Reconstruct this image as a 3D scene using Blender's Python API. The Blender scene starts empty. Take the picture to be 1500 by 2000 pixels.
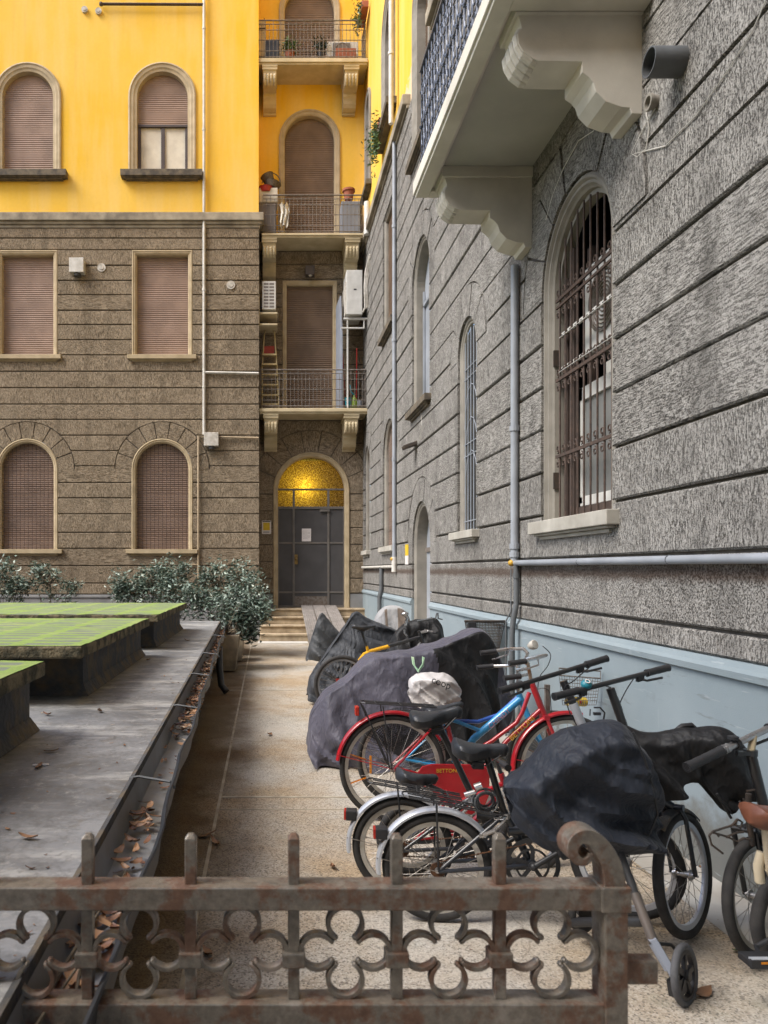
import bpy, bmesh, math, random
from mathutils import Vector, Matrix, noise
random.seed(7)
R = math.radians
PI = math.pi
F, VX, VY, H = 1450.0, 520.0, 1114.0, 1.65
SC = bpy.context.scene
COL = SC.collection

# ------------------------------------------------------------ camera, sky, sun
cam_d = bpy.data.cameras.new('camera'); cam = bpy.data.objects.new('camera', cam_d); COL.objects.link(cam)
cam.location = (0, 0, H); cam.rotation_euler = (R(90), 0, 0)
cam_d.sensor_fit = 'HORIZONTAL'; cam_d.sensor_width = 36; cam_d.lens = 36 * F / 1500
cam_d.shift_x = (750 - VX) / 1500; cam_d.shift_y = (VY - 1000) / 1500
cam_d.clip_start = .05; cam_d.clip_end = 500
cam_d.dof.use_dof = True; cam_d.dof.focus_distance = 6.5; cam_d.dof.aperture_fstop = 7.0
SC.camera = cam
w = bpy.data.worlds.new('World'); SC.world = w; w.use_nodes = True
nt = w.node_tree; sky = nt.nodes.new('ShaderNodeTexSky'); sky.sky_type = 'NISHITA'; sky.sun_disc = False
SUN_EL, SUN_AZ = 50, 243
sky.sun_elevation = R(SUN_EL); sky.sun_rotation = R(SUN_AZ); sky.dust_density = 2; sky.ozone_density = 1.0
nt.nodes['Background'].inputs[1].default_value = .13
nt.links.new(sky.outputs[0], nt.nodes['Background'].inputs[0])
sd = bpy.data.lights.new('sun', 'SUN'); sd.energy = 2.1; sd.angle = R(32); sd.color = (1, .96, .90)
so = bpy.data.objects.new('sun', sd); COL.objects.link(so)
# light travels from upper left behind the camera towards the far right
so.rotation_euler = Vector((.80, .36, -1.0)).to_track_quat('-Z', 'Y').to_euler()
SC.view_settings.view_transform = 'Standard'; SC.view_settings.look = 'None'
SC.view_settings.exposure = 1.22
SC.cycles.max_bounces = 6; SC.cycles.diffuse_bounces = 4; SC.cycles.glossy_bounces = 2
SC.cycles.transmission_bounces = 4; SC.cycles.caustics_reflective = False; SC.cycles.caustics_refractive = False
SC.cycles.use_denoising = True

# ------------------------------------------------------------ helpers
def P(x, y, D): return Vector(((x - VX) * D / F, D, H - (y - VY) * D / F))
WX = 2.45                                   # the right wall's plane
def RW(x, y, X=WX):                          # pixel on the right wall -> (depth, height)
    D = F * X / (x - VX); return D, H - (y - VY) * D / F

class MB:
    def __init__(s): s.v = []; s.f = []; s.m = []; s.mi = 0
    def add(s, vs, fs):
        o = len(s.v); s.v += [tuple(v) for v in vs]
        for f in fs: s.f.append(tuple(i + o for i in f)); s.m.append(s.mi)
        return s
    def quad(s, a, b, c, d): return s.add([a, b, c, d], [(0, 1, 2, 3)])
    def box(s, a, b):
        x0, y0, z0 = a; x1, y1, z1 = b
        vs = [(x0,y0,z0),(x1,y0,z0),(x1,y1,z0),(x0,y1,z0),(x0,y0,z1),(x1,y0,z1),(x1,y1,z1),(x0,y1,z1)]
        return s.add(vs, [(0,3,2,1),(4,5,6,7),(0,1,5,4),(1,2,6,5),(2,3,7,6),(3,0,4,7)])
    def obox(s, c, ax, ay, az, h):
        c = Vector(c); vs = []
        for k in (-1, 1):
            for (i, j) in ((-1,-1),(1,-1),(1,1),(-1,1)):
                vs.append(c + ax*(i*h[0]) + ay*(j*h[1]) + az*(k*h[2]))
        return s.add(vs, [(0,3,2,1),(4,5,6,7),(0,1,5,4),(1,2,6,5),(2,3,7,6),(3,0,4,7)])
    def tube(s, pts, r, n=8, closed=False, cap=True, flat=None):
        pts = [Vector(p) for p in pts]; N = len(pts)
        rr = r if isinstance(r, (list, tuple)) else [r]*N
        prev = None; vs = []
        for i in range(N):
            if closed: t = pts[(i+1) % N] - pts[i-1]
            else: t = pts[min(i+1, N-1)] - pts[max(i-1, 0)]
            t.normalize()
            if prev is None:
                up = Vector((0,0,1)) if abs(t.z) < .9 else Vector((0,1,0))
                a = t.cross(up).normalized()
            else:
                a = (prev - t*prev.dot(t))
                a = a.normalized() if a.length > 1e-6 else t.orthogonal().normalized()
            prev = a; b = t.cross(a)
            for k in range(n):
                th = 2*PI*k/n
                vs.append(pts[i] + (a*math.cos(th) + b*math.sin(th))*rr[i])
        fs = []
        M = N if closed else N-1
        for i in range(M):
            j = (i+1) % N
            for k in range(n):
                l = (k+1) % n
                fs.append((i*n+k, i*n+l, j*n+l, j*n+k))
        if cap and not closed:
            fs.append(tuple(range(n-1, -1, -1))); fs.append(tuple((N-1)*n+k for k in range(n)))
        return s.add(vs, fs)
    def cyl(s, a, b, r, n=16, r2=None): return s.tube([a, b], [r, r if r2 is None else r2], n)
    def ribbon(s, pts, nrm, wid, thk):        # rectangular section swept in a plane with normal nrm
        pts = [Vector(p) for p in pts]; N = len(pts); nrm = Vector(nrm).normalized()
        ww = wid if isinstance(wid, (list, tuple)) else [wid]*N
        tt = thk if isinstance(thk, (list, tuple)) else [thk]*N
        vs = []
        for i in range(N):
            t = (pts[min(i+1, N-1)] - pts[max(i-1, 0)]).normalized(); b = nrm.cross(t).normalized()
            for (k, l) in ((-1,-1),(1,-1),(1,1),(-1,1)):
                vs.append(pts[i] + b*(k*tt[i]/2) + nrm*(l*ww[i]/2))
        fs = [(0,1,2,3), tuple((N-1)*4+k for k in (3,2,1,0))]
        for i in range(N-1):
            for k in range(4):
                l = (k+1) % 4; fs.append((i*4+k, (i+1)*4+k, (i+1)*4+l, i*4+l))
        return s.add(vs, fs)
    def prism(s, poly, off):                  # planar polygon (3-D points) extruded by vector off
        poly = [Vector(p) for p in poly]; off = Vector(off); n = len(poly)
        vs = poly + [p + off for p in poly]
        fs = [tuple(range(n)), tuple(range(2*n-1, n-1, -1))]
        for i in range(n):
            j = (i+1) % n; fs.append((i, i+n, j+n, j))
        return s.add(vs, fs)
    def sphere(s, c, r, n=10, m=7, sc=(1,1,1), rot=None):
        c = Vector(c); vs = []; fs = []
        for i in range(m+1):
            ph = PI*i/m
            for k in range(n):
                th = 2*PI*k/n
                v = Vector((math.sin(ph)*math.cos(th)*sc[0], math.sin(ph)*math.sin(th)*sc[1], math.cos(ph)*sc[2]))*r
                if rot: v = rot @ v
                vs.append(c+v)
        for i in range(m):
            for k in range(n):
                l = (k+1) % n; fs.append((i*n+k, (i+1)*n+k, (i+1)*n+l, i*n+l))
        return s.add(vs, fs)
    def lathe(s, c, prof, n=20, axis=Vector((0,0,1))):
        c = Vector(c); a = axis.orthogonal().normalized(); b = axis.cross(a); vs = []; fs = []
        for (r, h) in prof:
            for k in range(n):
                th = 2*PI*k/n; vs.append(c + axis*h + (a*math.cos(th)+b*math.sin(th))*r)
        for i in range(len(prof)-1):
            for k in range(n):
                l = (k+1) % n; fs.append((i*n+k, i*n+l, (i+1)*n+l, (i+1)*n+k))
        return s.add(vs, fs)
    def build(s, name, mats, parent=None, smooth=False, bevel=0, label=None, merge=False):
        me = bpy.data.meshes.new(name)
        off = Vector((0,0,0)); q = parent
        while q is not None: off += q.location; q = q.parent
        me.from_pydata([(v[0]-off.x, v[1]-off.y, v[2]-off.z) for v in s.v], [], s.f)
        if not isinstance(mats, (list, tuple)): mats = [mats]
        for m in mats: me.materials.append(m)
        me.polygons.foreach_set('material_index', s.m)
        bm = bmesh.new(); bm.from_mesh(me)
        if merge: bmesh.ops.remove_doubles(bm, verts=bm.verts, dist=1e-5)
        bmesh.ops.recalc_face_normals(bm, faces=bm.faces); bm.to_mesh(me); bm.free()
        if smooth: me.polygons.foreach_set('use_smooth', [True]*len(me.polygons))
        me.update()
        o = bpy.data.objects.new(name, me); COL.objects.link(o)
        if parent is not None: o.parent = parent
        if bevel:
            md = o.modifiers.new('bevel', 'BEVEL'); md.width = bevel; md.segments = 2; md.limit_method = 'ANGLE'; md.angle_limit = R(40)
        if smooth:
            try: me.set_sharp_from_angle(angle=R(45))
            except Exception: pass
        if label: o['label'] = label
        return o

def tag(o, label=None, cat=None, group=None, kind=None):
    if label: o['label'] = label
    if cat: o['category'] = cat
    if group: o['group'] = group
    if kind: o['kind'] = kind
    return o
def thing(name, label, cat, loc=(0,0,0), group=None):
    o = bpy.data.objects.new(name, None); COL.objects.link(o); o.location = loc; o.empty_display_size = .1
    return tag(o, label, cat, group)
def sub(name, parent, label=None):
    o = bpy.data.objects.new(name, None); COL.objects.link(o); o.parent = parent; o.empty_display_size = .05
    if label: o['label'] = label
    return o
def text(body, parent, M, size, mat, name='lettering', extrude=.0006):
    c = bpy.data.curves.new(name, 'FONT'); c.body = body; c.size = size; c.extrude = extrude
    c.align_x = 'CENTER'; c.align_y = 'CENTER'
    q_ = bpy.data.objects.new('tmp', c); COL.objects.link(q_); bpy.context.view_layer.update()
    me = bpy.data.meshes.new_from_object(q_); bpy.data.objects.remove(q_); bpy.data.curves.remove(c)
    me.materials.clear(); me.materials.append(mat)
    o = bpy.data.objects.new(name, me); COL.objects.link(o); o.parent = parent
    off = Vector((0,0,0)); q = parent
    while q is not None: off += q.location; q = q.parent
    o.matrix_basis = Matrix.Translation(-off) @ M
    return o
def frameM(p, xdir, ydir):                    # matrix with x and y axes along given directions
    x = Vector(xdir).normalized(); z = x.cross(Vector(ydir)).normalized(); y = z.cross(x)
    return Matrix.Translation(Vector(p)) @ Matrix((x, y, z)).transposed().to_4x4()

# ------------------------------------------------------------ materials
def lin(c): return tuple(((v/255)/12.92 if v/255 <= .04045 else ((v/255+.055)/1.055)**2.4) for v in c)
def newmat(name):
    m = bpy.data.materials.new(name); m.use_nodes = True
    return m, m.node_tree, m.node_tree.nodes['Principled BSDF']
def N(nt, t, **kw):
    n = nt.nodes.new(t)
    for k, v in kw.items():
        if k in ('scale', 'detail', 'rough'):
            n.inputs[{'scale':'Scale','detail':'Detail','rough':'Roughness'}[k]].default_value = v
        else: setattr(n, k, v)
    return n
def ramp(nt, fac, stops):
    r = nt.nodes.new('ShaderNodeValToRGB'); nt.links.new(fac, r.inputs[0])
    e = r.color_ramp.elements
    while len(e) < len(stops): e.new(.5)
    for i, (p, c) in enumerate(stops):
        e[i].position = p; e[i].color = (c, c, c, 1) if not isinstance(c, (tuple, list)) else (*c[:3], 1)
    return r.outputs[0]
def mix(nt, f, a, b, mode='MIX'):
    n = nt.nodes.new('ShaderNodeMix'); n.data_type = 'RGBA'; n.blend_type = mode
    for i, v in ((0, f), (6, a), (7, b)):
        if hasattr(v, 'links') or hasattr(v, 'is_linked'): nt.links.new(v, n.inputs[i])
        elif isinstance(v, (int, float)): n.inputs[i].default_value = v if i == 0 else (v, v, v, 1)
        else: n.inputs[i].default_value = (*v[:3], 1)
    return n.outputs[2]
def coords(nt, scale=(1,1,1), rot=(0,0,0), kind='Object'):
    tc = nt.nodes.new('ShaderNodeTexCoord'); mp = nt.nodes.new('ShaderNodeMapping')
    mp.inputs['Scale'].default_value = scale; mp.inputs['Rotation'].default_value = rot
    nt.links.new(tc.outputs[kind], mp.inputs[0]); return mp.outputs[0]
def noiz(nt, vec, scale, detail=4, rough=.55):
    n = N(nt, 'ShaderNodeTexNoise', scale=scale, detail=detail, rough=rough); nt.links.new(vec, n.inputs[0]); return n.outputs[0]
def bump(nt, bs, h, strength, dist=.01, prev=None):
    b = nt.nodes.new('ShaderNodeBump'); b.inputs['Strength'].default_value = strength; b.inputs['Distance'].default_value = dist
    nt.links.new(h, b.inputs['Height'])
    if prev is not None: nt.links.new(prev, b.inputs['Normal'])
    nt.links.new(b.outputs[0], bs.inputs['Normal']); return b.outputs[0]

def pm(name, c1, c2=None, scale=6, rough=.7, metal=0, bmp=.2, bscale=60, dist=.004, spec=.5, coat=0, lo=.35, hi=.65, r2=None):
    m, nt, bs = newmat(name); v = coords(nt)
    c2 = c2 or tuple(x*.8 for x in c1)
    f = noiz(nt, v, scale, 5)
    col = mix(nt, ramp(nt, f, [(lo, 0), (hi, 1)]), c1, c2)
    nt.links.new(col, bs.inputs['Base Color'])
    if r2 is not None:
        rr = ramp(nt, f, [(lo, rough), (hi, r2)]); nt.links.new(rr, bs.inputs['Roughness'])
    else: bs.inputs['Roughness'].default_value = rough
    bs.inputs['Metallic'].default_value = metal
    bs.inputs['Specular IOR Level'].default_value = spec; bs.inputs['Coat Weight'].default_value = coat
    if bmp: bump(nt, bs, noiz(nt, v, bscale, 3), bmp, dist)
    return m

def stone(name, kind, base, pit, light, axis):
    """tooled cement render: combed one way or another, or pitted, darker in the hollows"""
    m, nt, bs = newmat(name)
    ang = {'v': 0, 'h': 0, 'd': R(24), 'e': R(-30), 'p': 0}[kind]
    rot = (ang, 0, 0) if axis == 'y' else (0, ang, 0)
    k = 1.0 if axis == 'y' else .62
    sc = {'v': (112, 112, 24), 'h': (17, 17, 118), 'd': (108, 108, 26), 'e': (104, 104, 26), 'p': (80, 80, 80)}[kind]
    v0 = coords(nt); v = coords(nt, tuple(x*k for x in sc), rot)
    wob = N(nt, 'ShaderNodeTexNoise', scale=2.2, detail=2); nt.links.new(v0, wob.inputs[0])
    add = nt.nodes.new('ShaderNodeVectorMath'); add.operation = 'MULTIPLY_ADD'
    nt.links.new(wob.outputs[1], add.inputs[0]); add.inputs[1].default_value = (5, 5, 5); nt.links.new(v, add.inputs[2])
    a = noiz(nt, add.outputs[0], 1.0, 3, .6)
    fine = noiz(nt, v0, 120*k, 2, .6)
    hgt = mix(nt, .40, a, fine)
    pits = ramp(nt, noiz(nt, v0, 75*k, 3, .75), [(.36, 0), (.42, 1)])
    sharp = mix(nt, 1.0, ramp(nt, hgt, [(.405, 0), (.47, 1)]), pits, 'MULTIPLY')
    big = noiz(nt, v0, .8, 4, .6); mid = noiz(nt, v0, 5, 4, .6)
    stain = noiz(nt, coords(nt, (2.2, 2.2, .3)), 1.2, 4, .6)
    c = mix(nt, sharp, pit, base)
    c = mix(nt, ramp(nt, hgt, [(.50, 0), (.60, .85)]), c, light)
    c = mix(nt, ramp(nt, big, [(.38, 0), (.66, .3)]), c, light)
    c = mix(nt, ramp(nt, noiz(nt, v0, 1.7, 5, .7), [(.52, 0), (.68, .35)]), c, tuple(x*.5 for x in base))
    c = mix(nt, ramp(nt, mid, [(.34, .3), (.5, 0)]), c, pit)
    c = mix(nt, ramp(nt, stain, [(.53, 0), (.70, .5)]), c, tuple(x*.5 for x in base))
    c = mix(nt, ramp(nt, noiz(nt, v0, 2.6, 5, .7), [(.62, 0), (.68, .45)]), c, tuple(min(1, x*1.15) for x in light))
    if axis == 'y':                          # rusty drip band under the level water pipe
        sx = nt.nodes.new('ShaderNodeSeparateXYZ'); nt.links.new(v0, sx.inputs[0])
        wv = nt.nodes.new('ShaderNodeMath'); wv.operation = 'MULTIPLY_ADD'; nt.links.new(noiz(nt, coords(nt, (3, 3, 8)), 1.5, 4, .6), wv.inputs[0]); wv.inputs[1].default_value = .08; nt.links.new(sx.outputs[2], wv.inputs[2])
        c = mix(nt, ramp(nt, wv.outputs[0], [(.0, 0), (.64-.02, 0), (.655, .75), (.675, .75), (.69, 0)][1:]), c, (.085,.05,.035)) if False else c
        mr = nt.nodes.new('ShaderNodeMapRange'); nt.links.new(wv.outputs[0], mr.inputs[0]); mr.inputs[1].default_value = 1.60; mr.inputs[2].default_value = 1.76
        c = mix(nt, ramp(nt, mr.outputs[0], [(.05, 0), (.35, .8), (.6, .7), (.85, 0)]), c, (.085,.055,.04))
    nt.links.new(c, bs.inputs['Base Color']); bs.inputs['Roughness'].default_value = .95
    bs.inputs['Specular IOR Level'].default_value = .15
    bump(nt, bs, sharp, .9, .009)
    return m

def leaf_mat(name, c1, c2, c3):
    m, nt, bs = newmat(name)
    oi = nt.nodes.new('ShaderNodeNewGeometry')
    f = oi.outputs['Random Per Island']
    c = mix(nt, ramp(nt, f, [(.2, 0), (.8, 1)]), c1, c2); c = mix(nt, ramp(nt, f, [(.88, 0), (.9, 1)]), c, c3)
    nt.links.new(c, bs.inputs['Base Color']); bs.inputs['Roughness'].default_value = .45
    return m
M = {}
GR = dict(base=(.225,.214,.198), pit=(.04,.036,.033), light=(.41,.395,.37))
BR = dict(base=(.25,.198,.138), pit=(.085,.064,.042), light=(.40,.325,.235))
ST_R = [stone('stone_right_'+k, k, axis='y', **GR) for k in 'hvdhep']
ST_L = [stone('stone_left_'+k, k, axis='x', **BR) for k in 'hvdep']
BRD = {k: tuple(x*.8 for x in v) for k, v in BR.items()}
ST_B = ST_L
M['groove'] = pm('groove_mortar', (.16,.135,.11), (.09,.075,.06), 8, .95, bmp=.4, bscale=90)
M['grooveR'] = pm('groove_mortar_grey', (.19,.17,.15), (.10,.085,.075), 8, .95, bmp=.4, bscale=90)

def yellow_mat():
    m, nt, bs = newmat('yellow_stucco'); v = coords(nt)
    a = noiz(nt, v, .45, 5, .55); b = noiz(nt, coords(nt, (2, 2, .25)), 1.0, 4, .6); f = noiz(nt, v, 14, 4, .6)
    c = mix(nt, ramp(nt, a, [(.35, 0), (.68, 1)]), (.80,.475,.04), (.82,.54,.12))
    c = mix(nt, ramp(nt, b, [(.46, 0), (.72, .7)]), c, (.82,.57,.20))
    c = mix(nt, ramp(nt, noiz(nt, coords(nt, (5, 5, .35)), 1.1, 4, .6), [(.58, 0), (.75, .3)]), c, (.55,.36,.12))
    c = mix(nt, ramp(nt, f, [(.3, .10), (.6, 0)]), c, (.50,.30,.08))
    sx = nt.nodes.new('ShaderNodeSeparateXYZ'); nt.links.new(v, sx.inputs[0])
    wv = nt.nodes.new('ShaderNodeMath'); wv.operation = 'MULTIPLY_ADD'; nt.links.new(noiz(nt, coords(nt, (1.1, 1.1, 3)), 1.4, 5, .65), wv.inputs[0]); wv.inputs[1].default_value = -1.1; nt.links.new(sx.outputs[2], wv.inputs[2])
    mr = nt.nodes.new('ShaderNodeMapRange'); nt.links.new(wv.outputs[0], mr.inputs[0]); mr.inputs[1].default_value = 9.3; mr.inputs[2].default_value = 9.62
    c = mix(nt, ramp(nt, mr.outputs[0], [(.55, .9), (.6, 0)]), c, (.66,.52,.36))
    nt.links.new(c, bs.inputs['Base Color']); bs.inputs['Roughness'].default_value = .92
    bs.inputs['Specular IOR Level'].default_value = .2
    bump(nt, bs, noiz(nt, v, 90, 3), .25, .004); return m
M['yellow'] = yellow_mat()
def plinth_mat():
    m, nt, bs = newmat('plinth_paint'); v = coords(nt)
    a = noiz(nt, v, 1.3, 5, .6); s = noiz(nt, coords(nt, (6, 6, .7)), 1.5, 4, .6)
    c = mix(nt, ramp(nt, a, [(.3, 0), (.7, 1)]), (.205,.255,.28), (.255,.305,.33))
    c = mix(nt, ramp(nt, s, [(.64, 0), (.75, .5)]), c, (.33,.38,.41))
    c = mix(nt, ramp(nt, noiz(nt, v, 9, 5, .7), [(.62, 0), (.72, .35)]), c, (.17,.195,.205))
    sx = nt.nodes.new('ShaderNodeSeparateXYZ'); nt.links.new(v, sx.inputs[0])
    wv = nt.nodes.new('ShaderNodeMath'); wv.operation = 'MULTIPLY_ADD'; nt.links.new(noiz(nt, v, 3.5, 5, .7), wv.inputs[0]); wv.inputs[1].default_value = -.5; nt.links.new(sx.outputs[2], wv.inputs[2])
    c = mix(nt, ramp(nt, wv.outputs[0], [(.0, .75), (.12, 0)]), c, (.11,.10,.08))
    c = mix(nt, ramp(nt, noiz(nt, coords(nt, (14, 1.6, 14)), 1.3, 5, .7), [(.62, 0), (.68, .5)]), c, (.13,.14,.14))
    c = mix(nt, ramp(nt, noiz(nt, coords(nt, (30, 3, 40)), 1.0, 3, .6), [(.66, 0), (.70, .35)]), c, (.40,.44,.46))
    nt.links.new(c, bs.inputs['Base Color']); bs.inputs['Roughness'].default_value = .75
    bump(nt, bs, noiz(nt, v, 120, 3), .35, .003); return m
M['plinth'] = plinth_mat()
M['plinth_grey'] = pm('plinth_grey', (.27,.27,.27), (.20,.20,.20), 3, .85, bmp=.3)
M['frame'] = pm('window_surround_stone', (.47,.375,.24), (.36,.285,.175), 4, .85, bmp=.3, bscale=100)
M['sillR'] = pm('pale_sill_stone', (.46,.44,.39), (.33,.31,.27), 4, .85, bmp=.3, bscale=100)
M['frameR'] = pm('window_surround_grey', (.27,.25,.215), (.19,.175,.15), 4, .85, bmp=.3, bscale=100)
M['sill_dark'] = pm('dark_weathered_sill', (.16,.13,.09), (.07,.06,.05), 7, .95, bmp=.6, bscale=50)
M['cornice'] = pm('weathered_cornice', (.38,.33,.25), (.18,.155,.12), 3, .95, bmp=.5, bscale=40)
M['shutter'] = pm('shutter_slat', (.36,.25,.19), (.27,.185,.14), 2.2, .6, bmp=.1)
M['shutter_dark'] = pm('shutter_slat_dark', (.21,.14,.095), (.15,.10,.065), 2.2, .6, bmp=.1)
M['wood'] = pm('brown_wood', (.075,.052,.042), (.05,.034,.028), 5, .6, bmp=.2)
M['cream'] = pm('cream_balcony', (.56,.47,.31), (.44,.36,.22), 3, .85, bmp=.2)
M['bal'] = pm('balcony_grey_plaster', (.64,.61,.54), (.50,.475,.42), 2.2, .85, bmp=.25, bscale=90)
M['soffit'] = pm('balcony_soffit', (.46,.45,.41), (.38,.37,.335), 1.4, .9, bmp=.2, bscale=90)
M['iron'] = pm('dark_iron', (.05,.047,.045), (.09,.065,.05), 20, .6, metal=.3, bmp=.2)
M['iron_grey'] = pm('grey_iron', (.22,.20,.18), (.13,.10,.08), 20, .6, metal=.2, bmp=.2)
M['iron_blue'] = pm('blue_black_iron', (.07,.085,.12), (.12,.13,.16), 15, .45, metal=.4, bmp=.2)
M['rust_bar'] = pm('rusty_bar', (.10,.065,.05), (.055,.04,.034), 25, .75, metal=.2, bmp=.3)
M['zinc'] = pm('grey_pvc_pipe', (.32,.345,.385), (.24,.26,.29), 3, .4, bmp=.05)
M['pipe_pale'] = pm('pale_pipe', (.62,.60,.56), (.45,.43,.38), 5, .5, bmp=.1)
M['pipe_ochre'] = pm('ochre_pipe', (.38,.29,.18), (.29,.22,.14), 5, .6, bmp=.1)
M['brass'] = pm('yellow_valve', (.72,.42,.04), (.5,.28,.03), 9, .4, bmp=.1)
M['white'] = pm('white_enamel', (.62,.61,.58), (.50,.49,.46), 4, .45, bmp=.05)
M['white_dirty'] = pm('dirty_white', (.60,.57,.52), (.38,.35,.30), 9, .7, bmp=.1)
M['black'] = pm('black_plastic', (.018,.018,.02), (.03,.03,.032), 9, .5, bmp=.1)
M['rubber'] = pm('tyre_rubber', (.022,.021,.021), (.045,.042,.04), 14, .85, bmp=.5, bscale=220)
M['bpaint'] = pm('black_frame_paint', (.015,.015,.018), (.03,.03,.03), 9, .3, bmp=.03, coat=.3)
M['bluegrey'] = pm('blue_grey_paint', (.022,.025,.034), (.014,.016,.02), 9, .35, bmp=.03, coat=.3)
M['redpaint'] = pm('red_frame_paint', (.42,.014,.022), (.30,.012,.018), 7, .28, bmp=.03, coat=.5)
M['bluepaint'] = pm('sky_blue_frame_paint', (.045,.34,.66), (.04,.27,.55), 7, .3, bmp=.03, coat=.4)
M['navypaint'] = pm('deep_blue_frame_paint', (.03,.10,.40), (.02,.07,.28), 7, .3, bmp=.03, coat=.4)
M['yellowpaint'] = pm('yellow_frame_paint', (.78,.42,.01), (.68,.35,.01), 7, .3, bmp=.03, coat=.4)
M['creampaint'] = pm('cream_frame_paint', (.62,.53,.38), (.5,.42,.3), 7, .35, bmp=.03, coat=.3)
M['chrome'] = pm('dull_chrome', (.66,.66,.68), (.42,.40,.38), 14, .22, metal=.95, bmp=.05, r2=.5)
M['alu'] = pm('aluminium_rim', (.62,.60,.56), (.46,.43,.38), 10, .35, metal=.6, bmp=.05)
M['silver'] = pm('silver_fender', (.62,.64,.68), (.50,.52,.56), 4, .32, metal=.35, bmp=.03)
M['rustchain'] = pm('rusty_chain', (.16,.07,.03), (.06,.04,.03), 60, .85, metal=.3, bmp=.5, bscale=300)
M['spoke'] = pm('spoke_steel', (.42,.40,.37), (.25,.22,.19), 30, .4, metal=.8, bmp=0)
M['leather'] = pm('brown_leather', (.19,.075,.042), (.14,.052,.03), 9, .4, bmp=.2, bscale=90)
M['saddle'] = pm('black_saddle_vinyl', (.028,.031,.036), (.045,.048,.055), 8, .42, bmp=.25, bscale=160)
M['orange'] = pm('orange_reflector', (.75,.26,.01), (.6,.2,.01), 20, .25, bmp=.2, bscale=300)
M['redlight'] = pm('red_reflector', (.35,.02,.015), (.5,.04,.02), 20, .25, bmp=.2, bscale=300)
M['paper'] = pm('paper', (.72,.68,.66), (.66,.62,.60), 8, .8, bmp=.05)
M['ink'] = pm('ink', (.02,.02,.02), None, 8, .8, bmp=0)
M['yellowsign'] = pm('yellow_sign', (.72,.50,.03), (.62,.42,.03), 8, .5, bmp=0)
M['terracotta'] = pm('terracotta', (.36,.12,.07), (.28,.09,.05), 9, .85, bmp=.2)
M['redplastic'] = pm('red_plastic', (.38,.03,.02), (.3,.02,.02), 9, .4, bmp=0)
M['teal'] = pm('teal_plastic', (.02,.22,.28), (.02,.17,.22), 9, .4, bmp=0)
M['green'] = pm('green_plastic', (.30,.42,.04), (.2,.3,.03), 9, .4, bmp=0)
M['greypanel'] = pm('grey_cabinet', (.27,.29,.34), (.22,.24,.28), 3, .5, bmp=.03)
M['greypanel2'] = pm('brown_grey_cabinet', (.18,.155,.14), (.14,.12,.11), 3, .6, bmp=.03)
M['wicker'] = pm('wicker', (.15,.12,.08), (.08,.06,.04), 40, .9, bmp=.9, bscale=90, dist=.01)
M['cloth'] = pm('pale_cloth', (.62,.58,.50), (.5,.46,.39), 6, .9, bmp=.1)
M['ladder'] = pm('aluminium_ladder', (.55,.44,.24), (.45,.35,.18), 9, .5, metal=.3, bmp=.05)
M['darkroom'] = pm('dark_interior', (.07,.065,.06), (.045,.042,.04), 2, .9, bmp=0)
M['curtain'] = pm('net_curtain', (.70,.64,.52), (.56,.50,.40), 3, .9, bmp=.2, bscale=20)
M['ochreboard'] = pm('ochre_shutter_board', (.38,.19,.06), (.30,.14,.05), 3, .7, bmp=.1)
M['doorgrey'] = pm('grey_door_metal', (.075,.072,.074), (.055,.053,.055), 2.5, .55, bmp=.05)
M['stepstone'] = pm('worn_step_stone', (.50,.40,.27), (.30,.23,.15), 5, .8, bmp=.3)
M['stepwhite'] = pm('pale_threshold', (.60,.58,.54), (.5,.48,.44), 5, .7, bmp=.1)
M['concrete'] = pm('stained_concrete', (.17,.14,.085), (.045,.042,.026), 9, .95, bmp=1.0, bscale=35, dist=.02, lo=.42, hi=.58)
M['darkwall'] = pm('damp_black_wall', (.045,.042,.04), (.09,.08,.06), 3, .9, bmp=.5, bscale=40)
M['tar'] = pm('bitumen_upstand', (.06,.06,.062), (.12,.09,.055), 6, .85, bmp=.9, bscale=22, dist=.02, lo=.45, hi=.62)
M['gutterin'] = pm('gutter_metal', (.30,.315,.34), (.20,.195,.18), 2.5, .5, metal=.3, bmp=.2)
M['gutterout'] = pm('gutter_dark_metal', (.035,.038,.044), (.06,.063,.068), 4, .5, metal=.3, bmp=.2)
M['leafdry'] = leaf_mat('dry_leaf', (.14,.06,.03), (.34,.19,.10), (.42,.33,.24))
M['soil'] = pm('soil', (.07,.05,.035), None, 9, .95, bmp=.5)
M['potclay'] = pm('weathered_planter', (.33,.265,.18), (.16,.13,.09), 5, .9, bmp=.5)
M['bag'] = pm('white_plastic_bag', (.62,.60,.60), (.45,.42,.40), 4, .35, bmp=.3, bscale=22, dist=.02)
M['greentape'] = pm('pale_green_strap', (.42,.55,.36), (.30,.5,.32), 9, .5, bmp=0)
M['ducthole'] = M['darkroom']
M['duct'] = pm('grey_duct', (.11,.12,.13), (.075,.078,.08), 5, .6, bmp=.2)

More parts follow.
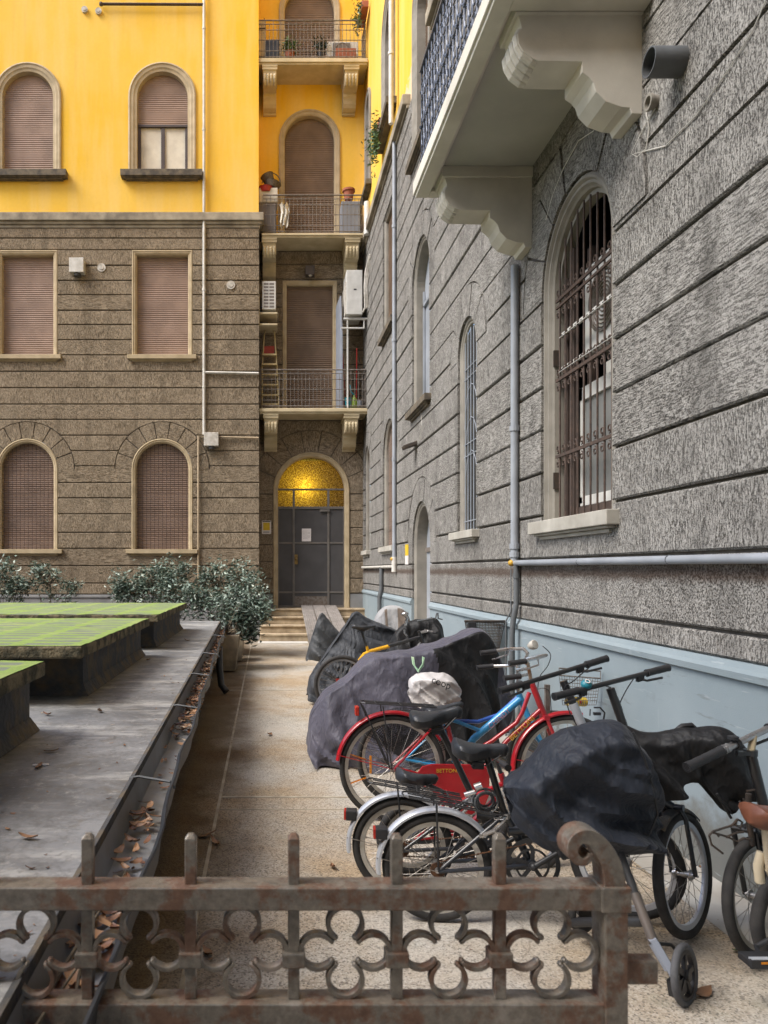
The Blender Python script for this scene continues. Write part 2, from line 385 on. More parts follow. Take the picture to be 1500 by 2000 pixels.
def fabric(name, c1, c2, rough=.62, sheen=.3, weave=900, spec=.4):
    m, nt, bs = newmat(name); v = coords(nt)
    big = noiz(nt, v, 3.0, 5, .6); cr = noiz(nt, coords(nt, (1, 1, .6)), 16, 5, .7)
    c = mix(nt, ramp(nt, big, [(.35, 0), (.7, 1)]), c1, c2)
    c = mix(nt, ramp(nt, noiz(nt, v, 22, 5, .8), [(.62, 0), (.74, .35)]), c, tuple(min(1, x*2.2+.02) for x in c2))
    nt.links.new(c, bs.inputs['Base Color']); bs.inputs['Roughness'].default_value = rough
    bs.inputs['Specular IOR Level'].default_value = spec
    bs.inputs['Sheen Weight'].default_value = sheen; bs.inputs['Sheen Roughness'].default_value = .5
    rg = nt.nodes.new('ShaderNodeMath'); rg.operation = 'ABSOLUTE'; sb_ = nt.nodes.new('ShaderNodeMath'); sb_.operation = 'SUBTRACT'; nt.links.new(noiz(nt, coords(nt, (1,1,.45), (.3,.5,.2)), 10, 3, .5), sb_.inputs[0]); sb_.inputs[1].default_value = .5; nt.links.new(sb_.outputs[0], rg.inputs[0])
    n0 = bump(nt, bs, ramp(nt, rg.outputs[0], [(0, 1), (.12, 0)]), .26, .02); n1 = bump(nt, bs, cr, .22, .015, n0); bump(nt, bs, noiz(nt, v, weave, 2), .25, .001, n1)
    return m
M['cov_purple'] = fabric('plum_grey_cover_cloth', (.052,.050,.070), (.085,.080,.108), sheen=.15)
M['cov_navy'] = fabric('navy_cover_cloth', (.008,.011,.019), (.016,.021,.033), sheen=.08)
M['cov_slate'] = fabric('slate_cover_cloth', (.020,.023,.029), (.034,.038,.046), sheen=.1)
M['cov_grey'] = fabric('grey_cover_cloth', (.030,.032,.035), (.045,.048,.051), sheen=.1)
M['cov_black'] = fabric('black_cover_cloth', (.004,.004,.005), (.007,.007,.008), sheen=.03)
M['cov_pale'] = fabric('pale_grey_cover_cloth', (.24,.24,.25), (.34,.335,.335))
M['cov_brown'] = fabric('brown_cover_panel', (.16,.12,.09), (.12,.09,.07))

def ground_mat():
    m, nt, bs = newmat('exposed_aggregate'); v = coords(nt)
    vo = N(nt, 'ShaderNodeTexVoronoi', scale=135); nt.links.new(v, vo.inputs[0])
    cellc = nt.nodes.new('ShaderNodeSeparateColor'); nt.links.new(vo.outputs['Color'], cellc.inputs[0])
    base = mix(nt, cellc.outputs[0], (.27,.235,.19), (.62,.58,.51))
    base = mix(nt, ramp(nt, cellc.outputs[1], [(.86, 0), (.9, 1)]), base, (.62,.60,.56))
    base = mix(nt, ramp(nt, cellc.outputs[2], [(.84, 0), (.88, 1)]), base, (.07,.06,.05))
    base = mix(nt, .35, base, (.43,.40,.35))
    a = noiz(nt, v, .7, 5, .6); b = noiz(nt, v, 2.4, 5, .65)
    base = mix(nt, ramp(nt, a, [(.40, 0), (.60, .85)]), base, mix(nt, 1.0, base, (.84,.66,.45), 'MULTIPLY'))
    base = mix(nt, ramp(nt, b, [(.52, 0), (.72, .55)]), base, mix(nt, 1.0, base, (.66,.60,.52), 'MULTIPLY'))
    base = mix(nt, ramp(nt, noiz(nt, v, 1.7, 4, .7), [(.6, 0), (.75, .3)]), base, (.16,.19,.11))
    base = mix(nt, ramp(nt, noiz(nt, coords(nt, (1,1,1), (0,0,.7)), 1.1, 4, .6), [(.48, 0), (.68, .5)]), base, (.55,.52,.47))
    cr_ = N(nt, 'ShaderNodeTexVoronoi', scale=.55); cr_.feature = 'DISTANCE_TO_EDGE'; dv = nt.nodes.new('ShaderNodeVectorMath'); dv.operation = 'MULTIPLY_ADD'; wn_ = N(nt, 'ShaderNodeTexNoise', scale=1.5, detail=6); nt.links.new(v, wn_.inputs[0]); nt.links.new(wn_.outputs[1], dv.inputs[0]); dv.inputs[1].default_value = (.5,.5,.5); nt.links.new(v, dv.inputs[2]); nt.links.new(dv.outputs[0], cr_.inputs[0])
    base = mix(nt, ramp(nt, cr_.outputs[0], [(0, .55), (.004, 0)]), base, (.14,.11,.08))
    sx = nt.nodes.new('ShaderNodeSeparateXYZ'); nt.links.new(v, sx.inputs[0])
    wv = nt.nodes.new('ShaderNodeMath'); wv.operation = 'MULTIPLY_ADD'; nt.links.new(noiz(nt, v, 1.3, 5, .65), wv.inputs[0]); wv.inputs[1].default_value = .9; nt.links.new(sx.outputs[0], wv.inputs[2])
    damp_shade = ramp(nt, wv.outputs[0], [(.0, 1), (.38, 0)])  # shadow beside the gutter wall painted into the colour, together with damp dirt
    base = mix(nt, damp_shade, base, mix(nt, 1.0, base, (.34,.27,.19), 'MULTIPLY'))
    nt.links.new(base, bs.inputs['Base Color'])
    nt.links.new(ramp(nt, a, [(.35, .55), (.65, .85)]), bs.inputs['Roughness'])
    bump(nt, bs, vo.outputs['Distance'], .5, .004); return m
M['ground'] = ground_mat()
M['joint'] = pm('pale_mortar_joint', (.50,.45,.36), (.34,.29,.22), 8, .9, bmp=.3)
M['smooth_ground'] = pm('trowelled_concrete', (.44,.42,.38), (.33,.30,.255), 3, .85, bmp=.5, bscale=30)

def roof_mat():
    m, nt, bs = newmat('roof_membrane'); v = coords(nt)
    a = noiz(nt, v, .9, 6, .65); b = noiz(nt, coords(nt, (.5, 2.2, 1), (0, 0, .25)), 1.6, 5, .7); f = noiz(nt, v, 25, 4, .7)
    c = mix(nt, ramp(nt, a, [(.42, 0), (.56, 1)]), (.125,.128,.135), (.24,.243,.25))
    c = mix(nt, ramp(nt, b, [(.50, 0), (.62, .8)]), c, (.43,.425,.41))
    c = mix(nt, ramp(nt, f, [(.56, 0), (.68, .5)]), c, (.10,.095,.085))
    c = mix(nt, ramp(nt, noiz(nt, v, 4, 6, .75), [(.56, 0), (.66, .6)]), c, (.13,.11,.08))
    nt.links.new(c, bs.inputs['Base Color'])
    c = mix(nt, ramp(nt, noiz(nt, v, 9, 8, .8), [(.40, .55), (.52, 0)]), c, (.10,.10,.10))
    c = mix(nt, ramp(nt, noiz(nt, v, 14, 8, .8), [(.56, 0), (.64, .45)]), c, (.46,.45,.42))
    for (sc_, w0, col_, am) in ((1.1, .008, (.10,.10,.10), .28), (.45, .008, (.09,.09,.09), .3)):
        ve = N(nt, 'ShaderNodeTexVoronoi', scale=sc_); ve.feature = 'DISTANCE_TO_EDGE'; dv = nt.nodes.new('ShaderNodeVectorMath'); dv.operation = 'MULTIPLY_ADD'; wn_ = N(nt, 'ShaderNodeTexNoise', scale=2.5, detail=6); nt.links.new(v, wn_.inputs[0]); nt.links.new(wn_.outputs[1], dv.inputs[0]); dv.inputs[1].default_value = (.4,.4,.4); nt.links.new(v, dv.inputs[2]); nt.links.new(dv.outputs[0], ve.inputs[0])
        c = mix(nt, ramp(nt, ve.outputs[0], [(0, am), (w0, 0)]), c, col_)
    nt.links.new(c, bs.inputs['Base Color'])
    nt.links.new(ramp(nt, a, [(.3, .35), (.7, .7)]), bs.inputs['Roughness'])
    bump(nt, bs, noiz(nt, v, 18, 5, .6), .35, .01); return m
M['roof'] = roof_mat()
def moss_mat():
    m, nt, bs = newmat('mossy_glass_blocks'); v = coords(nt)
    br = nt.nodes.new('ShaderNodeTexBrick'); nt.links.new(v, br.inputs[0]); br.offset = 0
    br.inputs['Scale'].default_value = 1; br.inputs['Mortar Size'].default_value = .05
    br.inputs['Brick Width'].default_value = .42; br.inputs['Row Height'].default_value = .21
    br.inputs['Color1'].default_value = (1,1,1,1); br.inputs['Color2'].default_value = (.8,.8,.8,1); br.inputs['Mortar'].default_value = (0,0,0,1)
    a = noiz(nt, v, .8, 5, .6); g = noiz(nt, v, 18, 5, .7)
    moss = mix(nt, g, (.14,.225,.04), (.28,.37,.10))
    moss = mix(nt, ramp(nt, noiz(nt, v, 2.5, 4), [(.5, 0), (.75, .6)]), moss, (.36,.36,.17))
    glass = mix(nt, g, (.10,.115,.10), (.21,.225,.19))
    bare = mix(nt, 1.0, ramp(nt, a, [(.38, 0), (.46, .9)]), br.outputs[0], 'MULTIPLY')
    c = mix(nt, bare, moss, glass)
    nt.links.new(c, bs.inputs['Base Color']); bs.inputs['Roughness'].default_value = .9
    bump(nt, bs, g, .6, .01); return m
M['moss'] = moss_mat()
def gate_mat():
    m, nt, bs = newmat('rusting_gate_paint'); v = coords(nt)
    a = noiz(nt, v, 11, 6, .7); b = noiz(nt, v, 45, 4, .7)
    geo = nt.nodes.new('ShaderNodeNewGeometry'); sp = nt.nodes.new('ShaderNodeSeparateXYZ')
    c = mix(nt, ramp(nt, b, [(.35, 0), (.65, 1)]), (.15,.13,.108), (.25,.22,.18))
    c = mix(nt, ramp(nt, a, [(.49, 0), (.58, .85)]), c, mix(nt, b, (.07,.035,.022), (.27,.14,.085)))
    c = mix(nt, ramp(nt, noiz(nt, v, 6, 5, .7), [(.57, 0), (.66, .6)]), c, (.38,.34,.29))
    nt.links.new(c, bs.inputs['Base Color'])
    nt.links.new(ramp(nt, a, [(.45, .3), (.62, .7)]), bs.inputs['Roughness'])
    bs.inputs['Metallic'].default_value = .25
    n2 = bump(nt, bs, a, .6, .004); bump(nt, bs, noiz(nt, v, 160, 4, .75), .5, .0015, n2); return m
M['gate'] = gate_mat()
M['leaf'] = leaf_mat('blue_green_leaf', (.06,.095,.07), (.23,.30,.25), (.44,.50,.43))
M['leafgreen'] = leaf_mat('green_leaf', (.04,.085,.03), (.10,.18,.06), (.2,.28,.1))
M['leafdark'] = leaf_mat('dark_leaf', (.02,.035,.025), (.05,.075,.055), (.09,.12,.09))
M['stemwood'] = pm('plant_stem', (.14,.11,.07), (.09,.07,.05), 20, .9, bmp=.3)
def glassmat():
    m, nt, bs = newmat('window_glass'); bs.inputs['Base Color'].default_value = (.35,.37,.38,1)
    bs.inputs['Roughness'].default_value = .08; bs.inputs['Transmission Weight'].default_value = .6; bs.inputs['IOR'].default_value = 1.1
    return m
M['glass'] = glassmat()
M['glassdark'] = pm('dark_pane', (.035,.04,.045), (.055,.06,.065), 3, .12, bmp=.02)
M['glassgrey'] = pm('dusty_glass', (.20,.205,.20), (.14,.145,.14), 3, .25, bmp=.02)
def amber():
    m, nt, bs = newmat('textured_amber_glass'); v = coords(nt)
    out = nt.nodes['Material Output']; nt.nodes.remove(bs)
    tr = nt.nodes.new('ShaderNodeBsdfTranslucent'); gl = nt.nodes.new('ShaderNodeBsdfGlossy'); ms = nt.nodes.new('ShaderNodeMixShader')
    vo = N(nt, 'ShaderNodeTexVoronoi', scale=62); nt.links.new(v, vo.inputs[0])
    c = mix(nt, ramp(nt, vo.outputs['Distance'], [(.2, 0), (.5, 1)]), (.98,.70,.10), (.20,.12,.012))
    nt.links.new(c, tr.inputs[0]); gl.inputs['Roughness'].default_value = .25; gl.inputs[0].default_value = (.6,.55,.4,1)
    b = nt.nodes.new('ShaderNodeBump'); b.inputs['Strength'].default_value = .8; b.inputs['Distance'].default_value = .01
    nt.links.new(vo.outputs['Distance'], b.inputs['Height'])
    nt.links.new(b.outputs[0], tr.inputs['Normal']); nt.links.new(b.outputs[0], gl.inputs['Normal'])
    ms.inputs[0].default_value = .06; nt.links.new(tr.outputs[0], ms.inputs[1]); nt.links.new(gl.outputs[0], ms.inputs[2])
    nt.links.new(ms.outputs[0], out.inputs[0]); return m
M['amber'] = amber()

# ------------------------------------------------------------ wall kit
class Plane:
    """front: u is world X, outward is -Y; right: u is world Y, outward is -X"""
    def __init__(s, kind, c): s.k = kind; s.c = c
    def __call__(s, u, z, d=0):
        return Vector((u, s.c - d, z)) if s.k == 'f' else Vector((s.c - d, u, z))
    @property
    def n(s): return Vector((0,-1,0)) if s.k == 'f' else Vector((-1,0,0))
    @property
    def t(s): return Vector((1,0,0)) if s.k == 'f' else Vector((0,1,0))

def halfw(o, z, ring):
    if z <= o['z0']: return 0
    if z <= o['zs']: return o['hw']
    if not o['arch']: return 0
    r = o['r2'] if (ring and o.get('r2')) else o['hw']
    d = z - o['zs']
    return math.sqrt(max(0, r*r - d*d))
def bands(u0, u1, za, zb, ops, ring):
    """yield (z0,z1,l0,l1,r0,r1, openL, openR) solid quads between openings"""
    cuts = {za, zb}
    for o in ops:
        top = o['zs'] + ((o['r2'] if ring and o.get('r2') else o['hw']) if o['arch'] else 0)
        cs = [o['z0'], o['zs'], top]
        if o['arch']:
            n = 18
            cs += [o['zs'] + (top-o['zs'])*math.sin(PI/2*i/n) for i in range(1, n)]
        for c in cs:
            if za < c < zb: cuts.add(c)
    cuts = sorted(cuts); e = 1e-5
    for a, b in zip(cuts, cuts[1:]):
        if b-a < 1e-4: continue
        iv = []
        for o in ops:
            w0, w1 = halfw(o, a+e, ring), halfw(o, b-e, ring)
            if w0 < 1e-3 and w1 < 1e-3: continue
            iv.append((o['u']-w0, o['u']-w1, o['u']+w0, o['u']+w1))
        iv.sort()
        l0 = l1 = u0; ol = False
        for (a0, a1, b0, b1) in iv + [(u1, u1, u1, u1)]:
            r0, r1 = min(a0, u1), min(a1, u1)
            if r0-l0 > 1e-4 or r1-l1 > 1e-4:
                yield (a, b, l0, l1, max(r0, l0), max(r1, l1), ol, a0 < u1)
            l0, l1 = max(b0, l0), max(b1, l1); ol = True
def sheet(mb, pl, u0, u1, za, zb, ops, d=0):
    for (a, b, l0, l1, r0, r1, _, _) in bands(u0, u1, za, zb, ops, False):
        mb.quad(pl(l0, a, d), pl(r0, a, d), pl(r1, b, d), pl(l1, b, d))
def courses(mb, pl, u0, u1, grooves, ops, nmat, dep=.034, gap=.0105, joints=0, seed=1, ends=(True, True)):
    rnd = random.Random(seed)
    last = -1
    for za, zb in zip(grooves, grooves[1:]):
        k = rnd.randrange(nmat)
        if k == last: k = (k+1) % nmat
        last = k; mb.mi = k
        g = gap*(.85+.3*rnd.random()); dd = dep*(.9+.25*rnd.random())
        for (a, b, l0, l1, r0, r1, ol, orr) in bands(u0, u1, za+g, zb-g, ops, True):
            if ol: l0 += .006; l1 += .006
            if orr: r0 -= .006; r1 -= .006
            if r0-l0 < .002 and r1-l1 < .002: continue
            ns = max(1, int((r0-l0)/.35)); c = .012
            # front faces with slightly rounded top and bottom arrises
            for i in range(ns):
                t0, t1 = i/ns, (i+1)/ns
                A = l0+(r0-l0)*t0; B = l0+(r0-l0)*t1; Cc = l1+(r1-l1)*t1; Dd = l1+(r1-l1)*t0
                zA = a + (c if a == za+g else 0); zB = b - (c if b == zb-g else 0)
                if zB <= zA: zA, zB = a, b
                mb.quad(pl(A, zA, dd), pl(B, zA, dd), pl(Cc, zB, dd), pl(Dd, zB, dd))
                if zA > a: mb.quad(pl(A, a, dd-c), pl(B, a, dd-c), pl(B, zA, dd), pl(A, zA, dd))
                if zB < b: mb.quad(pl(Dd, zB, dd), pl(Cc, zB, dd), pl(Cc, b, dd-c), pl(Dd, b, dd-c))
            mb.quad(pl(l0, a, -.01), pl(r0, a, -.01), pl(r0, a, dd-(c if zA > a else 0)), pl(l0, a, dd-(c if zA > a else 0)))
            mb.quad(pl(l1, b, -.01), pl(r1, b, -.01), pl(r1, b, dd-(c if zB < b else 0)), pl(l1, b, dd-(c if zB < b else 0)))
            mb.quad(pl(l0, a, -.01), pl(l0, a, dd), pl(l1, b, dd), pl(l1, b, -.01))
            mb.quad(pl(r0, a, -.01), pl(r0, a, dd), pl(r1, b, dd), pl(r1, b, -.01))
    # voussoirs
    for o in ops:
        if not (o['arch'] and o.get('r2')): continue
        nw = o.get('nw', 9); r1_, r2_ = o['hw']+.006, o['r2']-gap*1.8
        for i in range(nw):
            a0 = PI*i/nw; a1 = PI*(i+1)/nw
            ga = .011/((r1_+r2_)/2)
            if i > 0: a0 += ga
            if i < nw-1: a1 -= ga
            k = rnd.randrange(nmat); mb.mi = k; S = 5
            dd = dep*(.95+.25*rnd.random())
            pts_i = [(o['u']+r1_*math.cos(a0+(a1-a0)*j/S), o['zs']+.003+r1_*math.sin(a0+(a1-a0)*j/S)) for j in range(S+1)]
            pts_o = [(o['u']+r2_*math.cos(a0+(a1-a0)*j/S), o['zs']+.003+r2_*math.sin(a0+(a1-a0)*j/S)) for j in range(S+1)]
            okm = [u0 <= p[0] <= u1 for p in pts_i+pts_o]
            if not all(okm):
                pts_i = [(min(max(p[0], u0), u1), p[1]) for p in pts_i]; pts_o = [(min(max(p[0], u0), u1), p[1]) for p in pts_o]
            for j in range(S):
                mb.quad(pl(*pts_i[j], dd), pl(*pts_o[j], dd), pl(*pts_o[j+1], dd), pl(*pts_i[j+1], dd))
                mb.quad(pl(*pts_o[j], dd), pl(*pts_o[j], -.01), pl(*pts_o[j+1], -.01), pl(*pts_o[j+1], dd))
                mb.quad(pl(*pts_i[j], dd), pl(*pts_i[j], -.01), pl(*pts_i[j+1], -.01), pl(*pts_i[j+1], dd))
            mb.quad(pl(*pts_i[0], dd), pl(*pts_o[0], dd), pl(*pts_o[0], -.01), pl(*pts_i[0], -.01))
            mb.quad(pl(*pts_i[S], dd), pl(*pts_o[S], dd), pl(*pts_o[S], -.01), pl(*pts_i[S], -.01))
    mb.mi = 0

def oppath(o, off, n=20):
    hw = o['hw']-off; pts = [(o['u']-hw, o['z0'])]
    if o['arch']:
        pts += [(o['u']-hw*math.cos(PI*i/n), o['zs']+hw*math.sin(PI*i/n)) for i in range(n+1)]
    else: pts += [(o['u']-hw, o['zs']-off), (o['u']+hw, o['zs']-off)]
    return pts + [(o['u']+hw, o['z0'])]
def surround(mb, pl, o, prof):
    """prof: list of (inset from the opening's edge, outward distance)"""
    rings = [oppath(o, off) for off, _ in prof]; n = len(rings[0])
    vs = [pl(u, z, d) for ring, (_, d) in zip(rings, prof) for (u, z) in ring]
    fs = [(i*n+j, i*n+j+1, (i+1)*n+j+1, (i+1)*n+j) for i in range(len(prof)-1) for j in range(n-1)]
    mb.add(vs, fs)
def wat(o, ins, z):                          # inner half width at height z
    q = dict(o); q['hw'] = o['hw']-ins
    if not o['arch']: return q['hw'] if z < o['zs']-ins else 0
    return halfw(q, z, False)
def slats(mb, pl, o, ins, d, zlo, pitch=.05, tilt=.012):
    top = o['zs'] + (o['hw']-ins if o['arch'] else -ins)
    z = zlo
    while z < top - .005:
        z2 = min(z+pitch, top-.002)
        w0, w1 = wat(o, ins, max(z, o['z0']+.001)), wat(o, ins, z2-.001)
        wm = wat(o, ins, (z+z2)/2)
        if wm > .02:
            w1 = w1 if w1 > .01 else .01
            u = o['u']
            mb.quad(pl(u-w0, z, d-tilt), pl(u+w0, z, d-tilt), pl(u+wm, z+(z2-z)*.45, d+.004), pl(u-wm, z+(z2-z)*.45, d+.004))
            mb.quad(pl(u-wm, z+(z2-z)*.45, d+.004), pl(u+wm, z+(z2-z)*.45, d+.004), pl(u+w1, z2-.004, d), pl(u-w1, z2-.004, d))
            mb.quad(pl(u-w1, z2-.004, d), pl(u+w1, z2-.004, d), pl(u+w1, z2, d-tilt), pl(u-w1, z2, d-tilt))
        z = z2
def backing(mb, pl, o, ins, d, zlo=None, zhi=None):
    top = o['zs'] + (o['hw']-ins if o['arch'] else -ins)
    zlo = o['z0'] if zlo is None else zlo; zhi = top if zhi is None else zhi
    n = 30; zs = [zlo+(zhi-zlo)*i/n for i in range(n+1)]
    for a, b in zip(zs, zs[1:]):
        w0, w1 = wat(o, ins, max(a, o['z0']+1e-3)), wat(o, ins, b-1e-3)
        mb.quad(pl(o['u']-w0, a, d), pl(o['u']+w0, a, d), pl(o['u']+w1, b, d), pl(o['u']-w1, b, d))
def sill(mb, pl, u0, u1, z, proj=.13, th=.10, low=.05, inb=-.2):
    n, t = pl.n, pl.t
    def bx(ua, ub, za, zb, d):
        a = pl(ua, za, inb); b = pl(ub, zb, d)
        mb.box((min(a.x,b.x), min(a.y,b.y), za), (max(a.x,b.x), max(a.y,b.y), zb))
    bx(u0, u1, z-th, z, proj)
    if low: bx(u0+.06, u1-.06, z-th-low*.4, z-th-.001, proj-.03); bx(u0+.11, u1-.11, z-th-low, z-th-low*.4-.001, proj-.065)

def window(parent, pl, o, frame_mat, prof, ins, shutter=None, shutter_z=None, grille=None, grille_mat=None, sill_mat=None,
           sill_ov=.12, sill_h=.10, sill_proj=.13, d_sh=-.14, pitch=.05, label=None):
    wn = sub('window', parent, label)
    m = MB(); surround(m, pl, o, prof); m.build('frame', frame_mat, wn)
    if shutter:
        m = MB(); zl = o['z0'] if shutter_z is None else shutter_z
        slats(m, pl, o, ins, d_sh, zl, pitch)
        backing(m, pl, o, ins, d_sh-.03, zl)
        m.build('shutter', shutter, wn)
    if grille:
        m = MB(); nx, nz = grille; w = o['hw']-ins-.01; top = o['zs']+(o['hw']-ins)
        for i in range(nx):
            u = o['u']-w+2*w*(i+.5)/nx; x = u-o['u']
            zt = o['zs']+math.sqrt(max(0, w*w-x*x))
            m.tube([pl(u, o['z0'], -.05), pl(u, zt, -.05)], .006, 5)
        for j in range(nz):
            z = o['z0']+(top-o['z0'])*(j+.7)/nz; ww = wat(o, ins, z)
            if ww > .05: m.tube([pl(o['u']-ww, z, -.045), pl(o['u']+ww, z, -.045)], .005, 5)
        m.build('grille', grille_mat, wn)
    if sill_mat:
        m = MB(); sill(m, pl, o['u']-o['hw']-sill_ov, o['u']+o['hw']+sill_ov, o['z0'], sill_proj, sill_h)
        m.build('sill', sill_mat, wn, bevel=.006)
    return wn
PROF_L = [(0,-.02),(0,.035),(.025,.045),(.045,.03),(.07,.03),(.085,.012),(.105,.0),(.105,-.17)]
PROF_Y = [(0,-.02),(0,.04),(.035,.055),(.06,.035),(.12,.03),(.15,.01),(.20,.0),(.205,-.17)]
PROF_R = [(0,-.02),(0,.012),(.03,.012),(.045,-.005),(.065,-.005),(.075,-.02),(.08,-.16)]
PROF_S = PROF_R[:-1]+[(.08,-.075)]

# ------------------------------------------------------------ ground
g = MB(); g.quad((-60,-30,0),(60,-30,0),(60,60,0),(-60,60,0))
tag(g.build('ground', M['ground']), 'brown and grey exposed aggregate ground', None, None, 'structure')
g = MB()
g.box((-.345,2,.0),(-.325,17.1,.004)); g.box((-.32,5.38,.0),(2.42,5.41,.005)); g.box((-.32,5.11,.0),(2.42,5.125,.0045))
g.box((-.6,10.2,.0),(2.42,10.225,.0042)); g.box((-.6,12.9,0),(2.42,12.93,.0043))
o = g.build('paving_joint', M['joint']); tag(o, 'pale mortar joints across the aggregate paving', None, None, 'structure')
g = MB(); g.quad((2.08,-3,.004),(2.45,-3,.004),(2.45,11,.004),(2.08,11,.004))
tag(g.build('wall_foot_pavement', M['smooth_ground']), 'smoother grey concrete strip along the wall foot', None, None, 'structure')

# ------------------------------------------------------------ rear wing (faces the camera) with the recessed stair bay
FY, BY = 17.68, 18.5
rear = thing('apartment_building', 'rear wing with yellow stucco above brown rusticated stone, holding the amber lit entrance door', 'building', (-1, FY, 0))
pf, pb = Plane('f', FY), Plane('f', BY)
def fx(x): return (x-VX)/82.0
def fz(y): return H-(y-VY)/82.0
def bxx(x): return (x-VX)/78.4
def bz(y): return H-(y-VY)/78.4
XL = -11.5; XC = -.2
gl = [1.08,1.345,1.76,2.17,2.55,2.99,3.37,3.735,4.14,4.49,4.86,5.235,5.6,5.99,6.38,6.77,7.13,7.49,7.83,8.2,8.54,8.9,9.27,9.55,9.79]
cents = [fx(317), fx(54), fx(-209)]
g_ops = [dict(u=c, hw=.727, z0=2.15, zs=4.06, arch=True, r2=1.13) for c in cents]
f1_ops = [dict(u=c, hw=.72, z0=6.76, zs=9.26, arch=False) for c in cents]
f2_ops = [dict(u=c, hw=.805, z0=11.11, zs=12.93, arch=True) for c in cents]
m = MB(); sheet(m, pf, XL, XC, 0, 9.9, g_ops+f1_ops)
m.quad(pf(XC, 0, 0), pf(XC, 0, -(BY-FY)), pf(XC, 9.9, -(BY-FY)), pf(XC, 9.9, 0))
m.build('backing_wall', M['groove'], rear)
m = MB(); courses(m, pf, XL, XC+.028, gl, g_ops+f1_ops, 5, seed=3)
for i, (za, zb) in enumerate(zip(gl, gl[1:])):
    m.mi = i % 5; m.quad(Vector((XC+.028, FY, za+.01)), Vector((XC+.028, BY, za+.01)), Vector((XC+.028, BY, zb-.01)), Vector((XC+.028, FY, zb-.01)))
m.build('stone_wall', ST_L, rear)
m = MB(); m.box((XL, FY-.05, 0), (XC+.05, FY+.3, 1.0)); m.box((XL, FY-.075, 1.0), (XC+.07, FY+.3, 1.07)); m.build('plinth', M['plinth_grey'], rear, bevel=.01)
m = MB(); sheet(m, pf, XL, XC+.02, 10.05, 18, f2_ops, .0)
m.quad((XC+.02, FY, 10.05), (XC+.02, BY, 10.05), (XC+.02, BY, 18), (XC+.02, FY, 18))
m.build('stucco_wall', M['yellow'], rear)
m = MB()
for (za, zb, d) in ((9.79, 9.86, .05), (9.86, 9.93, .09), (9.93, 10.12, .14)):
    m.box((XL, FY-d, za+.001), (XC+d, FY+.25, zb)); 
m.build('cornice', M['cornice'], rear, bevel=.012)
for i, o in enumerate(g_ops):
    window(rear, pf, o, M['frame'], PROF_L, .10, M['shutter'], None, (13, 28), M['rust_bar'], M['frame'])
for i, o in enumerate(f1_ops):
    window(rear, pf, o, M['frame'], PROF_L, .105, M['shutter'], None, None, None, M['frame'], .1)
for i, o in enumerate(f2_ops):
    half = 12.32 if i == 0 else None
    wn = window(rear, pf, o, M['frame'], PROF_Y, .20, M['shutter'], half, None, None, M['sill_dark'], .16, .15, .2,
                label='arched window with its roller shutter half raised over two curtained panes' if i == 0 else None)
    if i == 0:
        u = o['u']; z0 = o['z0']
        m = MB(); m.box((u-.6, FY+.16, z0), (u+.6, FY+.2, 12.4)); m.build('curtain', M['curtain'], wn)
        m = MB()
        for (a, b) in ((-.61,-.53),(-.045,.045),(.53,.61)): m.box((u+a, FY+.12, z0), (u+b, FY+.158, 12.32))
        m.box((u-.6, FY+.125, z0), (u+.6, FY+.156, z0+.05)); m.box((u-.6, FY+.10, 12.27), (u+.6, FY+.16, 12.33))
        m.build('casement', M['wood'], wn, bevel=.004)
# small wall fittings of the rear wing
def vent(x, y, r, mat, parent=rear, pl=pf, fxx=fx, fzz=fz):
    m = MB(); c = pl(fxx(x), fzz(y), .03)
    m.lathe(c, [(0, .035), (r*.55, .035), (r*.6, .02), (r, .025), (r*1.02, 0), (r, -.03)], 20, pl.n); m.build('vent_cap', mat, parent, smooth=True)
vent(166, 21, .075, M['white_dirty']); vent(193, 24, .075, M['white_dirty']); vent(199, 524, .1, M['white_dirty']); vent(451, 558, .1, M['white_dirty'])
m = MB(); m.lathe(pf(fx(133), fz(717), .035), [(0, -.02), (.05, -.02), (.06, .0)], 14, pf.n); m.build('drain_hole', M['darkroom'], rear)
def flue(x0, y0, x1, y1, lab, m1):
    t = thing('flue_box', lab, 'flue', (fx((x0+x1)/2), FY, fz(y1)), 'boiler flue boxes on the stone facade')
    m = MB(); m.box((fx(x0), FY-.24, fz(y1)), (fx(x1), FY-.03, fz(y0))); m.build('box', m1, t, bevel=.01)
    m = MB(); m.cyl((fx((x0+x1)/2), FY-.14, fz(y1)-.06), (fx((x0+x1)/2), FY-.14, fz(y1)+.01), .08); m.build('spout', M['tar'], t)
flue(140, 511, 168, 539, 'pale square flue box between the two rectangular shuttered windows', M['pipe_pale'])
flue(400, 848, 428, 874, 'rust streaked square flue box where the thin pipes meet near the corner', M['white_dirty'])
def pipe(name, pts, r, mat, lab, cat='drainpipe', clamps=(), parent=None, group=None, n=10):
    pts = [Vector(p) for p in pts]
    t = thing(name, lab, cat, pts[-1], group)
    m = MB(); m.tube(pts, r, n); m.build('pipe', mat, t, smooth=True)
    for c in clamps:
        m = MB(); c = Vector(c); m.cyl(c-Vector((0,0,.025)), c+Vector((0,0,.025)), r*1.25, 12); m.build('clamp', mat, t)
    return t
yp = FY-.08
t = pipe('drainpipe', [(fx(399), yp, 16.5), (fx(399), yp, fz(850))], .035, M['pipe_pale'], 'pale thin drainpipe running down the yellow and brown rear facade',
         clamps=[(fx(399), yp, z) for z in (14.5, 12.1, 9.98, 8.3, 6.0)])
m = MB(); m.tube([(fx(399), yp, fz(14)), (fx(197), yp, fz(13))], .032, 8); m.sphere((fx(199), yp, fz(13)), .05); m.build('branch', M['rust_bar'], t, smooth=True)
m = MB(); m.tube([(fx(399), yp, fz(729)), (fx(505), yp, fz(731))], .03, 8); m.build('branch', M['pipe_pale'], t, smooth=True)
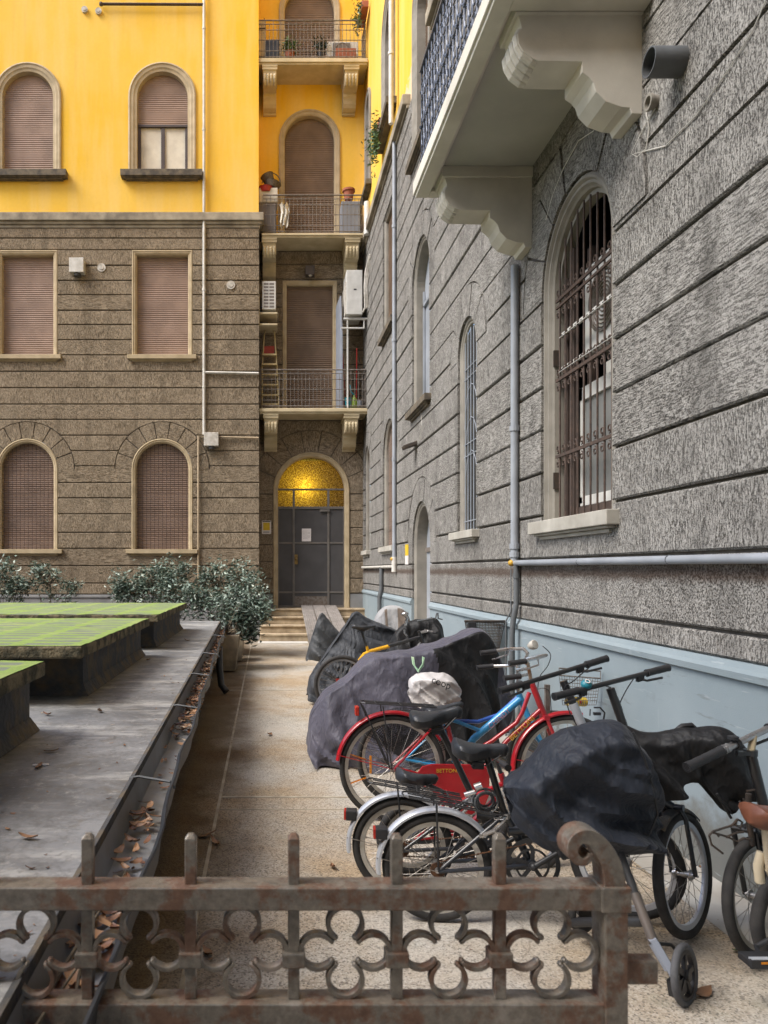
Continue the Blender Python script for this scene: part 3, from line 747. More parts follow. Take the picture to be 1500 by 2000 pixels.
t = pipe('gas_pipe', [(fx(505), yp, fz(857)), (fx(388), yp, fz(853)), (fx(388), yp, fz(1150))], .024, M['pipe_ochre'], 'thin ochre gas pipe bending down beside the grilled window', 'pipe')
m = MB(); m.tube([(fx(388), yp, fz(1103)), (fx(357), yp, fz(1103))], .02, 8); m.build('branch', M['pipe_ochre'], t, smooth=True)

# recess wall
XR = WX
door = dict(u=bxx(608), hw=.955, z0=bz(1187), zs=bz(958), arch=True, r2=1.5)
d1 = dict(u=bxx(605), hw=.68, z0=5.53, zs=bz(549), arch=False)
d2 = dict(u=bxx(604.5), hw=.76, z0=9.72, zs=bz(215)-.76, arch=True)
d3 = dict(u=bxx(604.5), hw=.76, z0=13.9, zs=15.6, arch=True)
m = MB(); sheet(m, pb, XC, XR, 0, 9.9, [door, d1, d2]); m.build('backing_wall', M['groove'], rear)
m = MB()
gb = [1.08]+gl[1:]
courses(m, pb, XC+.03, XR-.02, [1.08,1.45,1.87,2.29,2.71,3.13,3.55,3.97,4.40,4.82,5.38], [door], 5, seed=11, dep=.022)
courses(m, pb, XC+.03, XR-.02, [5.53,5.99,6.38,6.77,7.13,7.49,7.83,8.2,8.54,8.9,9.27,9.6], [d1], 5, seed=12, dep=.022)
m.build('stone_wall', ST_B, rear)
m = MB(); sheet(m, pb, XC, XR, 9.62, 18, [d2, d3], .012); m.build('stucco_wall', M['yellow'], rear)
m = MB(); m.box((XC, BY-.03, .0), (door['u']-door['hw'], BY+.2, 1.06)); m.box((door['u']+door['hw'], BY-.03, .0), (XR, BY+.2, 1.06)); m.build('plinth', M['plinth_grey'], rear)
for o, sm in ((d1, M['shutter_dark']), (d2, M['shutter_dark']), (d3, M['shutter_dark'])):
    dn = sub('balcony_door', rear)
    m = MB(); surround(m, pb, o, PROF_L if o is d1 else [(0,-.02),(0,.05),(.04,.06),(.06,.04),(.11,.035),(.14,.01),(.145,-.17)]); m.build('frame', M['frame'], dn)
    m = MB(); slats(m, pb, o, .10 if o is d1 else .145, -.12, o['z0'], .052); backing(m, pb, o, .1, -.16); m.build('shutter', sm, dn)
# entrance door
dn = sub('entrance_door', rear)
m = MB(); surround(m, pb, door, [(0,-.02),(0,.04),(.03,.06),(.05,.045),(.09,.04),(.115,.02),(.125,0),(.13,-.2)]); m.build('frame', M['frame'], dn)
yb = BY+.12; zt = bz(991); zm = bz(955); zmid = bz(1060); zlow = bz(1157); z0 = door['z0']
cols = [bxx(543), bxx(574), bxx(642), bxx(673)]
m = MB(); m.box((cols[0]-.02, yb, z0), (cols[3]+.02, yb+.04, zt)); m.build('leaf', M['doorgrey'], dn)
m = MB()
for i, u in enumerate(cols): m.box((u-.028, yb-.025, z0), (u+.028, yb-.002, zt if i in (0, 3) else zm))
for z in (z0+.03, zlow, zmid): m.box((cols[0], yb-.018, z-.022), (cols[3], yb-.0025, z+.022))
m.box((cols[0], yb-.03, zt-.03), (cols[3], yb+.03, zt+.03)); m.box((cols[0], yb-.03, zm-.02), (cols[3], yb+.03, zm+.02))
m.box((cols[1]+1.0-.35, yb-.06, zt-.10), (cols[1]+1.0-.1, yb-.026, zt-.045))
m.build('door_bar', pm('door_bar_metal', (.17,.155,.14), (.12,.11,.10), 4, .5, bmp=.03), dn, bevel=.003)
m = MB(); q = dict(door); backing(m, pb, door, .125, -.13, zt, door['zs']+door['hw']-.125); m.build('fanlight', M['amber'], dn)
m = MB(); m.box((cols[1]+.02, yb-.05, bz(1102)), (cols[1]+.10, yb-.026, bz(1083))); m.sphere((cols[1]+.06, yb-.08, bz(1092)), .035); m.build('handle', pm('tarnished_brass', (.30,.20,.07), (.2,.13,.05), 9, .4, metal=.6, bmp=.1), dn, smooth=True)
m = MB(); m.box((cols[1]+.03, yb-.016, z0+.02), (cols[2]-.03, yb-.003, z0+.28)); m.build('kick_plate', M['iron_grey'], dn)
# lobby behind the fanlight with its lit lamp
m = MB()
for q in (((.1,.14,.7),(.1,2.6,.7),(.1,2.6,4.4),(.1,.14,4.4)), ((2.2,.14,.7),(2.2,2.6,.7),(2.2,2.6,4.4),(2.2,.14,4.4)), ((.1,2.6,.7),(2.2,2.6,.7),(2.2,2.6,4.4),(.1,2.6,4.4)),
          ((.1,.14,4.4),(2.2,.14,4.4),(2.2,2.6,4.4),(.1,2.6,4.4)), ((.1,.14,.7),(2.2,.14,.7),(2.2,2.6,.7),(.1,2.6,.7))):
    m.quad(*[(a, BY+b, c) for a, b, c in q])
m.build('lobby', pm('lobby_plaster', (.7,.6,.4), (.65,.55,.36), 2, .9, bmp=0), rear)
ld = bpy.data.lights.new('lobby_lamp', 'POINT'); ld.energy = 8; ld.color = (1, .84, .34); ld.shadow_soft_size = .09
lo = bpy.data.objects.new('lobby_lamp', ld); COL.objects.link(lo); lo.location = (bxx(597), BY+.42, bz(950))
sg = thing('notice_sheet', 'white paper notice taped to the grey entrance door', 'notice', (bxx(599), yb-.03, bz(1057)))
m = MB(); m.box((bxx(590), yb-.032, bz(1057)), (bxx(608), yb-.028, bz(1032))); m.build('paper', M['paper'], sg)
m = MB()
for i in range(7): m.box((bxx(592), yb-.0335, bz(1037+i*2.4)), (bxx(606 if i % 3 else 601), yb-.0325, bz(1037+i*2.4)+.006))
m.build('text_line', pm('faded_ink', (.35,.33,.33), None, 5, .8, bmp=0), sg)
sg = thing('notice_board', 'yellow framed notice on the stone left of the entrance door', 'sign', (bxx(520), BY-.05, bz(1043)))
m = MB(); m.box((bxx(511.5), BY-.055, bz(1043)), (bxx(529.5), BY-.02, bz(1017))); m.build('board', M['paper'], sg, bevel=.003)
m = MB(); m.box((bxx(514), BY-.058, bz(1036)), (bxx(527), BY-.0555, bz(1021))); m.build('panel', M['yellowsign'], sg)
m = MB(); m.box((bxx(512.5), BY-.058, bz(1019.5)), (bxx(528.5), BY-.0555, bz(1018))); m.box((bxx(514), BY-.058, bz(1040)), (bxx(526), BY-.0555, bz(1038.8))); m.build('text_line', M['ink'], sg)

# balconies of the recess
YF = 17.75
def yf(x): return (x-VX)*YF/F
def yz(y): return H-(y-VY)*YF/F
CORB = [(.845,0),(.845,.05),(.815,.14),(.81,.17),(.835,.2),(.83,.26),(.80,.31),(.74,.355),(.70,.37),(.42,.375),(.42,.44),(.376,.47),(.35,.50),(.33,.56),(.27,.62),(.17,.655),(.115,.66),(.10,.695),(0,.70)]
def corbel(parent, mat, base, out, side, width, sx, sz, ribs=True):
    """profile in the out/-Z plane, extruded along side"""
    m = MB(); out = Vector(out); side = Vector(side)
    prof = [(0,0)] + CORB
    m.prism([Vector(base)+out*(p[0]*sx)-Vector((0,0,p[1]*sz)) for p in prof], side*width)
    if ribs:
        # rounded flutes on the scroll's face
        n = 4
        for i in range(n):
            c = side*(width*(i+.5)/n)
            pts = [Vector(base)+c+out*(x*sx)-Vector((0,0,z*sz)) for (x, z) in ((.80,.17),(.825,.21),(.815,.26),(.785,.31),(.73,.35),(.70,.365))]
            m.tube(pts, [width/n*.48]*5+[width/n*.3], 10)
    a = Vector(base)-side*(.025)
    m.prism([a+out*(p[0]*sx+ (.03 if p[0] > 0 else 0))-Vector((0,0,p[1]*sz)) for p in [(0,0),(.845,0),(.845,.03),(.83,.05),(.825,.09),(0,.09)]], side*(width+.05))
    return m.build('corbel', mat, parent, bevel=.004)
def stair_balcony(x0, x1, ytop, ybot, cxs, crb_h, lab=None):
    b = sub('balcony', rear, lab)
    X0, X1, ZT, ZB = yf(x0), yf(x1), yz(ytop), yz(ybot)
    m = MB(); m.box((X0, YF, ZB), (X1, BY+.01, ZT)); m.box((X0-.012, YF-.03, ZB+.045), (X1+.012, BY, ZT-.02)); m.build('slab', M['cream'], b, bevel=.006)
    for (a, c) in cxs:
        corbel(b, M['cream'], (yf(a), BY+.01, ZB+.001), (0,-1,0), (1,0,0), yf(c)-yf(a), .86, crb_h)
    m = MB(); zt = ZT+.93; yr = YF+.05
    def rails(p, q):
        for z, r in ((zt, .016), (ZT+.84, .009), (ZT+.70, .009), (ZT+.46, .009), (ZT+.20, .009), (ZT+.06, .012)):
            m.tube([(p[0], p[1], z), (q[0], q[1], z)], r, 6)
        L = (Vector(q)-Vector(p)).length; n = max(2, int(L/.09))
        for i in range(n+1):
            x = p[0]+(q[0]-p[0])*i/n; y = p[1]+(q[1]-p[1])*i/n
            m.tube([(x, y, ZT), (x, y, ZT+.84 if i % 2 else zt)], .006, 5)
            if i % 2 == 0 and i < n:
                xx = p[0]+(q[0]-p[0])*(i+1)/n; yy = p[1]+(q[1]-p[1])*(i+1)/n
                m.sphere((xx, yy, ZT+.70), .018, 6, 4); m.sphere((xx, yy, ZT+.20), .016, 6, 4)
    rails((X0+.02, yr, 0), (X1-.03, yr, 0)); rails((X1-.03, yr, 0), (X1-.03, BY-.02, 0))
    m.build('railing', M['iron_grey'], b)
    return b, ZT
b1, Z1 = stair_balcony(507, 718, 797, 808, [(516,542),(674,700)], 1.15)
b2, Z2 = stair_balcony(512, 711, 455, 464, [(513,539),(676,702)], 1.15)
b3, Z3 = stair_balcony(502, 717, 113, 126, [(514,540),(674,700)], 1.15)

# steps and ramp
st = thing('entrance_steps', 'worn stone steps with a pale bottom strip up to the entrance door', 'steps', (1.1, 17.2, 0))
for k in range(4):
    m = MB(); m.box((XC+.05, 17.2+.3*k, .18*k+(.001 if k else 0)), (2.41, 18.7, .18*(k+1)-.045)); m.box((XC+.05, 17.165+.3*k, .18*(k+1)-.044), (2.415, 18.7, .18*(k+1))); m.build('step', M['stepstone'], st, bevel=.01)
m = MB(); m.box((XC+.02, 16.75, 0), (.95, 17.16, .012)); m.build('threshold_strip', M['stepwhite'], st)
rp = thing('ramp', 'grey ribbed boards laid as a ramp over the entrance steps', 'ramp', (1.28, 14, 0))
for i in range(3):
    m = MB(); xa = .86+.29*i; a = Vector((xa, 18.25, .79)); b = Vector((xa+.035*i-.02, 13.6, .05)); wv = Vector((.275,0,0))
    m.prism([a, a+wv, b+wv, b], (0, 0, -.035))
    for k in range(6):
        o_ = Vector((.02+k*.045, 0, .004)); m.tube([a+o_, b+o_], .009, 5)
    m.build('board', pm('ribbed_grey_board', (.30,.27,.25), (.20,.18,.165), 7, .7, bmp=.3), rp)

# ------------------------------------------------------------ right wing
right = thing('apartment_building', 'right wing of grey tooled stone with blue grey plinth and the big overhead balcony', 'building', (WX, 8, 0))
pr = Plane('r', WX)
gr = [1.18,1.326,1.75] + [2.127+.3735*i for i in range(20)]
gr = [z for z in gr if z < 9.4] + [9.5]
UW, UE = -4.0, 18.52
A = dict(u=5.83, hw=.665, z0=2.07, zs=4.03, arch=True, r2=1.14, nw=7)
B = dict(u=8.93, hw=.41, z0=2.12, zs=4.27, arch=True, r2=.80, nw=5)
Cd = dict(u=11.58, hw=.66, z0=0.0, zs=2.06, arch=True, r2=1.05, nw=5)
C1 = dict(u=11.62, hw=.64, z0=4.25, zs=6.2, arch=True, r2=1.0, nw=5)
C2 = dict(u=11.62, hw=.64, z0=8.35, zs=10.7, arch=True)
D0 = dict(u=14.62, hw=.70, z0=2.12, zs=3.92, arch=True, r2=1.1, nw=7)
D1 = dict(u=14.62, hw=.70, z0=6.42, zs=8.86, arch=False)
D2 = dict(u=14.8, hw=.72, z0=10.56, zs=12.5, arch=True)
D3 = dict(u=14.8, hw=.72, z0=14.6, zs=16.4, arch=True)
E0 = dict(u=17.75, hw=.42, z0=2.12, zs=4.2, arch=True, r2=.75, nw=5)
E2 = dict(u=17.75, hw=.42, z0=10.75, zs=12.7, arch=True)
lowops = [A, B, Cd, C1, D0, D1, E0]
m = MB(); sheet(m, pr, UW, UE, 0, 8.35, lowops); sheet(m, pr, UW, UE, 8.35, 9.5, [C2, D1]); m.build('backing_wall', M['grooveR'], right)
m = MB(); courses(m, pr, UW, UE, gr, lowops+[dict(C2, z0=8.35, zs=12)], 6, seed=5, dep=.04, gap=.010); 
m.build('stone_wall', ST_R, right)
m = MB(); sheet(m, pr, UW, UE, 9.5, 20, [C2, D2, D3, E2]); m.build('stucco_wall', M['yellow'], right)
# plinth, split by the stair door
m = MB()
for (a, b) in ((UW, Cd['u']-Cd['hw']-.03), (Cd['u']+Cd['hw']+.03, UE)):
    m.box((WX-.05, a, 0), (WX+.2, b, 1.088))
    prof = [(0,1.089),(-.055,1.089),(-.075,1.10),(-.078,1.135),(-.06,1.155),(-.045,1.185),(0,1.185)]
    m.prism([(WX+p[0], a, p[1]) for p in prof], (0, b-a, 0))
m.build('plinth', M['plinth'], right)
m = MB()
for (a, b) in ((12.6, UE),):
    m.box((WX-.07, a, 9.5), (WX+.1, b, 9.56)); m.box((WX-.14, a, 9.561), (WX+.1, b, 9.74))
m.box((WX-.07, UW, 9.5), (WX+.1, 10.8, 9.56)); m.box((WX-.14, UW, 9.561), (WX+.1, 10.8, 9.74))
m.build('cornice', M['cornice'], right, bevel=.012)
# small columns
wB = window(right, pr, B, M['frameR'], PROF_R[:4]+[(.065,-.006),(.07,-.012),(.08,-.03)], .08, None, None, None, None, M['sillR'], .12, .09, .13)
m = MB(); backing(m, pr, B, .08, -.028); m.build('pane', M['glassdark'], wB)
m = MB()
w = B['hw']-.1
for i in range(5):
    u = B['u']-w+2*w*(i+.5)/5; x = u-B['u']; m.tube([pr(u, B['z0'], -.012), pr(u, B['zs']+math.sqrt(max(0, w*w-x*x)), -.012)], .0055, 6)
for z in (2.25, 3.05, 3.2, 4.0, 4.12): m.tube([pr(B['u']-w, z, -.016), pr(B['u']+w, z, -.016)], .007, 6)
for z in (3.0, 3.4, 2.6): m.tube([pr(B['u']-w*math.cos(PI*k/8)*.9, z+.5*math.sin(PI*k/8), -.016) for k in range(9)], .005, 5)
m.build('grille', M['zinc'], wB)
wC = window(right, pr, C1, M['frameR'], PROF_R, .10, None, None, None, None, M['sill_dark'], .12, .10, .14)
m = MB(); backing(m, pr, C1, .08, -.155); m.build('pane', M['zinc'], wC)
m = MB(); w = C1['hw']-.1
for u in (-w, 0, w-.02): m.box((WX+.115, C1['u']+u-.02, C1['z0']), (WX+.15, C1['u']+u+.02, C1['zs']+ (.5 if u == 0 else 0)))
m.box((WX+.115, C1['u']-w, 5.95), (WX+.15, C1['u']+w, 6.0)); m.build('casement', M['zinc'], wC)
wC = window(right, pr, C2, M['frameR'], PROF_Y, .2, M['shutter_dark'], None, None, None, M['sill_dark'], .1, .12, .14)
dC = sub('stair_door', right)
m = MB(); surround(m, pr, Cd, PROF_R[:-1]+[(.08,-.19)]); m.build('frame', M['frameR'], dC)
m = MB(); backing(m, pr, Cd, .08, -.18); m.build('leaf', M['zinc'], dC)
m = MB(); m.box((WX+.15, Cd['u']-.56, 1.95), (WX+.175, Cd['u']+.56, 2.02)); m.box((WX+.15, Cd['u']-.02, 0), (WX+.175, Cd['u']+.02, 2.6)); m.build('bar', M['iron_grey'], dC)
window(right, pr, D0, M['frameR'], PROF_S, .08, M['shutter'], None, (8, 5), M['iron_grey'], M['sillR'], d_sh=-.06)
window(right, pr, D1, M['frameR'], PROF_S, .08, M['shutter_dark'], None, None, None, M['sill_dark'], .1, .12, .14, d_sh=-.06)
window(right, pr, D2, M['frameR'], PROF_Y, .2, M['shutter_dark'], None, None, None, M['sill_dark'], .15, .13, .2)
window(right, pr, D3, M['frameR'], PROF_Y, .2, M['shutter_dark'], None, None, None, M['sill_dark'], .15, .13, .2)
window(right, pr, E0, M['frameR'], PROF_S, .08, M['shutter_dark'], None, None, None, M['sillR'], .08)
window(right, pr, E2, M['frameR'], PROF_Y[:5]+[(.14,-.15)], .14, M['shutter'], None, None, None, M['sill_dark'], .1, .12, .14)
# the big window
wA = window(right, pr, A, M['frameR'], [(0,-.02),(0,.015),(.02,.03),(.035,.03),(.05,.005),(.07,.005),(.085,-.02),(.10,-.035),(.105,-.07),(.14,-.07),(.145,-.15)],
            .14, None, None, None, None, M['sillR'], .10, .105, .13, label='large arched window with rusty scroll grille and white cabinet inside')
u, z0, zs = A['u'], A['z0'], A['zs']; wi = A['hw']-.13
m = MB(); m.box((WX+.75, u-1.2, 1.6), (WX+.8, u+1.2, 5.1)); m.box((WX+.27, u+1.2, 1.6), (WX+.8, u+1.25, 5.1)); m.box((WX+.27, u-1.25, 1.6), (WX+.8, u-1.2, 5.1)); m.box((WX+.27, u-1.2, 5.1), (WX+.8, u+1.2, 5.15)); m.box((WX+.27, u-1.2, 1.55), (WX+.8, u+1.2, 1.6))
m.build('interior', M['darkroom'], wA)
m = MB()
m.box((WX+.10, u+wi-.07, z0), (WX+.16, u+wi, zs+.1)); m.box((WX+.10, u+wi-.20, z0), (WX+.15, u+wi-.12, zs+.3))
m.box((WX+.12, u-wi, z0), (WX+.2, u+wi-.2, z0+.10)); m.box((WX+.2, u+.22, z0+.1), (WX+.24, u+.3, 4.3)); m.build('casement', M['wood'], wA, bevel=.004)
m = MB(); m.box((WX+.185, u-.42, 2.26), (WX+.20, u+.30, 3.05)); m.build('pane', M['glassgrey'], wA)
m = MB()
for (a, b, c, d) in ((-.47,-.42,2.2,3.16),(.30,.35,2.2,3.16),(-.47,.35,2.18,2.26),(-.47,.35,3.05,3.16)):
    m.box((WX+.16, u+a, c), (WX+.21, u+b, d))
m.box((WX+.24, u-.5, 2.15), (WX+.26, u+.05, 3.3)); m.build('inner_frame', M['white'], wA, bevel=.004)
m = MB(); m.box((WX+.17, u-.48, 3.40), (WX+.40, u+.30, 4.12)); m.build('cabinet', M['white'], wA, bevel=.015)
m = MB(); m.lathe((WX+.165, u-.08, 3.76), [(.25,0),(.25,.015),(.23,.015),(.23,0)], 28, Vector((-1,0,0)))
for k in range(7): m.lathe((WX+.165, u-.08, 3.76), [(.03+.03*k,0),(.036+.03*k,.01),(.042+.03*k,0)], 28, Vector((-1,0,0)))
m.build('fan_guard', M['iron_grey'], wA)
m = MB(); m.box((WX+.22, u-.5, 4.15), (WX+.25, u-.12, 4.6)); m.build('shutter_board', M['ochreboard'], wA)
for za in (3.33, 3.62):
    m = MB(); m.box((WX+.055, u-wi+.02, za), (WX+.062, u+wi-.06, za+.042))
    m.box((WX+.035, u-wi+.02, za), (WX+.062, u+wi-.06, za+.004))
    m.mi = 1
    for k in range(18): m.box((WX+.0535, u-wi+.05+k*.055, za+.013), (WX+.0545, u-wi+.075+k*.055, za+.029))
    m.build('perforated_rail', [M['white'], M['ink']], wA)
gm = MB(); nb = 9
for i in range(nb):
    uu = u-wi+2*wi*(i+.5)/nb; x = uu-u; gm.tube([pr(uu, z0, -.045), pr(uu, zs+math.sqrt(max(0, wi*wi-x*x))-.01, -.045)], .0085, 6)
for z in (2.62, 3.27, 3.95):
    gm.box((WX+.03, u-wi, z-.013), (WX+.045, u+wi, z+.013))
    if z > 3.9: gm.box((WX+.03, u-wi, z-.07), (WX+.045, u+wi, z-.05))
    for i in range(nb):
        uu = u-wi+2*wi*(i+.5)/nb
        for sgn in (1, -1):
            c = z+sgn*(.062 if z < 3.9 or sgn > 0 else .12)
            pts = []
            for k in range(15):
                a = -PI/2*sgn + k*2*PI*1.15/14*sgn; rr = .036*(1-.045*k)
                pts.append(pr(uu+.038-rr*math.cos(a)*.9, c+rr*math.sin(a), -.042))
            gm.tube(pts, .0055, 5)
gm.build('grille', M['rust_bar'], wA)
for z in (2.35, 3.4):
    m = MB(); m.box((WX+.02, u+wi+.01, z), (WX+.09, u+wi+.03, z+.14)); m.build('hinge', M['iron'], wA)

# the big balcony overhead
bb = sub('balcony', right, 'big grey balcony seen from below with scroll brackets and iron railing')
Y0b, Y1b, XB, ZB = 4.62, 7.12, 1.43, 5.22
m = MB(); m.box((XB+.10, Y0b+.10, ZB+.09), (WX, Y1b-.10, ZB+.2)); m.build('slab', M['soffit'], bb)
m = MB()
def rim(d0, d1, za, zb):
    m.box((XB+d0, Y0b+d0, za), (XB+d1, Y1b-d0, zb)); m.box((XB+d1+.0005, Y0b+d0, za), (WX, Y0b+d1, zb)); m.box((XB+d1+.0005, Y1b-d1, za), (WX, Y1b-d0, zb))
rim(0, .12, ZB, ZB+.18); rim(-.02, .06, ZB+.03, ZB+.155); rim(.121, .15, ZB+.035, ZB+.088)
m.build('fascia', M['bal'], bb, bevel=.005)
for yb_ in (4.77, 6.74):
    corbel(bb, M['bal'], (WX, yb_, ZB+.088), (-1,0,0), (0,1,0), .28, 1.0, 1.04)
m = MB()
zt_ = ZB+.2+.98; zb0 = ZB+.2
def fancy(p, q):
    p = Vector(p); q = Vector(q); L = (q-p).length; t = (q-p).normalized(); nrm = t.cross(Vector((0,0,1)))
    m.obox((p+q)/2+Vector((0,0,zt_)), t, nrm, Vector((0,0,1)), (L/2, .022, .012))
    for z in (zb0+.06, zb0+.2, zb0+.45, zb0+.7, zb0+.86): m.tube([p+Vector((0,0,z)), q+Vector((0,0,z))], .008, 5)
    n = int(L/.105)
    for i in range(n+1):
        c = p+t*(L*i/n)
        m.tube([c+Vector((0,0,zb0)), c+Vector((0,0,zt_))], .0075, 5)
        m.sphere(c+Vector((0,0,zb0+.45)), .022, 6, 4); m.sphere(c+Vector((0,0,zb0+.13)), .018, 6, 4); m.sphere(c+Vector((0,0,zb0+.78)), .018, 6, 4)
        if i < n:
            c2 = c+t*(L/n/2)
            for (zc, rr) in ((zb0+.13, .035), (zb0+.325, .048), (zb0+.575, .048), (zb0+.78, .035)):
                m.tube([c2+t*(rr*math.cos(a*PI/5))+Vector((0,0,zc+rr*1.6*math.sin(a*PI/5))) for a in range(10)], .006, 4, closed=True)
fancy((XB+.05, Y0b+.05, 0), (XB+.05, Y1b-.05, 0)); fancy((XB+.05, Y1b-.05, 0), (WX-.01, Y1b-.05, 0)); fancy((XB+.05, Y0b+.05, 0), (WX-.01, Y0b+.05, 0))
m.build('railing', M['iron_blue'], bb)

# unseen wing added behind the camera, its height set to shade the recess
fr_ = thing('apartment_building', 'unseen wing added behind the camera to block light, yellow above stone, with a passage arch', 'building', (0, -5.5, 0))
m = MB(); ow = [dict(u=.4, hw=1.7, z0=-.1, zs=2.6, arch=True)]
pz = Plane('f', -5.5); sheet(m, pz, -20, 2.45, 0, 9.9, ow); m.build('stone_wall', ST_L[2], fr_)
m = MB(); sheet(m, pz, -20, 2.45, 9.9, 19, []); m.build('stucco_wall', M['yellow'], fr_)
m = MB(); m.box((-20, -14, 19), (2.45, -5.2, 19.3)); m.build('roof', M['cornice'], fr_)

# ------------------------------------------------------------ pipes and fittings on the right wall
xp = WX-.085
D7 = F*xp/(1005-VX)
t = pipe('drainpipe', [(xp, D7, 4.55), (xp, D7, 1.82), (xp, D7, 1.72)], .038, M['zinc'], 'grey downpipe beneath the big balcony bracket, beside the large grilled window',
         clamps=[(xp, D7, z) for z in (1.88, 1.80, 3.0)], group='downpipes on the right wall')
t2 = pipe('water_pipe', [(xp, D7+.05, 1.72), (xp-.002, 5.2, 1.715), (xp, 3.0, 1.705), (xp, 1.0, 1.70), (xp, -3, 1.69)], .027, M['zinc'], 'grey pipe running level along the right wall above the plinth', 'pipe')
m = MB(); m.sphere((xp-.03, D7, 1.72), .032, 12, 8); m.build('valve_cap', M['brass'], t2, smooth=True)
for yy in (5.6, 4.35, 3.2):
    m = MB(); m.cyl((xp, yy-.004, 1.713), (xp, yy+.004, 1.713), .0295, 14); m.build('joint_ring', M['duct'], t2)
pipe('drainpipe', [(xp, D7-.05, 1.70), (xp, D7-.05, 1.33), (xp-.03, D7-.05, 1.17), (xp-.04, D7-.05, 1.05), (xp-.04, D7-.05, .02)], .027, M['duct'],
     'thin dark grey pipe dropping from the yellow valve to the ground', clamps=[(xp, D7-.05, 1.6)])
pipe('conduit', [(WX-.045, D7+.22, 1.66), (WX-.045, D7+.22, 1.25), (WX-.09, D7+.24, 1.15), (WX-.09, D7+.24, .02)], .008, M['duct'], 'thin conduit beside the lower drainpipe on the right wall', 'conduit')
D14 = F*xp/(770-VX)
pipe('drainpipe', [(xp, D14, 9.75), (xp, D14, 1.75)], .038, M['zinc'], 'long grey downpipe on the right wall between the small windows, below the cornice',
     clamps=[(xp, D14, z) for z in (8.0, 5.9, 3.7)], group='downpipes on the right wall')
pipe('drainpipe', [(xp-.06, D14, 19), (xp-.06, D14, 9.9)], .045, M['pipe_pale'], 'pale downpipe crossing the yellow upper storeys of the right wing', clamps=[(xp-.06, D14, z) for z in (12.2, 11.2)])
t = pipe('water_pipe', [(xp, D14, 1.72), (xp, 18.3, 1.72)], .03, M['pipe_pale'], 'pale pipe elbow running level to the far corner of the right wall', 'pipe')
m = MB(); m.tube([(xp, D14, 1.9), (xp, D14, 1.62)], .05, 10); m.build('trap', M['pipe_pale'], t, smooth=True)
m = MB(); m.sphere((xp-.04, D14, 1.86), .036); m.build('valve_cap', M['brass'], t, smooth=True)
m = MB(); dd = F*xp/(745-VX); m.tube([(xp, dd, 1.72), (xp, dd, 1.3), (xp-.04, dd, 1.1), (xp-.04, dd, .05)], .045, 10); m.build('drop_pipe', M['duct'], t, smooth=True)
pipe('exhaust_duct', [P(717, 395, 17.3), P(717, 458, 17.3)], .075, M['white'], 'short white exhaust duct at the end of the middle balcony', 'duct', n=14)
m = MB(); a = P(722, 428, 17.2); m.tube([P(719, 428, 17.25), P(741, 428, 16.4)], .055, 10)
tag(m.build('duct_arm', M['greypanel'], smooth=True), 'horizontal grey duct arm joining the white duct to the wall', 'duct')
t = thing('flue_duct', 'wide grey duct stub poking from the wall beside the balcony bracket', 'duct', (WX, 4.31, 4.6))
m = MB(); c = Vector((WX, 4.31, 4.60)); m.lathe(c, [(.08,-.1),(.08,.23),(.073,.23),(.073,-.05)], 28, Vector((-1,0,0))); m.build('pipe', M['duct'], t, smooth=True)
m = MB(); m.lathe(c, [(0,-.0),(.072,-.0)], 24, Vector((-1,0,0))); m.build('hole', M['darkroom'], t)
D_, z_ = RW(1293, 200)
t = thing('air_vent', 'small beige vent pipe under the grey duct stub', 'vent', (WX, D_, z_))
m = MB(); m.lathe((WX, D_, z_), [(.04,-.05),(.042,.07),(.05,.07),(.05,.09),(.036,.09),(.03,.02),(0,.02)], 18, Vector((-1,0,0))); m.build('pipe', M['frameR'], t, smooth=True)
def cable(name, lab, pts, r=.004, mat=None, sag=0):
    m = MB(); m.tube(pts, r, 5); return tag(m.build(name, mat or M['pipe_pale'], smooth=True), lab, 'cable', 'loose cables near the balcony bracket')
def rwp(x, y, out=.045):
    D_, z_ = RW(x, y, WX-out); return Vector((WX-out, D_, z_))
cable('wall_cable', 'long pale cable sweeping up the right wall past the balcony bracket', [rwp(1240, 300), rwp(1300, 285), rwp(1360, 225), rwp(1420, 140), rwp(1470, 60), rwp(1500, -10), rwp(1600, -200)], .004)
cable('wall_cable', 'short pale cable loop dangling beneath the vent pipe', [rwp(1280, 212), rwp(1262, 240), rwp(1250, 265), rwp(1233, 300), rwp(1245, 306), rwp(1262, 290), rwp(1268, 250), rwp(1262, 220)], .004)
cable('wall_cable', 'thin cable arching over the large window top under the balcony', [rwp(1160, 255), rwp(1130, 275), rwp(1100, 330), rwp(1080, 380), rwp(1066, 430)], .004)
cable('wall_cable', 'pale conduit stubs hanging down the wall beside the wall lamp', [rwp(822, 800), rwp(824, 830), rwp(820, 862)], .006)
m = MB(); D_, z_ = RW(819, 800); m.box((WX-.075, D_-.05, z_-.05), (WX-.03, D_+.05, z_+.06)); tag(m.build('junction_box', M['white'], bevel=.005), 'small white junction box under the stair window sill', 'junction box')
D_, z_ = RW(818, 870)
t = thing('wall_lamp', 'dark outdoor lamp on the right wall above the stair door', 'lamp', (WX, D_, z_))
m = MB(); m.obox((WX-.14, D_, z_), Vector((1,0,.35)).normalized(), Vector((0,1,0)), Vector((-.35,0,1)).normalized(), (.12,.10,.03)); m.build('head', M['iron'], t, bevel=.01)
m = MB(); m.tube([(WX, D_, z_+.05), (WX-.08, D_, z_+.03)], .02, 8); m.build('arm', M['iron'], t)
D_, z_ = RW(800, 1083)
t = thing('house_sign', 'narrow yellow and white plate beside the stair door', 'sign', (WX, D_, z_))
m = MB(); m.box((WX-.055, D_-.12, z_-.02), (WX-.04, D_+.12, z_+.17)); m.build('upper_plate', M['yellowsign'], t)
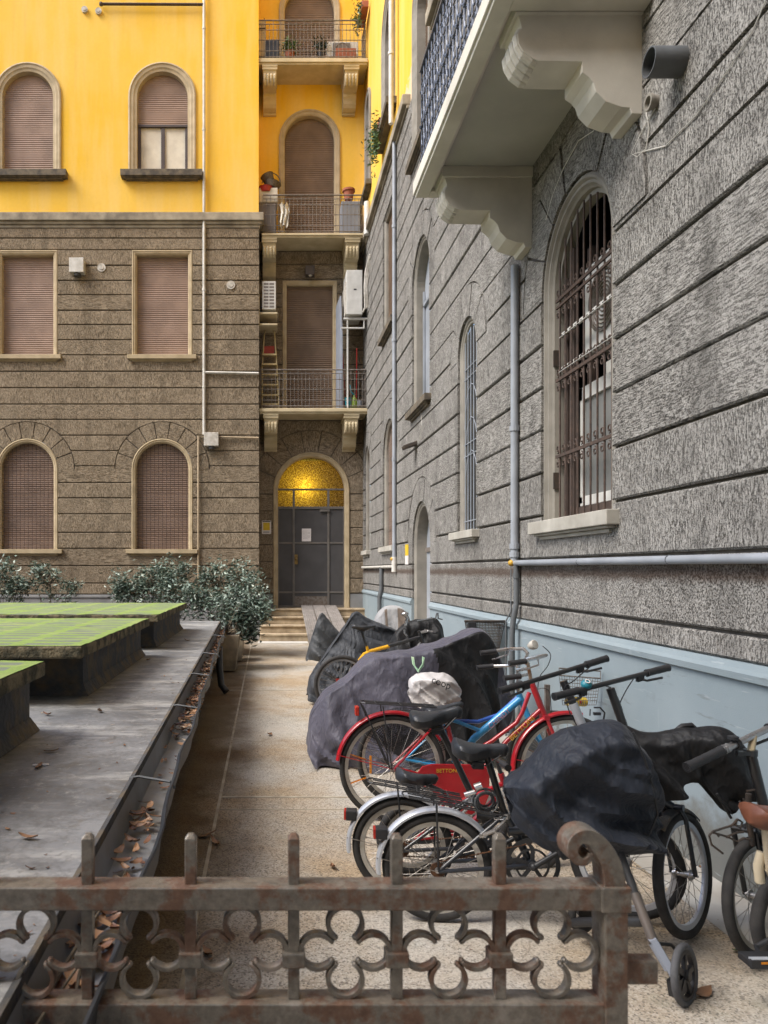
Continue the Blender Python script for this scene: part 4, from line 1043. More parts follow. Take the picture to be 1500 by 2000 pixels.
m = MB(); m.box((WX-.055, D_-.12, z_-.17), (WX-.04, D_+.12, z_-.021)); m.build('lower_plate', M['paper'], t)

# ------------------------------------------------------------ balcony clutter
def ac_unit(x0, x1, yt, yb, D, dep, lab, mat=None, grille=True):
    a, b = P(x0, yb, D), P(x1, yt, D)
    t = thing('air_conditioner', lab, 'air conditioner', (a.x, D, a.z), 'outdoor air conditioner units')
    m = MB(); m.box((a.x, D, a.z), (b.x, D+dep, b.z)); m.build('casing', M['white'], t, bevel=.012)
    if grille:
        m = MB(); nx, nz = 2, 8; W_, H_ = b.x-a.x, b.z-a.z
        for i in range(nx):
            for j in range(nz):
                m.box((a.x+W_*(.12+.4*i), D-.004, a.z+H_*(.06+.115*j)), (a.x+W_*(.46+.4*i), D-.001, a.z+H_*(.13+.115*j)))
        m.build('grille', M['greypanel2'], t)
    else:
        m = MB(); m.box((a.x+(b.x-a.x)*.45, D-.004, (a.z+b.z)/2+.05), (a.x+(b.x-a.x)*.62, D-.001, (a.z+b.z)/2+.08)); m.build('badge', M['ink'], t)
    return t
ac_unit(512, 539, 549, 604, 17.75, .55, 'cream air conditioner with slotted grille on the left bracket above the lowest balcony')
t = ac_unit(677, 708, 527, 614, 17.6, .75, 'tall white air conditioner on a frame at the right end of the lowest balcony', grille=False)
m = MB(); m.box((P(675,0,17.6).x, 17.62, P(0,612,17.6).z), (P(677,0,17.6).x-.002, 18.3, P(0,550,17.6).z)); m.build('side_cover', M['white_dirty'], t)
t = thing('wall_bracket', 'yellowish folded metal bracket under the small left air conditioner', 'bracket', P(505, 640, 17.7))
m = MB()
for y in (611, 633): m.box((P(504,0,17.7).x, 17.7, P(0,y+2,17.7).z), (P(542,0,17.7).x, 18.3, P(0,y-1.5,17.7).z))
m.box((P(504,0,17.7).x, 17.7, P(0,636,17.7).z), (P(507,0,17.7).x, 17.76, P(0,575,17.7).z)); m.build('frame', M['cream'], t, bevel=.006)
t = thing('pipe_stand', 'white tubular stand carrying the tall white air conditioner', 'stand', P(679, 797, 17.8))
m = MB()
for x in (679,): m.tube([P(x, 797, 17.8), P(x, 620, 17.8)], .022, 8)
m.tube([P(671, 623, 17.7), P(717, 623, 17.7)], .03, 8); m.tube([P(666, 641, 17.7), P(711, 641, 17.7)], .022, 8); m.tube([P(711, 641, 17.7), P(711, 623, 17.7)], .018, 8); m.tube([P(671, 623, 18.2), P(717, 623, 18.2)], .03, 8)
m.build('frame', M['white'], t, smooth=True)
for i, off in enumerate((0, 3.2, 6.4)):
    m = MB(); m.tube([P(709+off*.3, 610-off, 17.5), P(713+off, 600, 17.45), P(712+off*.6, 560, 17.4), P(714+off, 530, 17.4), P(720+off*.4, 505+off, 17.3), P(722, 497+off, 17.2)], .02, 7)
    tag(m.build('coolant_hose', M['white_dirty'], smooth=True), 'white insulated hoses curving behind the tall air conditioner', 'hose', 'air conditioner hoses')
t = ac_unit(639, 700, 81, 112, 18.0, .35, 'wide white air conditioner on the top balcony behind the terracotta trough', grille=False)
m = MB(); c = P(668, 97, 17.99); m.lathe(c, [(.14,0),(.16,.015),(.18,0)], 20, Vector((0,-1,0))); m.box((c.x-.22, 17.985, c.z-.16), (c.x+.2, 17.995, c.z+.16)); m.build('fan_grille', M['greypanel2'], t)
# ladder
t = thing('step_ladder', 'aluminium step ladder leaning on the left of the lowest balcony', 'ladder', P(528, 797, 17.95))
m = MB()
m.tube([P(512, 797, 17.95), P(512, 720, 18.0), P(516, 655, 18.1), P(519, 643, 18.12), P(532, 643, 18.12), P(536, 650, 18.1), P(541, 720, 18.0), P(545, 797, 17.95)], .018, 6); m.build('frame', M['ladder'], t)
for y in (790, 772, 752, 732, 712, 693):
    m = MB(); a, b = P(512, y, 17.97), P(544-(797-y)*.04, y, 17.97); m.box((a.x, 17.93, a.z-.02), (b.x, 18.08, a.z+.02)); m.build('step', M['ladder'], t)
m = MB(); a, b = P(514, 696, 18.1), P(536, 676, 18.1); m.box((a.x, 18.1, a.z), (b.x, 18.16, b.z)); tag(m.build('red_box', M['redplastic']), 'dark red box behind the ladder on the lowest balcony', 'box')
# lamp over the lowest balcony door
t = thing('wall_lamp', 'black lantern above the lowest balcony door', 'lamp', P(606, 540, 18.3))
m = MB(); a, b = P(597, 536, 18.25), P(615, 518, 18.25); m.box((a.x, 18.25, a.z), (b.x, 18.45, b.z)); m.build('shade', M['iron'], t, bevel=.01)
m = MB(); m.sphere(P(606, 537, 18.3), .045); m.build('bulb', M['white_dirty'], t, smooth=True)
# door panel and cleaning things
t = thing('screen_door', 'pale grey screen panel standing open on the lowest balcony', 'screen', P(661, 797, 18.1))
m = MB(); m.prism([P(656, 800, 18.3), P(667, 800, 17.9), P(667, 660, 17.9), P(664, 578, 17.95), P(656, 600, 18.3)], (.03, 0, 0)); m.build('panel', M['greypanel'], t)
def stick(lab, x0, y0, x1, y1, D, mat, head=None, name='broom', cat='broom'):
    t = thing(name, lab, cat, P(x1, y1, D)); m = MB(); m.tube([P(x0, y0, D), P(x1, y1, D)], .014, 6); m.build('handle', mat, t)
    if head:
        m = MB(); c = P(x1, y1, D); m.box((c.x-.08, D-.04, c.z-.02), (c.x+.08, D+.04, c.z+.12)); m.build('brush', head, t)
stick('red broom leaning beside the grey screen on the lowest balcony', 669, 690, 675, 792, 18.1, M['redplastic'], M['redplastic'])
stick('second red handled mop by the teal bucket on the lowest balcony', 697, 680, 696, 792, 18.1, M['redplastic'], M['white_dirty'], 'mop', 'mop')
def bucket(x, y, D, r, h, mat, lab):
    c = P(x, y, D); t = thing('bucket', lab, 'bucket', c)
    m = MB(); m.lathe(c, [(0,0),(r*.8,0),(r,h),(r*1.06,h),(r*.97,h-.01),(r*.78,.02),(0,.02)], 20); m.build('tub', mat, t, smooth=True)
bucket(680, 795, 17.95, .09, .22, M['teal'], 'teal bucket at the foot of the brooms on the lowest balcony')
bucket(702, 795, 17.95, .075, .15, M['greypanel'], 'small blue grey bucket at the right end of the lowest balcony')
t = thing('spray_bottle', 'green and yellow garden sprayer beside the teal bucket', 'sprayer', P(692, 796, 17.95))
m = MB(); m.lathe(P(692, 796, 17.95), [(0,0),(.07,0),(.075,.15),(.05,.22),(.02,.26),(.02,.3)], 16); m.build('tank', M['green'], t, smooth=True)
m = MB(); m.tube([P(692, 772, 17.95), P(686, 766, 17.95), P(684, 752, 17.95)], .018, 6); m.build('lance', M['teal'], t)
# middle balcony
def cabinet(x0, x1, yt, yb, D, dep, mat, lab):
    a, b = P(x0, yb, D), P(x1, yt, D); t = thing('cabinet', lab, 'cabinet', (a.x, D, a.z))
    m = MB(); m.box((a.x, D, a.z), (b.x, D+dep, b.z)); m.build('body', mat, t, bevel=.008)
    m = MB(); xm = (a.x+b.x)/2; m.box((a.x+.02, D-.012, a.z+.04), (xm-.006, D-.001, b.z-.03)); m.box((xm+.006, D-.012, a.z+.04), (b.x-.02, D-.001, b.z-.03)); m.build('door', mat, t)
cabinet(505, 540, 395, 455, 17.9, .5, M['greypanel2'], 'brown grey cabinet under the wicker baskets on the middle balcony')
cabinet(667, 704, 393, 455, 17.9, .5, M['greypanel'], 'blue grey plastic cabinet under the terracotta pot on the middle balcony')
t = thing('flower_pot', 'terracotta pot on top of the blue grey cabinet', 'pot', P(681, 393, 18.05))
m = MB(); m.lathe(P(681, 391, 18.05), [(0,0),(.10,0),(.13,.2),(.155,.2),(.155,.25),(.12,.25),(.1,.05)], 20); m.build('pot', M['terracotta'], t, smooth=True)
t = thing('basket', 'stack of wicker baskets on the left end of the middle balcony', 'basket', P(527, 382, 18.0))
for (x, y, r, h, tl) in ((530, 368, .20, .14, .3), (526, 355, .16, .16, -.4)):
    m = MB(); ax = Vector((tl, 0, 1)).normalized(); m.lathe(P(x, y, 18.0), [(0,0),(r*.8,0),(r,h),(r*1.05,h),(r*.9,h*.9),(r*.75,.03)], 20, ax); m.build('bowl', M['wicker'], t)
m = MB(); c = P(530, 358, 18.0); m.tube([c+Vector((.22*math.cos(k*PI/12), 0, .25*math.sin(k*PI/12))) for k in range(13)], .012, 6); m.build('handle', M['wicker'], t)
bucket(519, 377, 17.95, .17, .12, M['redplastic'], 'red plastic basin under the wicker baskets')
t = MB(); t.add([P(505,388,17.85),P(543,388,17.85),P(543,396,17.85),P(505,397,17.85)], [(0,1,2,3)])
m = MB(); m.box(P(506, 395, 17.86), P(542, 384, 18.3)); tag(m.build('folded_sheet', M['cloth'], bevel=.02), 'folded pale sheet on the brown grey cabinet', 'cloth')
m = MB(); n = 8
for i in range(n):
    for j in range(5):
        def q(i, j): 
            x = 544+ i*2.0+j*1.2; y = 397+j*9+4*math.sin(i*1.3); return P(x+3*math.sin(j), y, 17.72+.05*math.sin(i*1.7+j))
        m.quad(q(i,j), q(i+1,j), q(i+1,j+1), q(i,j+1))
tag(m.build('hanging_cloth', M['cloth'], smooth=True), 'pale cloth hanging from the middle balcony railing', 'cloth')
# top balcony
def potplant(x, y, D, r, h, lab, pot=None, n=260, hh=.4, spread=.22, mat=None, name='potted_plant', seed=2):
    c = P(x, y, D); t = thing(name, lab, 'plant', c)
    m = MB(); m.lathe(c, [(0,0),(r*.75,0),(r,h),(r*1.1,h),(r*.9,h-.02),(0,h-.03)], 16); m.build('pot', pot or M['terracotta'], t, smooth=True)
    rnd = random.Random(seed); m = MB()
    for i in range(7):
        e = c+Vector((rnd.uniform(-1,1)*spread*.8, rnd.uniform(-.5,.5)*spread, h+hh*rnd.uniform(.5,1))); m.tube([c+Vector((0,0,h-.03)), (c+e)/2+Vector((0,0,h*.6)), e], .005, 4)
    m.build('stem', M['stemwood'], t)
    m = MB(); foliage(m, rnd, n, lambda: c+Vector((rnd.gauss(0, spread*.45), rnd.gauss(0, spread*.4), h+hh*.55+rnd.gauss(0, hh*.25))), .03, .055); m.build('foliage', mat or M['leafgreen'], t)
def foliage(m, rnd, n, pos, s0, s1):
    for _ in range(n):
        c = pos(); s = rnd.uniform(s0, s1)
        a = Vector((rnd.gauss(0,1), rnd.gauss(0,1), rnd.gauss(0,.6))).normalized(); b = a.cross(Vector((rnd.gauss(0,1), rnd.gauss(0,1), rnd.gauss(0,1)))).normalized()
        k = Vector((0,0,-.15*s)) + a.cross(b)*s*.15
        m.add([c-a*s, c-a*s*.2+b*s*.32+k, c+a*s, c-a*s*.2-b*s*.32+k], [(0,1,2,3)])
potplant(566, 113, 17.95, .12, .12, 'spindly plant in a terracotta pot on the top balcony', hh=.3, seed=4)
potplant(627, 113, 18.0, .10, .14, 'dark leafy plant in a black pot on the top balcony', M['black'], hh=.3, seed=5, mat=M['leafdark'])
m = MB(); m.box(P(656, 113, 17.85), P(694, 102, 18.0)); tag(m.build('planter_trough', M['terracotta'], bevel=.01), 'terracotta trough in front of the top balcony air conditioner', 'trough')
m = MB(); m.box(P(519, 113, 17.85), P(545, 91, 18.1)); tag(m.build('storage_crate', M['black'], bevel=.01), 'black storage crate on the left of the top balcony', 'crate')
t = thing('shelf_rack', 'narrow dark rack of jars at the left end of the top balcony', 'rack', P(511, 113, 17.95))
m = MB()
for x in (503, 518): m.tube([P(x, 113, 17.95), P(x+ (2 if x < 510 else -2), 36, 17.95)], .012, 6)
m.build('frame', M['iron'], t)
rnd = random.Random(9)
for y in (108, 90, 72, 56):
    m = MB(); m.box(P(503, y+1, 17.9), P(519, y, 18.2)); m.build('shelf', M['cream'], t)
    for x in (507, 513):
        m = MB(); m.lathe(P(x, y, 18.0), [(0,0),(.04,0),(.045,.1),(.02,.14),(0,.14)], 10); m.build('jar', rnd.choice([M['black'], M['terracotta'], M['wood'], M['cloth']]), t)
# plants on the far sills of the right wing
def sillplant(u, z, lab, n, hang, seed):
    t = thing('trailing_plant', lab, 'plant', (WX-.12, u, z)); rnd = random.Random(seed); m = MB()
    m.box((WX-.2, u-.35, z), (WX-.04, u+.35, z+.16)); m.build('window_box', M['terracotta'], t, bevel=.01)
    m = MB(); foliage(m, rnd, n, lambda: Vector((WX-.18-abs(rnd.gauss(0,.09)), u+rnd.gauss(0,.22), z+.12+rnd.gauss(0,.12)-abs(rnd.gauss(0, hang)))), .03, .06); m.build('foliage', M['leafgreen'], t)
sillplant(15.2, 10.56, 'green trailing plant on the dark sill of the yellow right wing', 480, .3, 3)
sillplant(17.8, 14.9, 'small green plant on the sill beside the top balcony', 250, .1, 4)

# ------------------------------------------------------------ low garage roof with mossy skylights
gar = thing('low_outbuilding', 'low flat roofed outbuilding with mossy skylights and a leaf filled gutter', 'outbuilding', (-2.5, 8, 0))
RZ = .75
def pt(x, y, z): return P(x, y, (H-z)*F/(y-VY))
n0, n1 = Vector((-.50, -2.5, RZ)), Vector((-.83, 13.2, RZ))     # roof edge line (a degree off the path)
def edge(y, off=0): 
    k = (y-2.14)/(12.9-2.14); return -.545+off+(-.80+.545)*k if y > -9 else 0
Ya, Yb = .3, 13.2
m = MB(); m.prism([(-12, Ya, RZ), (edge(Ya)-.02, Ya, RZ), (edge(Yb)-.02, Yb, RZ), (-12, Yb, RZ)], (0, 0, -.14)); m.build('roof', M['roof'], gar)
m = MB(); m.prism([(-12, Ya+.05, .609), (edge(Ya)-.1, Ya+.05, .609), (edge(Yb)-.1, Yb-.05, .609), (-12, Yb-.05, .609)], (0, 0, -.609)); m.build('wall', M['darkwall'], gar)
m = MB(); e0, e1 = edge(Ya), edge(Yb)
m.prism([(e0-.022, Ya, RZ+.001), (e0, Ya, RZ+.012), (e1, Yb, RZ+.012), (e1-.022, Yb, RZ+.001)], (0, 0, -.15)); m.build('edge_flashing', M['tar'], gar)
# gutter: open channel hanging from the edge
gs = MB(); NS = 60; gprof = [(.002,-.02),(.002,-.125),(.02,-.135),(.15,-.14),(.165,-.125),(.178,-.02),(.19,-.0),(.186,.008),(.170,-.01),(.160,-.118),(.148,-.13),(.02,-.126)]
vs = []; rnd = random.Random(5)
for i in range(NS+1):
    y = Ya+(Yb-.3-Ya)*i/NS; x = edge(y); wob = .010*math.sin(y*3.1)+.007*math.sin(y*7.7+1)
    wd = .72 + .28*min(1, max(0, (9-y)/7))
    for k, (dx, dz) in enumerate(gprof):
        ww = wob if 4 <= k <= 9 else 0
        vs.append((x+dx*wd+ww, y, RZ+dz))
np_ = len(gprof)
fs = [(i*np_+k, i*np_+(k+1) % np_, (i+1)*np_+(k+1) % np_, (i+1)*np_+k) for i in range(NS) for k in range(np_)]
gs.add(vs, fs)
gs.m = [1 if (f[0] % np_) in (2,3,4,5,6,7,8) else 0 for f in gs.f]
gs.build('gutter', [M['gutterin'], M['gutterout']], gar, smooth=True)
for y in (3.2, 4.9, 6.4, 8.0, 10.2):
    m = MB(); x = edge(y); m.tube([(x-.02, y, RZ+.005), (x+.02, y, RZ+.012), (x+.16, y-.03, RZ-.002), (x+.18, y-.03, RZ-.03)], .006, 5); m.build('gutter_bracket', M['duct'], gar)
m = MB(); x = edge(9.9); m.tube([(x+.1, 9.95, RZ-.12), (x+.1, 9.95, .35), (x+.13, 9.9, .12), (x+.2, 9.85, .04)], .045, 10); m.build('downpipe', M['black'], gar, smooth=True)
m = MB(); pts = [(edge(y)-.06, y, .18+.03*math.sin(y*1.7)) for y in [1+.5*i for i in range(23)]]; m.tube(pts, .01, 5); m.build('wall_cable', M['duct'], gar)
for (ya, yb, up0, up1) in ((1.1, 4.04, 1.3, 4.14), (4.82, 7.64, 5.35, 7.8), (8.26, 11.25, 8.7, 11.35)):
    s = sub('skylight', gar)
    m = MB(); m.box((-5.6, ya, 1.075), (-1.20, yb, 1.155)); m.build('slab', M['concrete'], s, bevel=.012)
    m = MB(); NX, NY = 60, 40
    def mz(x, y): return 1.1585+.006*noise.noise(Vector((x*6, y*6, 0)))
    xs = [-5.59+4.385*i/NX for i in range(NX+1)]; ys = [ya+.01+(yb-ya-.02)*j/NY for j in range(NY+1)]
    m.add([(x, y, mz(x, y)) for y in ys for x in xs], [(j*(NX+1)+i, j*(NX+1)+i+1, (j+1)*(NX+1)+i+1, (j+1)*(NX+1)+i) for j in range(NY) for i in range(NX)])
    m.build('mossy_top', M['moss'], s, smooth=True)
    m = MB(); m.prism([(-5.3, up0, RZ-.01), (-1.32, up0, RZ-.01), (-1.32, up1, RZ-.01), (-5.3, up1, RZ-.01)], (0,0,.33))
    # flared foot of the bitumen dressing
    vs = [(-5.4, up0-.05, RZ+.004), (-1.27, up0-.05, RZ+.004), (-1.27, up1+.03, RZ+.004), (-5.4, up1+.03, RZ+.004),
          (-5.4, up0-.004, RZ+.08), (-1.316, up0-.004, RZ+.08), (-1.316, up1+.004, RZ+.08), (-5.4, up1+.004, RZ+.08)]
    m.add(vs, [(0,1,5,4),(1,2,6,5),(2,3,7,6)]); m.build('upstand', M['tar'], s)
for i_, (p_, q_) in enumerate((((.02, 1.7, .03), (.10, 2.4, .05)), ((.05, 2.0, .06), (.12, 1.5, .02)), ((.0, 1.4, .02), (.11, 1.9, .08)))):
    m = MB(); a = Vector((edge(p_[1])+p_[0], p_[1], RZ-.12+p_[2])); b_ = Vector((edge(q_[1])+q_[0], q_[1], RZ-.12+q_[2]))
    m.tube([a, a.lerp(b_, .4)+Vector((.01,0,.02)), b_], [.007,.005,.002], 6); tag(m.build('dead_twig', M['stemwood'], smooth=True), 'dead twigs among the leaves in the gutter near the gate', 'twig', 'twigs in the gutter')
# fallen leaves
def leafmesh(m, c, s, rnd, yaw=None, flat=False):
    yaw = rnd.uniform(0, 2*PI) if yaw is None else yaw
    a = Vector((math.cos(yaw), math.sin(yaw), rnd.uniform(-.15,.3) if not flat else .02)); b = Vector((-math.sin(yaw), math.cos(yaw), rnd.uniform(-.4,.4)*(0 if flat else 1)))
    cu = Vector((0,0,rnd.uniform(.15,.4)*s)); c = Vector(c)+Vector((0,0,s*.12)); n = 6
    vs = []
    for i in range(n+1):
        t = -1+2*i/n; wdt = .38*s*math.sqrt(max(0.0, 1-t*t))*(1+.2*rnd.uniform(-1,1)); h = cu*(t*t)
        vs += [c+a*(t*s)+b*wdt+h+cu*.5, c+a*(t*s)+h, c+a*(t*s)-b*wdt+h+cu*.5]
    m.add(vs, [(i*3+k, i*3+k+1, (i+1)*3+k+1, (i+1)*3+k) for i in range(n) for k in (0, 1)])
rnd = random.Random(21); m = MB()
for y0, y1, cnt, sz in ((.8, 2.3, 60, .045), (1.2, 3.2, 90, .032), (3.4, 4.4, 14, .025), (4.5, 5.6, 60, .034), (5.6, 7.2, 120, .032), (7.2, 12.5, 330, .03)):
    for i in range(cnt):
        y = rnd.uniform(y0, y1); leafmesh(m, (edge(y)+rnd.uniform(.02, .13), y, RZ-.122+rnd.uniform(0,.035)), sz*rnd.uniform(.6, 1.3), rnd)
tag(m.build('gutter_leaves', M['leafdry'], smooth=True), 'dead brown leaves lying along the gutter', None, None, 'stuff')
for i, (x, y, lab) in enumerate(((195, 1392, 'curled brown leaf on the grey roof near the middle skylight'), (100, 1470, 'pair of dry leaf scraps on the roof behind the nearest skylight'), (75, 1500, 'broken leaf beside a white cigarette stub on the roof'),
                                 (290, 1290, 'dark leaf on the roof beyond the middle skylight'), (365, 1252, 'dark leaf on the roof beside the farthest skylight'), (55, 1640, 'pale leaf crumb low on the roof near the gate'), (92, 1398, 'flat dry leaf on the roof at the foot of the middle upstand'))):
    m = MB(); c = pt(x, y, RZ); leafmesh(m, (c.x, c.y, RZ+.002), .036, rnd); tag(m.build('fallen_leaf', M['leafdry'], smooth=True), lab, 'leaf')
for i, (x, y, s, lab) in enumerate(((527, 1437, .05, 'curled brown leaf alone in the middle of the path'), (405, 1635, .06, 'large yellow brown leaf on the path by the dark wall'), (420, 1648, .05, 'second yellow brown leaf touching the large one'),
                                    (650, 1697, .04, 'small tan leaf on the path left of the silver wheels'), (1385, 1703, .05, 'dry brown leaf at the foot of the blue plinth'), (1375, 1945, .05, 'reddish stick like leaf by the scooter wheel'),
                                    (405, 1865, .05, 'brown leaf on the path behind the gate'), (1440, 1860, .03, 'small green leaf near the right hand pedal'))):
    m = MB(); c = pt(x, y, 0); leafmesh(m, (c.x, c.y, .004), s, rnd); tag(m.build('fallen_leaf', M['leafdry'] if 'green' not in lab else M['leafgreen'], smooth=True), lab, 'leaf')
m = MB(); c = pt(64, 1497, RZ); m.tube([c+Vector((0,0,.006)), c+Vector((.07,.01,.006))], .005, 8); tag(m.build('cigarette_stub', M['paper']), 'white cigarette stub on the grey roof', 'cigarette')

rnd = random.Random(77); m = MB()
for i in range(150):
    y = 1.6+8*rnd.random()**1.6; x = edge(y)-.05-rnd.random()**1.5*(1.3+.2*y)
    if x < -1.25 and 4.9 < y < 12: continue
    leafmesh(m, (x, y, RZ+.001), rnd.uniform(.004, .016), rnd, flat=rnd.random() < .5)
tag(m.build('roof_litter', M['leafdry'], smooth=True), 'crumbs of dry leaf scattered over the grey roof', None, None, 'stuff')
m = MB()
for i in range(130):
    y = 1.9+11*rnd.random()**1.4; x = rnd.uniform(-.5, .0) if rnd.random() < .6 else rnd.uniform(-.2, 2.2)
    leafmesh(m, (x, y, .006), rnd.uniform(.004, .015), rnd, flat=True)
tag(m.build('path_litter', M['leafdry'], smooth=True), 'crumbs of dry leaf and grit along the path edges', None, None, 'stuff')
# ------------------------------------------------------------ shrubs
def shrub(lab, blobs, stems, n, mat, seed, s0=.035, s1=.065, root=None, group='shrubs along the rear facade'):
    rnd = random.Random(seed); root = Vector(root); t = thing('shrub', lab, 'shrub', root, group)
    # branchlets first, leaves around them, so the crown stays uneven with gaps
    m = MB(); twigs = []
    for (c, r) in blobs:
        c = Vector(c)
        for i in range(stems):
            d = Vector((rnd.gauss(0,1), rnd.gauss(0,1), rnd.gauss(0,1))).normalized()
            e = c + Vector((d.x*r[0], d.y*r[1], d.z*r[2]))*rnd.uniform(.45, 1.08)
            s = root+Vector((rnd.uniform(-.15,.15), rnd.uniform(-.15,.15), 0)) if i % 4 == 0 else c+Vector((rnd.uniform(-.2,.2)*r[0], 0, rnd.uniform(-.6,0)*r[2]))
            mid = (s+e)/2+Vector((0,0,.08)); m.tube([s, mid, e], [.008,.005,.003], 4, cap=False); twigs.append((mid, e))
    m.build('stem', M['stemwood'], t)
    m = MB(); k = 0
    while k < n:
        a, b = rnd.choice(twigs); c = a.lerp(b, rnd.uniform(.35, 1.08)); w_ = .07
        for _ in range(6):
            p = c+Vector((rnd.gauss(0,w_), rnd.gauss(0,w_), rnd.gauss(0,w_))); s = rnd.uniform(s0, s1)
            ax = Vector((rnd.gauss(0,1), rnd.gauss(0,1), rnd.gauss(-.1,.5))).normalized(); bx_ = ax.cross(Vector((rnd.gauss(0,.5), rnd.gauss(0,.5), 1))).normalized()
            f_ = ax.cross(bx_)*s*.12
            m.add([p-ax*s, p+bx_*s*.36+f_, p+ax*s, p-bx_*s*.36+f_], [(0,1,2,3)]); k += 1
    m.build('foliage', mat, t)
def BL(x, y, D, rx, ry, rz): return (P(x, y, D), (rx, ry, rz))
shrub('dense blue green shrub left of the planter, in front of the grilled window', [BL(300,1138,15,.55,.4,.40), BL(335,1122,15,.45,.4,.36), BL(262,1150,15,.45,.3,.3), BL(352,1165,14.6,.55,.4,.35)], 34, 3900, M['leaf'], 1, root=P(320, 1250, 14.8))
shrub('widest blue green shrub at the facade corner beside the steps', [BL(420,1128,15,.55,.4,.38), BL(468,1132,14.6,.5,.4,.40), BL(400,1175,14.5,.5,.4,.32), BL(494,1168,14.2,.42,.35,.36), BL(445,1190,14.2,.45,.35,.25), BL(505,1195,14.0,.2,.2,.2)], 34, 5600, M['leaf'], 2, root=P(440, 1260, 14.4))
shrub('sparse young shrub between the dense shrub and the left window', [BL(235,1140,15,.22,.2,.3), BL(250,1160,15,.3,.2,.15)], 12, 520, M['leaf'], 3, root=P(240, 1250, 15))
shrub('thin airy shrub under the left grilled window sill', [BL(95,1135,15,.35,.2,.25), BL(140,1150,15,.22,.2,.2), BL(75,1120,15,.2,.2,.15)], 14, 800, M['leaf'], 4, root=P(100, 1250, 15))
shrub('cropped shrub at the left edge of the photo', [BL(10,1120,15,.35,.3,.32), BL(35,1145,15,.3,.3,.2), BL(-40,1130,15,.4,.3,.3)], 18, 1700, M['leaf'], 5, root=P(10, 1250, 15))
pl_ = thing('planter', 'weathered stone planter at the far end of the gutter beside the path', 'planter', (-.55, 12.6, 0))
m = MB(); m.prism([(-.80, 12.0, .02), (-.50, 12.0, .02), (-.43, 12.0, .6), (-.86, 12.0, .6)], (0, .55, 0)); m.build('tub', M['potclay'], pl_, bevel=.015)
m = MB(); m.box((-.83, 12.03, .56), (-.46, 12.5, .603)); m.build('soil', M['soil'], pl_)
pl2 = thing('planter', 'second stone planter standing just behind the first, towards the steps', 'planter', (-.55, 13.5, 0))
m = MB(); m.prism([(-.72, 13.3, .02), (-.44, 13.3, .02), (-.38, 13.3, .6), (-.78, 13.3, .6)], (0, .55, 0)); m.build('tub', M['potclay'], pl2, bevel=.015)
m = MB(); m.box((-.75, 13.33, .56), (-.41, 13.8, .603)); m.build('soil', M['soil'], pl2)
shrub('darker drooping shrub spilling from the weathered planter', [BL(478,1215,12.4,.16,.3,.22), BL(487,1235,12.3,.12,.25,.14), BL(465,1200,12.5,.2,.3,.2)], 22, 900, M['leafdark'], 6, s0=.04, s1=.075, root=(-.6, 12.3, .6), group=None)
m = MB(); m.box((-12, 13.25, .0), (-.9, 17.5, .30)); tag(m.build('planting_bed', M['soil']), 'dark soil bed under the shrubs', None, None, 'structure')

# ------------------------------------------------------------ bicycles
Z = Vector((0, 0, 1))
class BP:
    """upright plane through both axles; maps a traced point of the side view onto it"""
    def __init__(s, xr, Dr, xf, Df):
        s.r = Vector(((xr-VX)*Dr/F, Dr)); s.f = Vector(((xf-VX)*Df/F, Df)); d = s.f-s.r
        s.b = Vector((d.x, d.y, 0)).normalized(); s.n = Vector((s.b.y, -s.b.x, 0))   # n points towards the camera side
    def __call__(s, x, y, off=0):
        k = (x-VX)/F; d = s.f-s.r; t = (k*s.r.y-s.r.x)/(d.x-k*d.y); Y = s.r.y+t*d.y
        return P(x, y, Y)+s.n*off
def arcpts(c, b, up, r, a0, a1, n=20):
    return [Vector(c)+b*(r*math.cos(R(a0+(a1-a0)*i/n)))+up*(r*math.sin(R(a0+(a1-a0)*i/n))) for i in range(n+1)]
def wheel(par, c, b, up, r, tr=.019, rim=None, spokes=28, name='wheel', hubr=.02, seed=0, rimw=.011, rimh=.018):
    c = Vector(c); b = Vector(b).normalized(); up = (Vector(up)-b*Vector(up).dot(b)).normalized(); n = b.cross(up)
    wn = sub(name, par)
    m = MB(); m.tube([c+b*((r-tr)*math.cos(2*PI*i/56))+up*((r-tr)*math.sin(2*PI*i/56)) for i in range(56)], tr, 10, closed=True); m.build('tyre', M['rubber'], wn, smooth=True)
    m = MB(); ns = 56; prof = [(r-2*tr+.004, -rimw), (r-2*tr+.004, rimw), (r-2*tr-rimh, rimw*.8), (r-2*tr-rimh-.003, 0), (r-2*tr-rimh, -rimw*.8)]; vs = []
    for i in range(ns):
        e = b*math.cos(2*PI*i/ns)+up*math.sin(2*PI*i/ns); vs += [c+e*q[0]+n*q[1] for q in prof]
    K = len(prof); m.add(vs, [(i*K+k, i*K+(k+1) % K, ((i+1) % ns)*K+(k+1) % K, ((i+1) % ns)*K+k) for i in range(ns) for k in range(K)]); m.build('rim', rim or M['alu'], wn, smooth=True)
    m = MB(); ri = r-2*tr-rimh
    for i in range(spokes):
        sd = 1 if i % 2 else -1; a = 2*PI*i/spokes; h = a+(1 if (i//2) % 2 else -1)*1.1
        m.tube([c+n*(sd*.028)+(b*math.cos(h)+up*math.sin(h))*hubr, c+(b*math.cos(a)+up*math.sin(a))*ri], .0013, 4, cap=False)
    m.build('spokes', M['spoke'], wn)
    m = MB(); m.cyl(c-n*.045, c+n*.045, hubr*.7, 12); m.cyl(c-n*.032, c-n*.026, hubr*1.2, 14); m.cyl(c+n*.026, c+n*.032, hubr*1.2, 14); m.cyl(c-n*.062, c+n*.062, .005, 8); m.build('hub', M['chrome'], wn, smooth=True)
    return wn
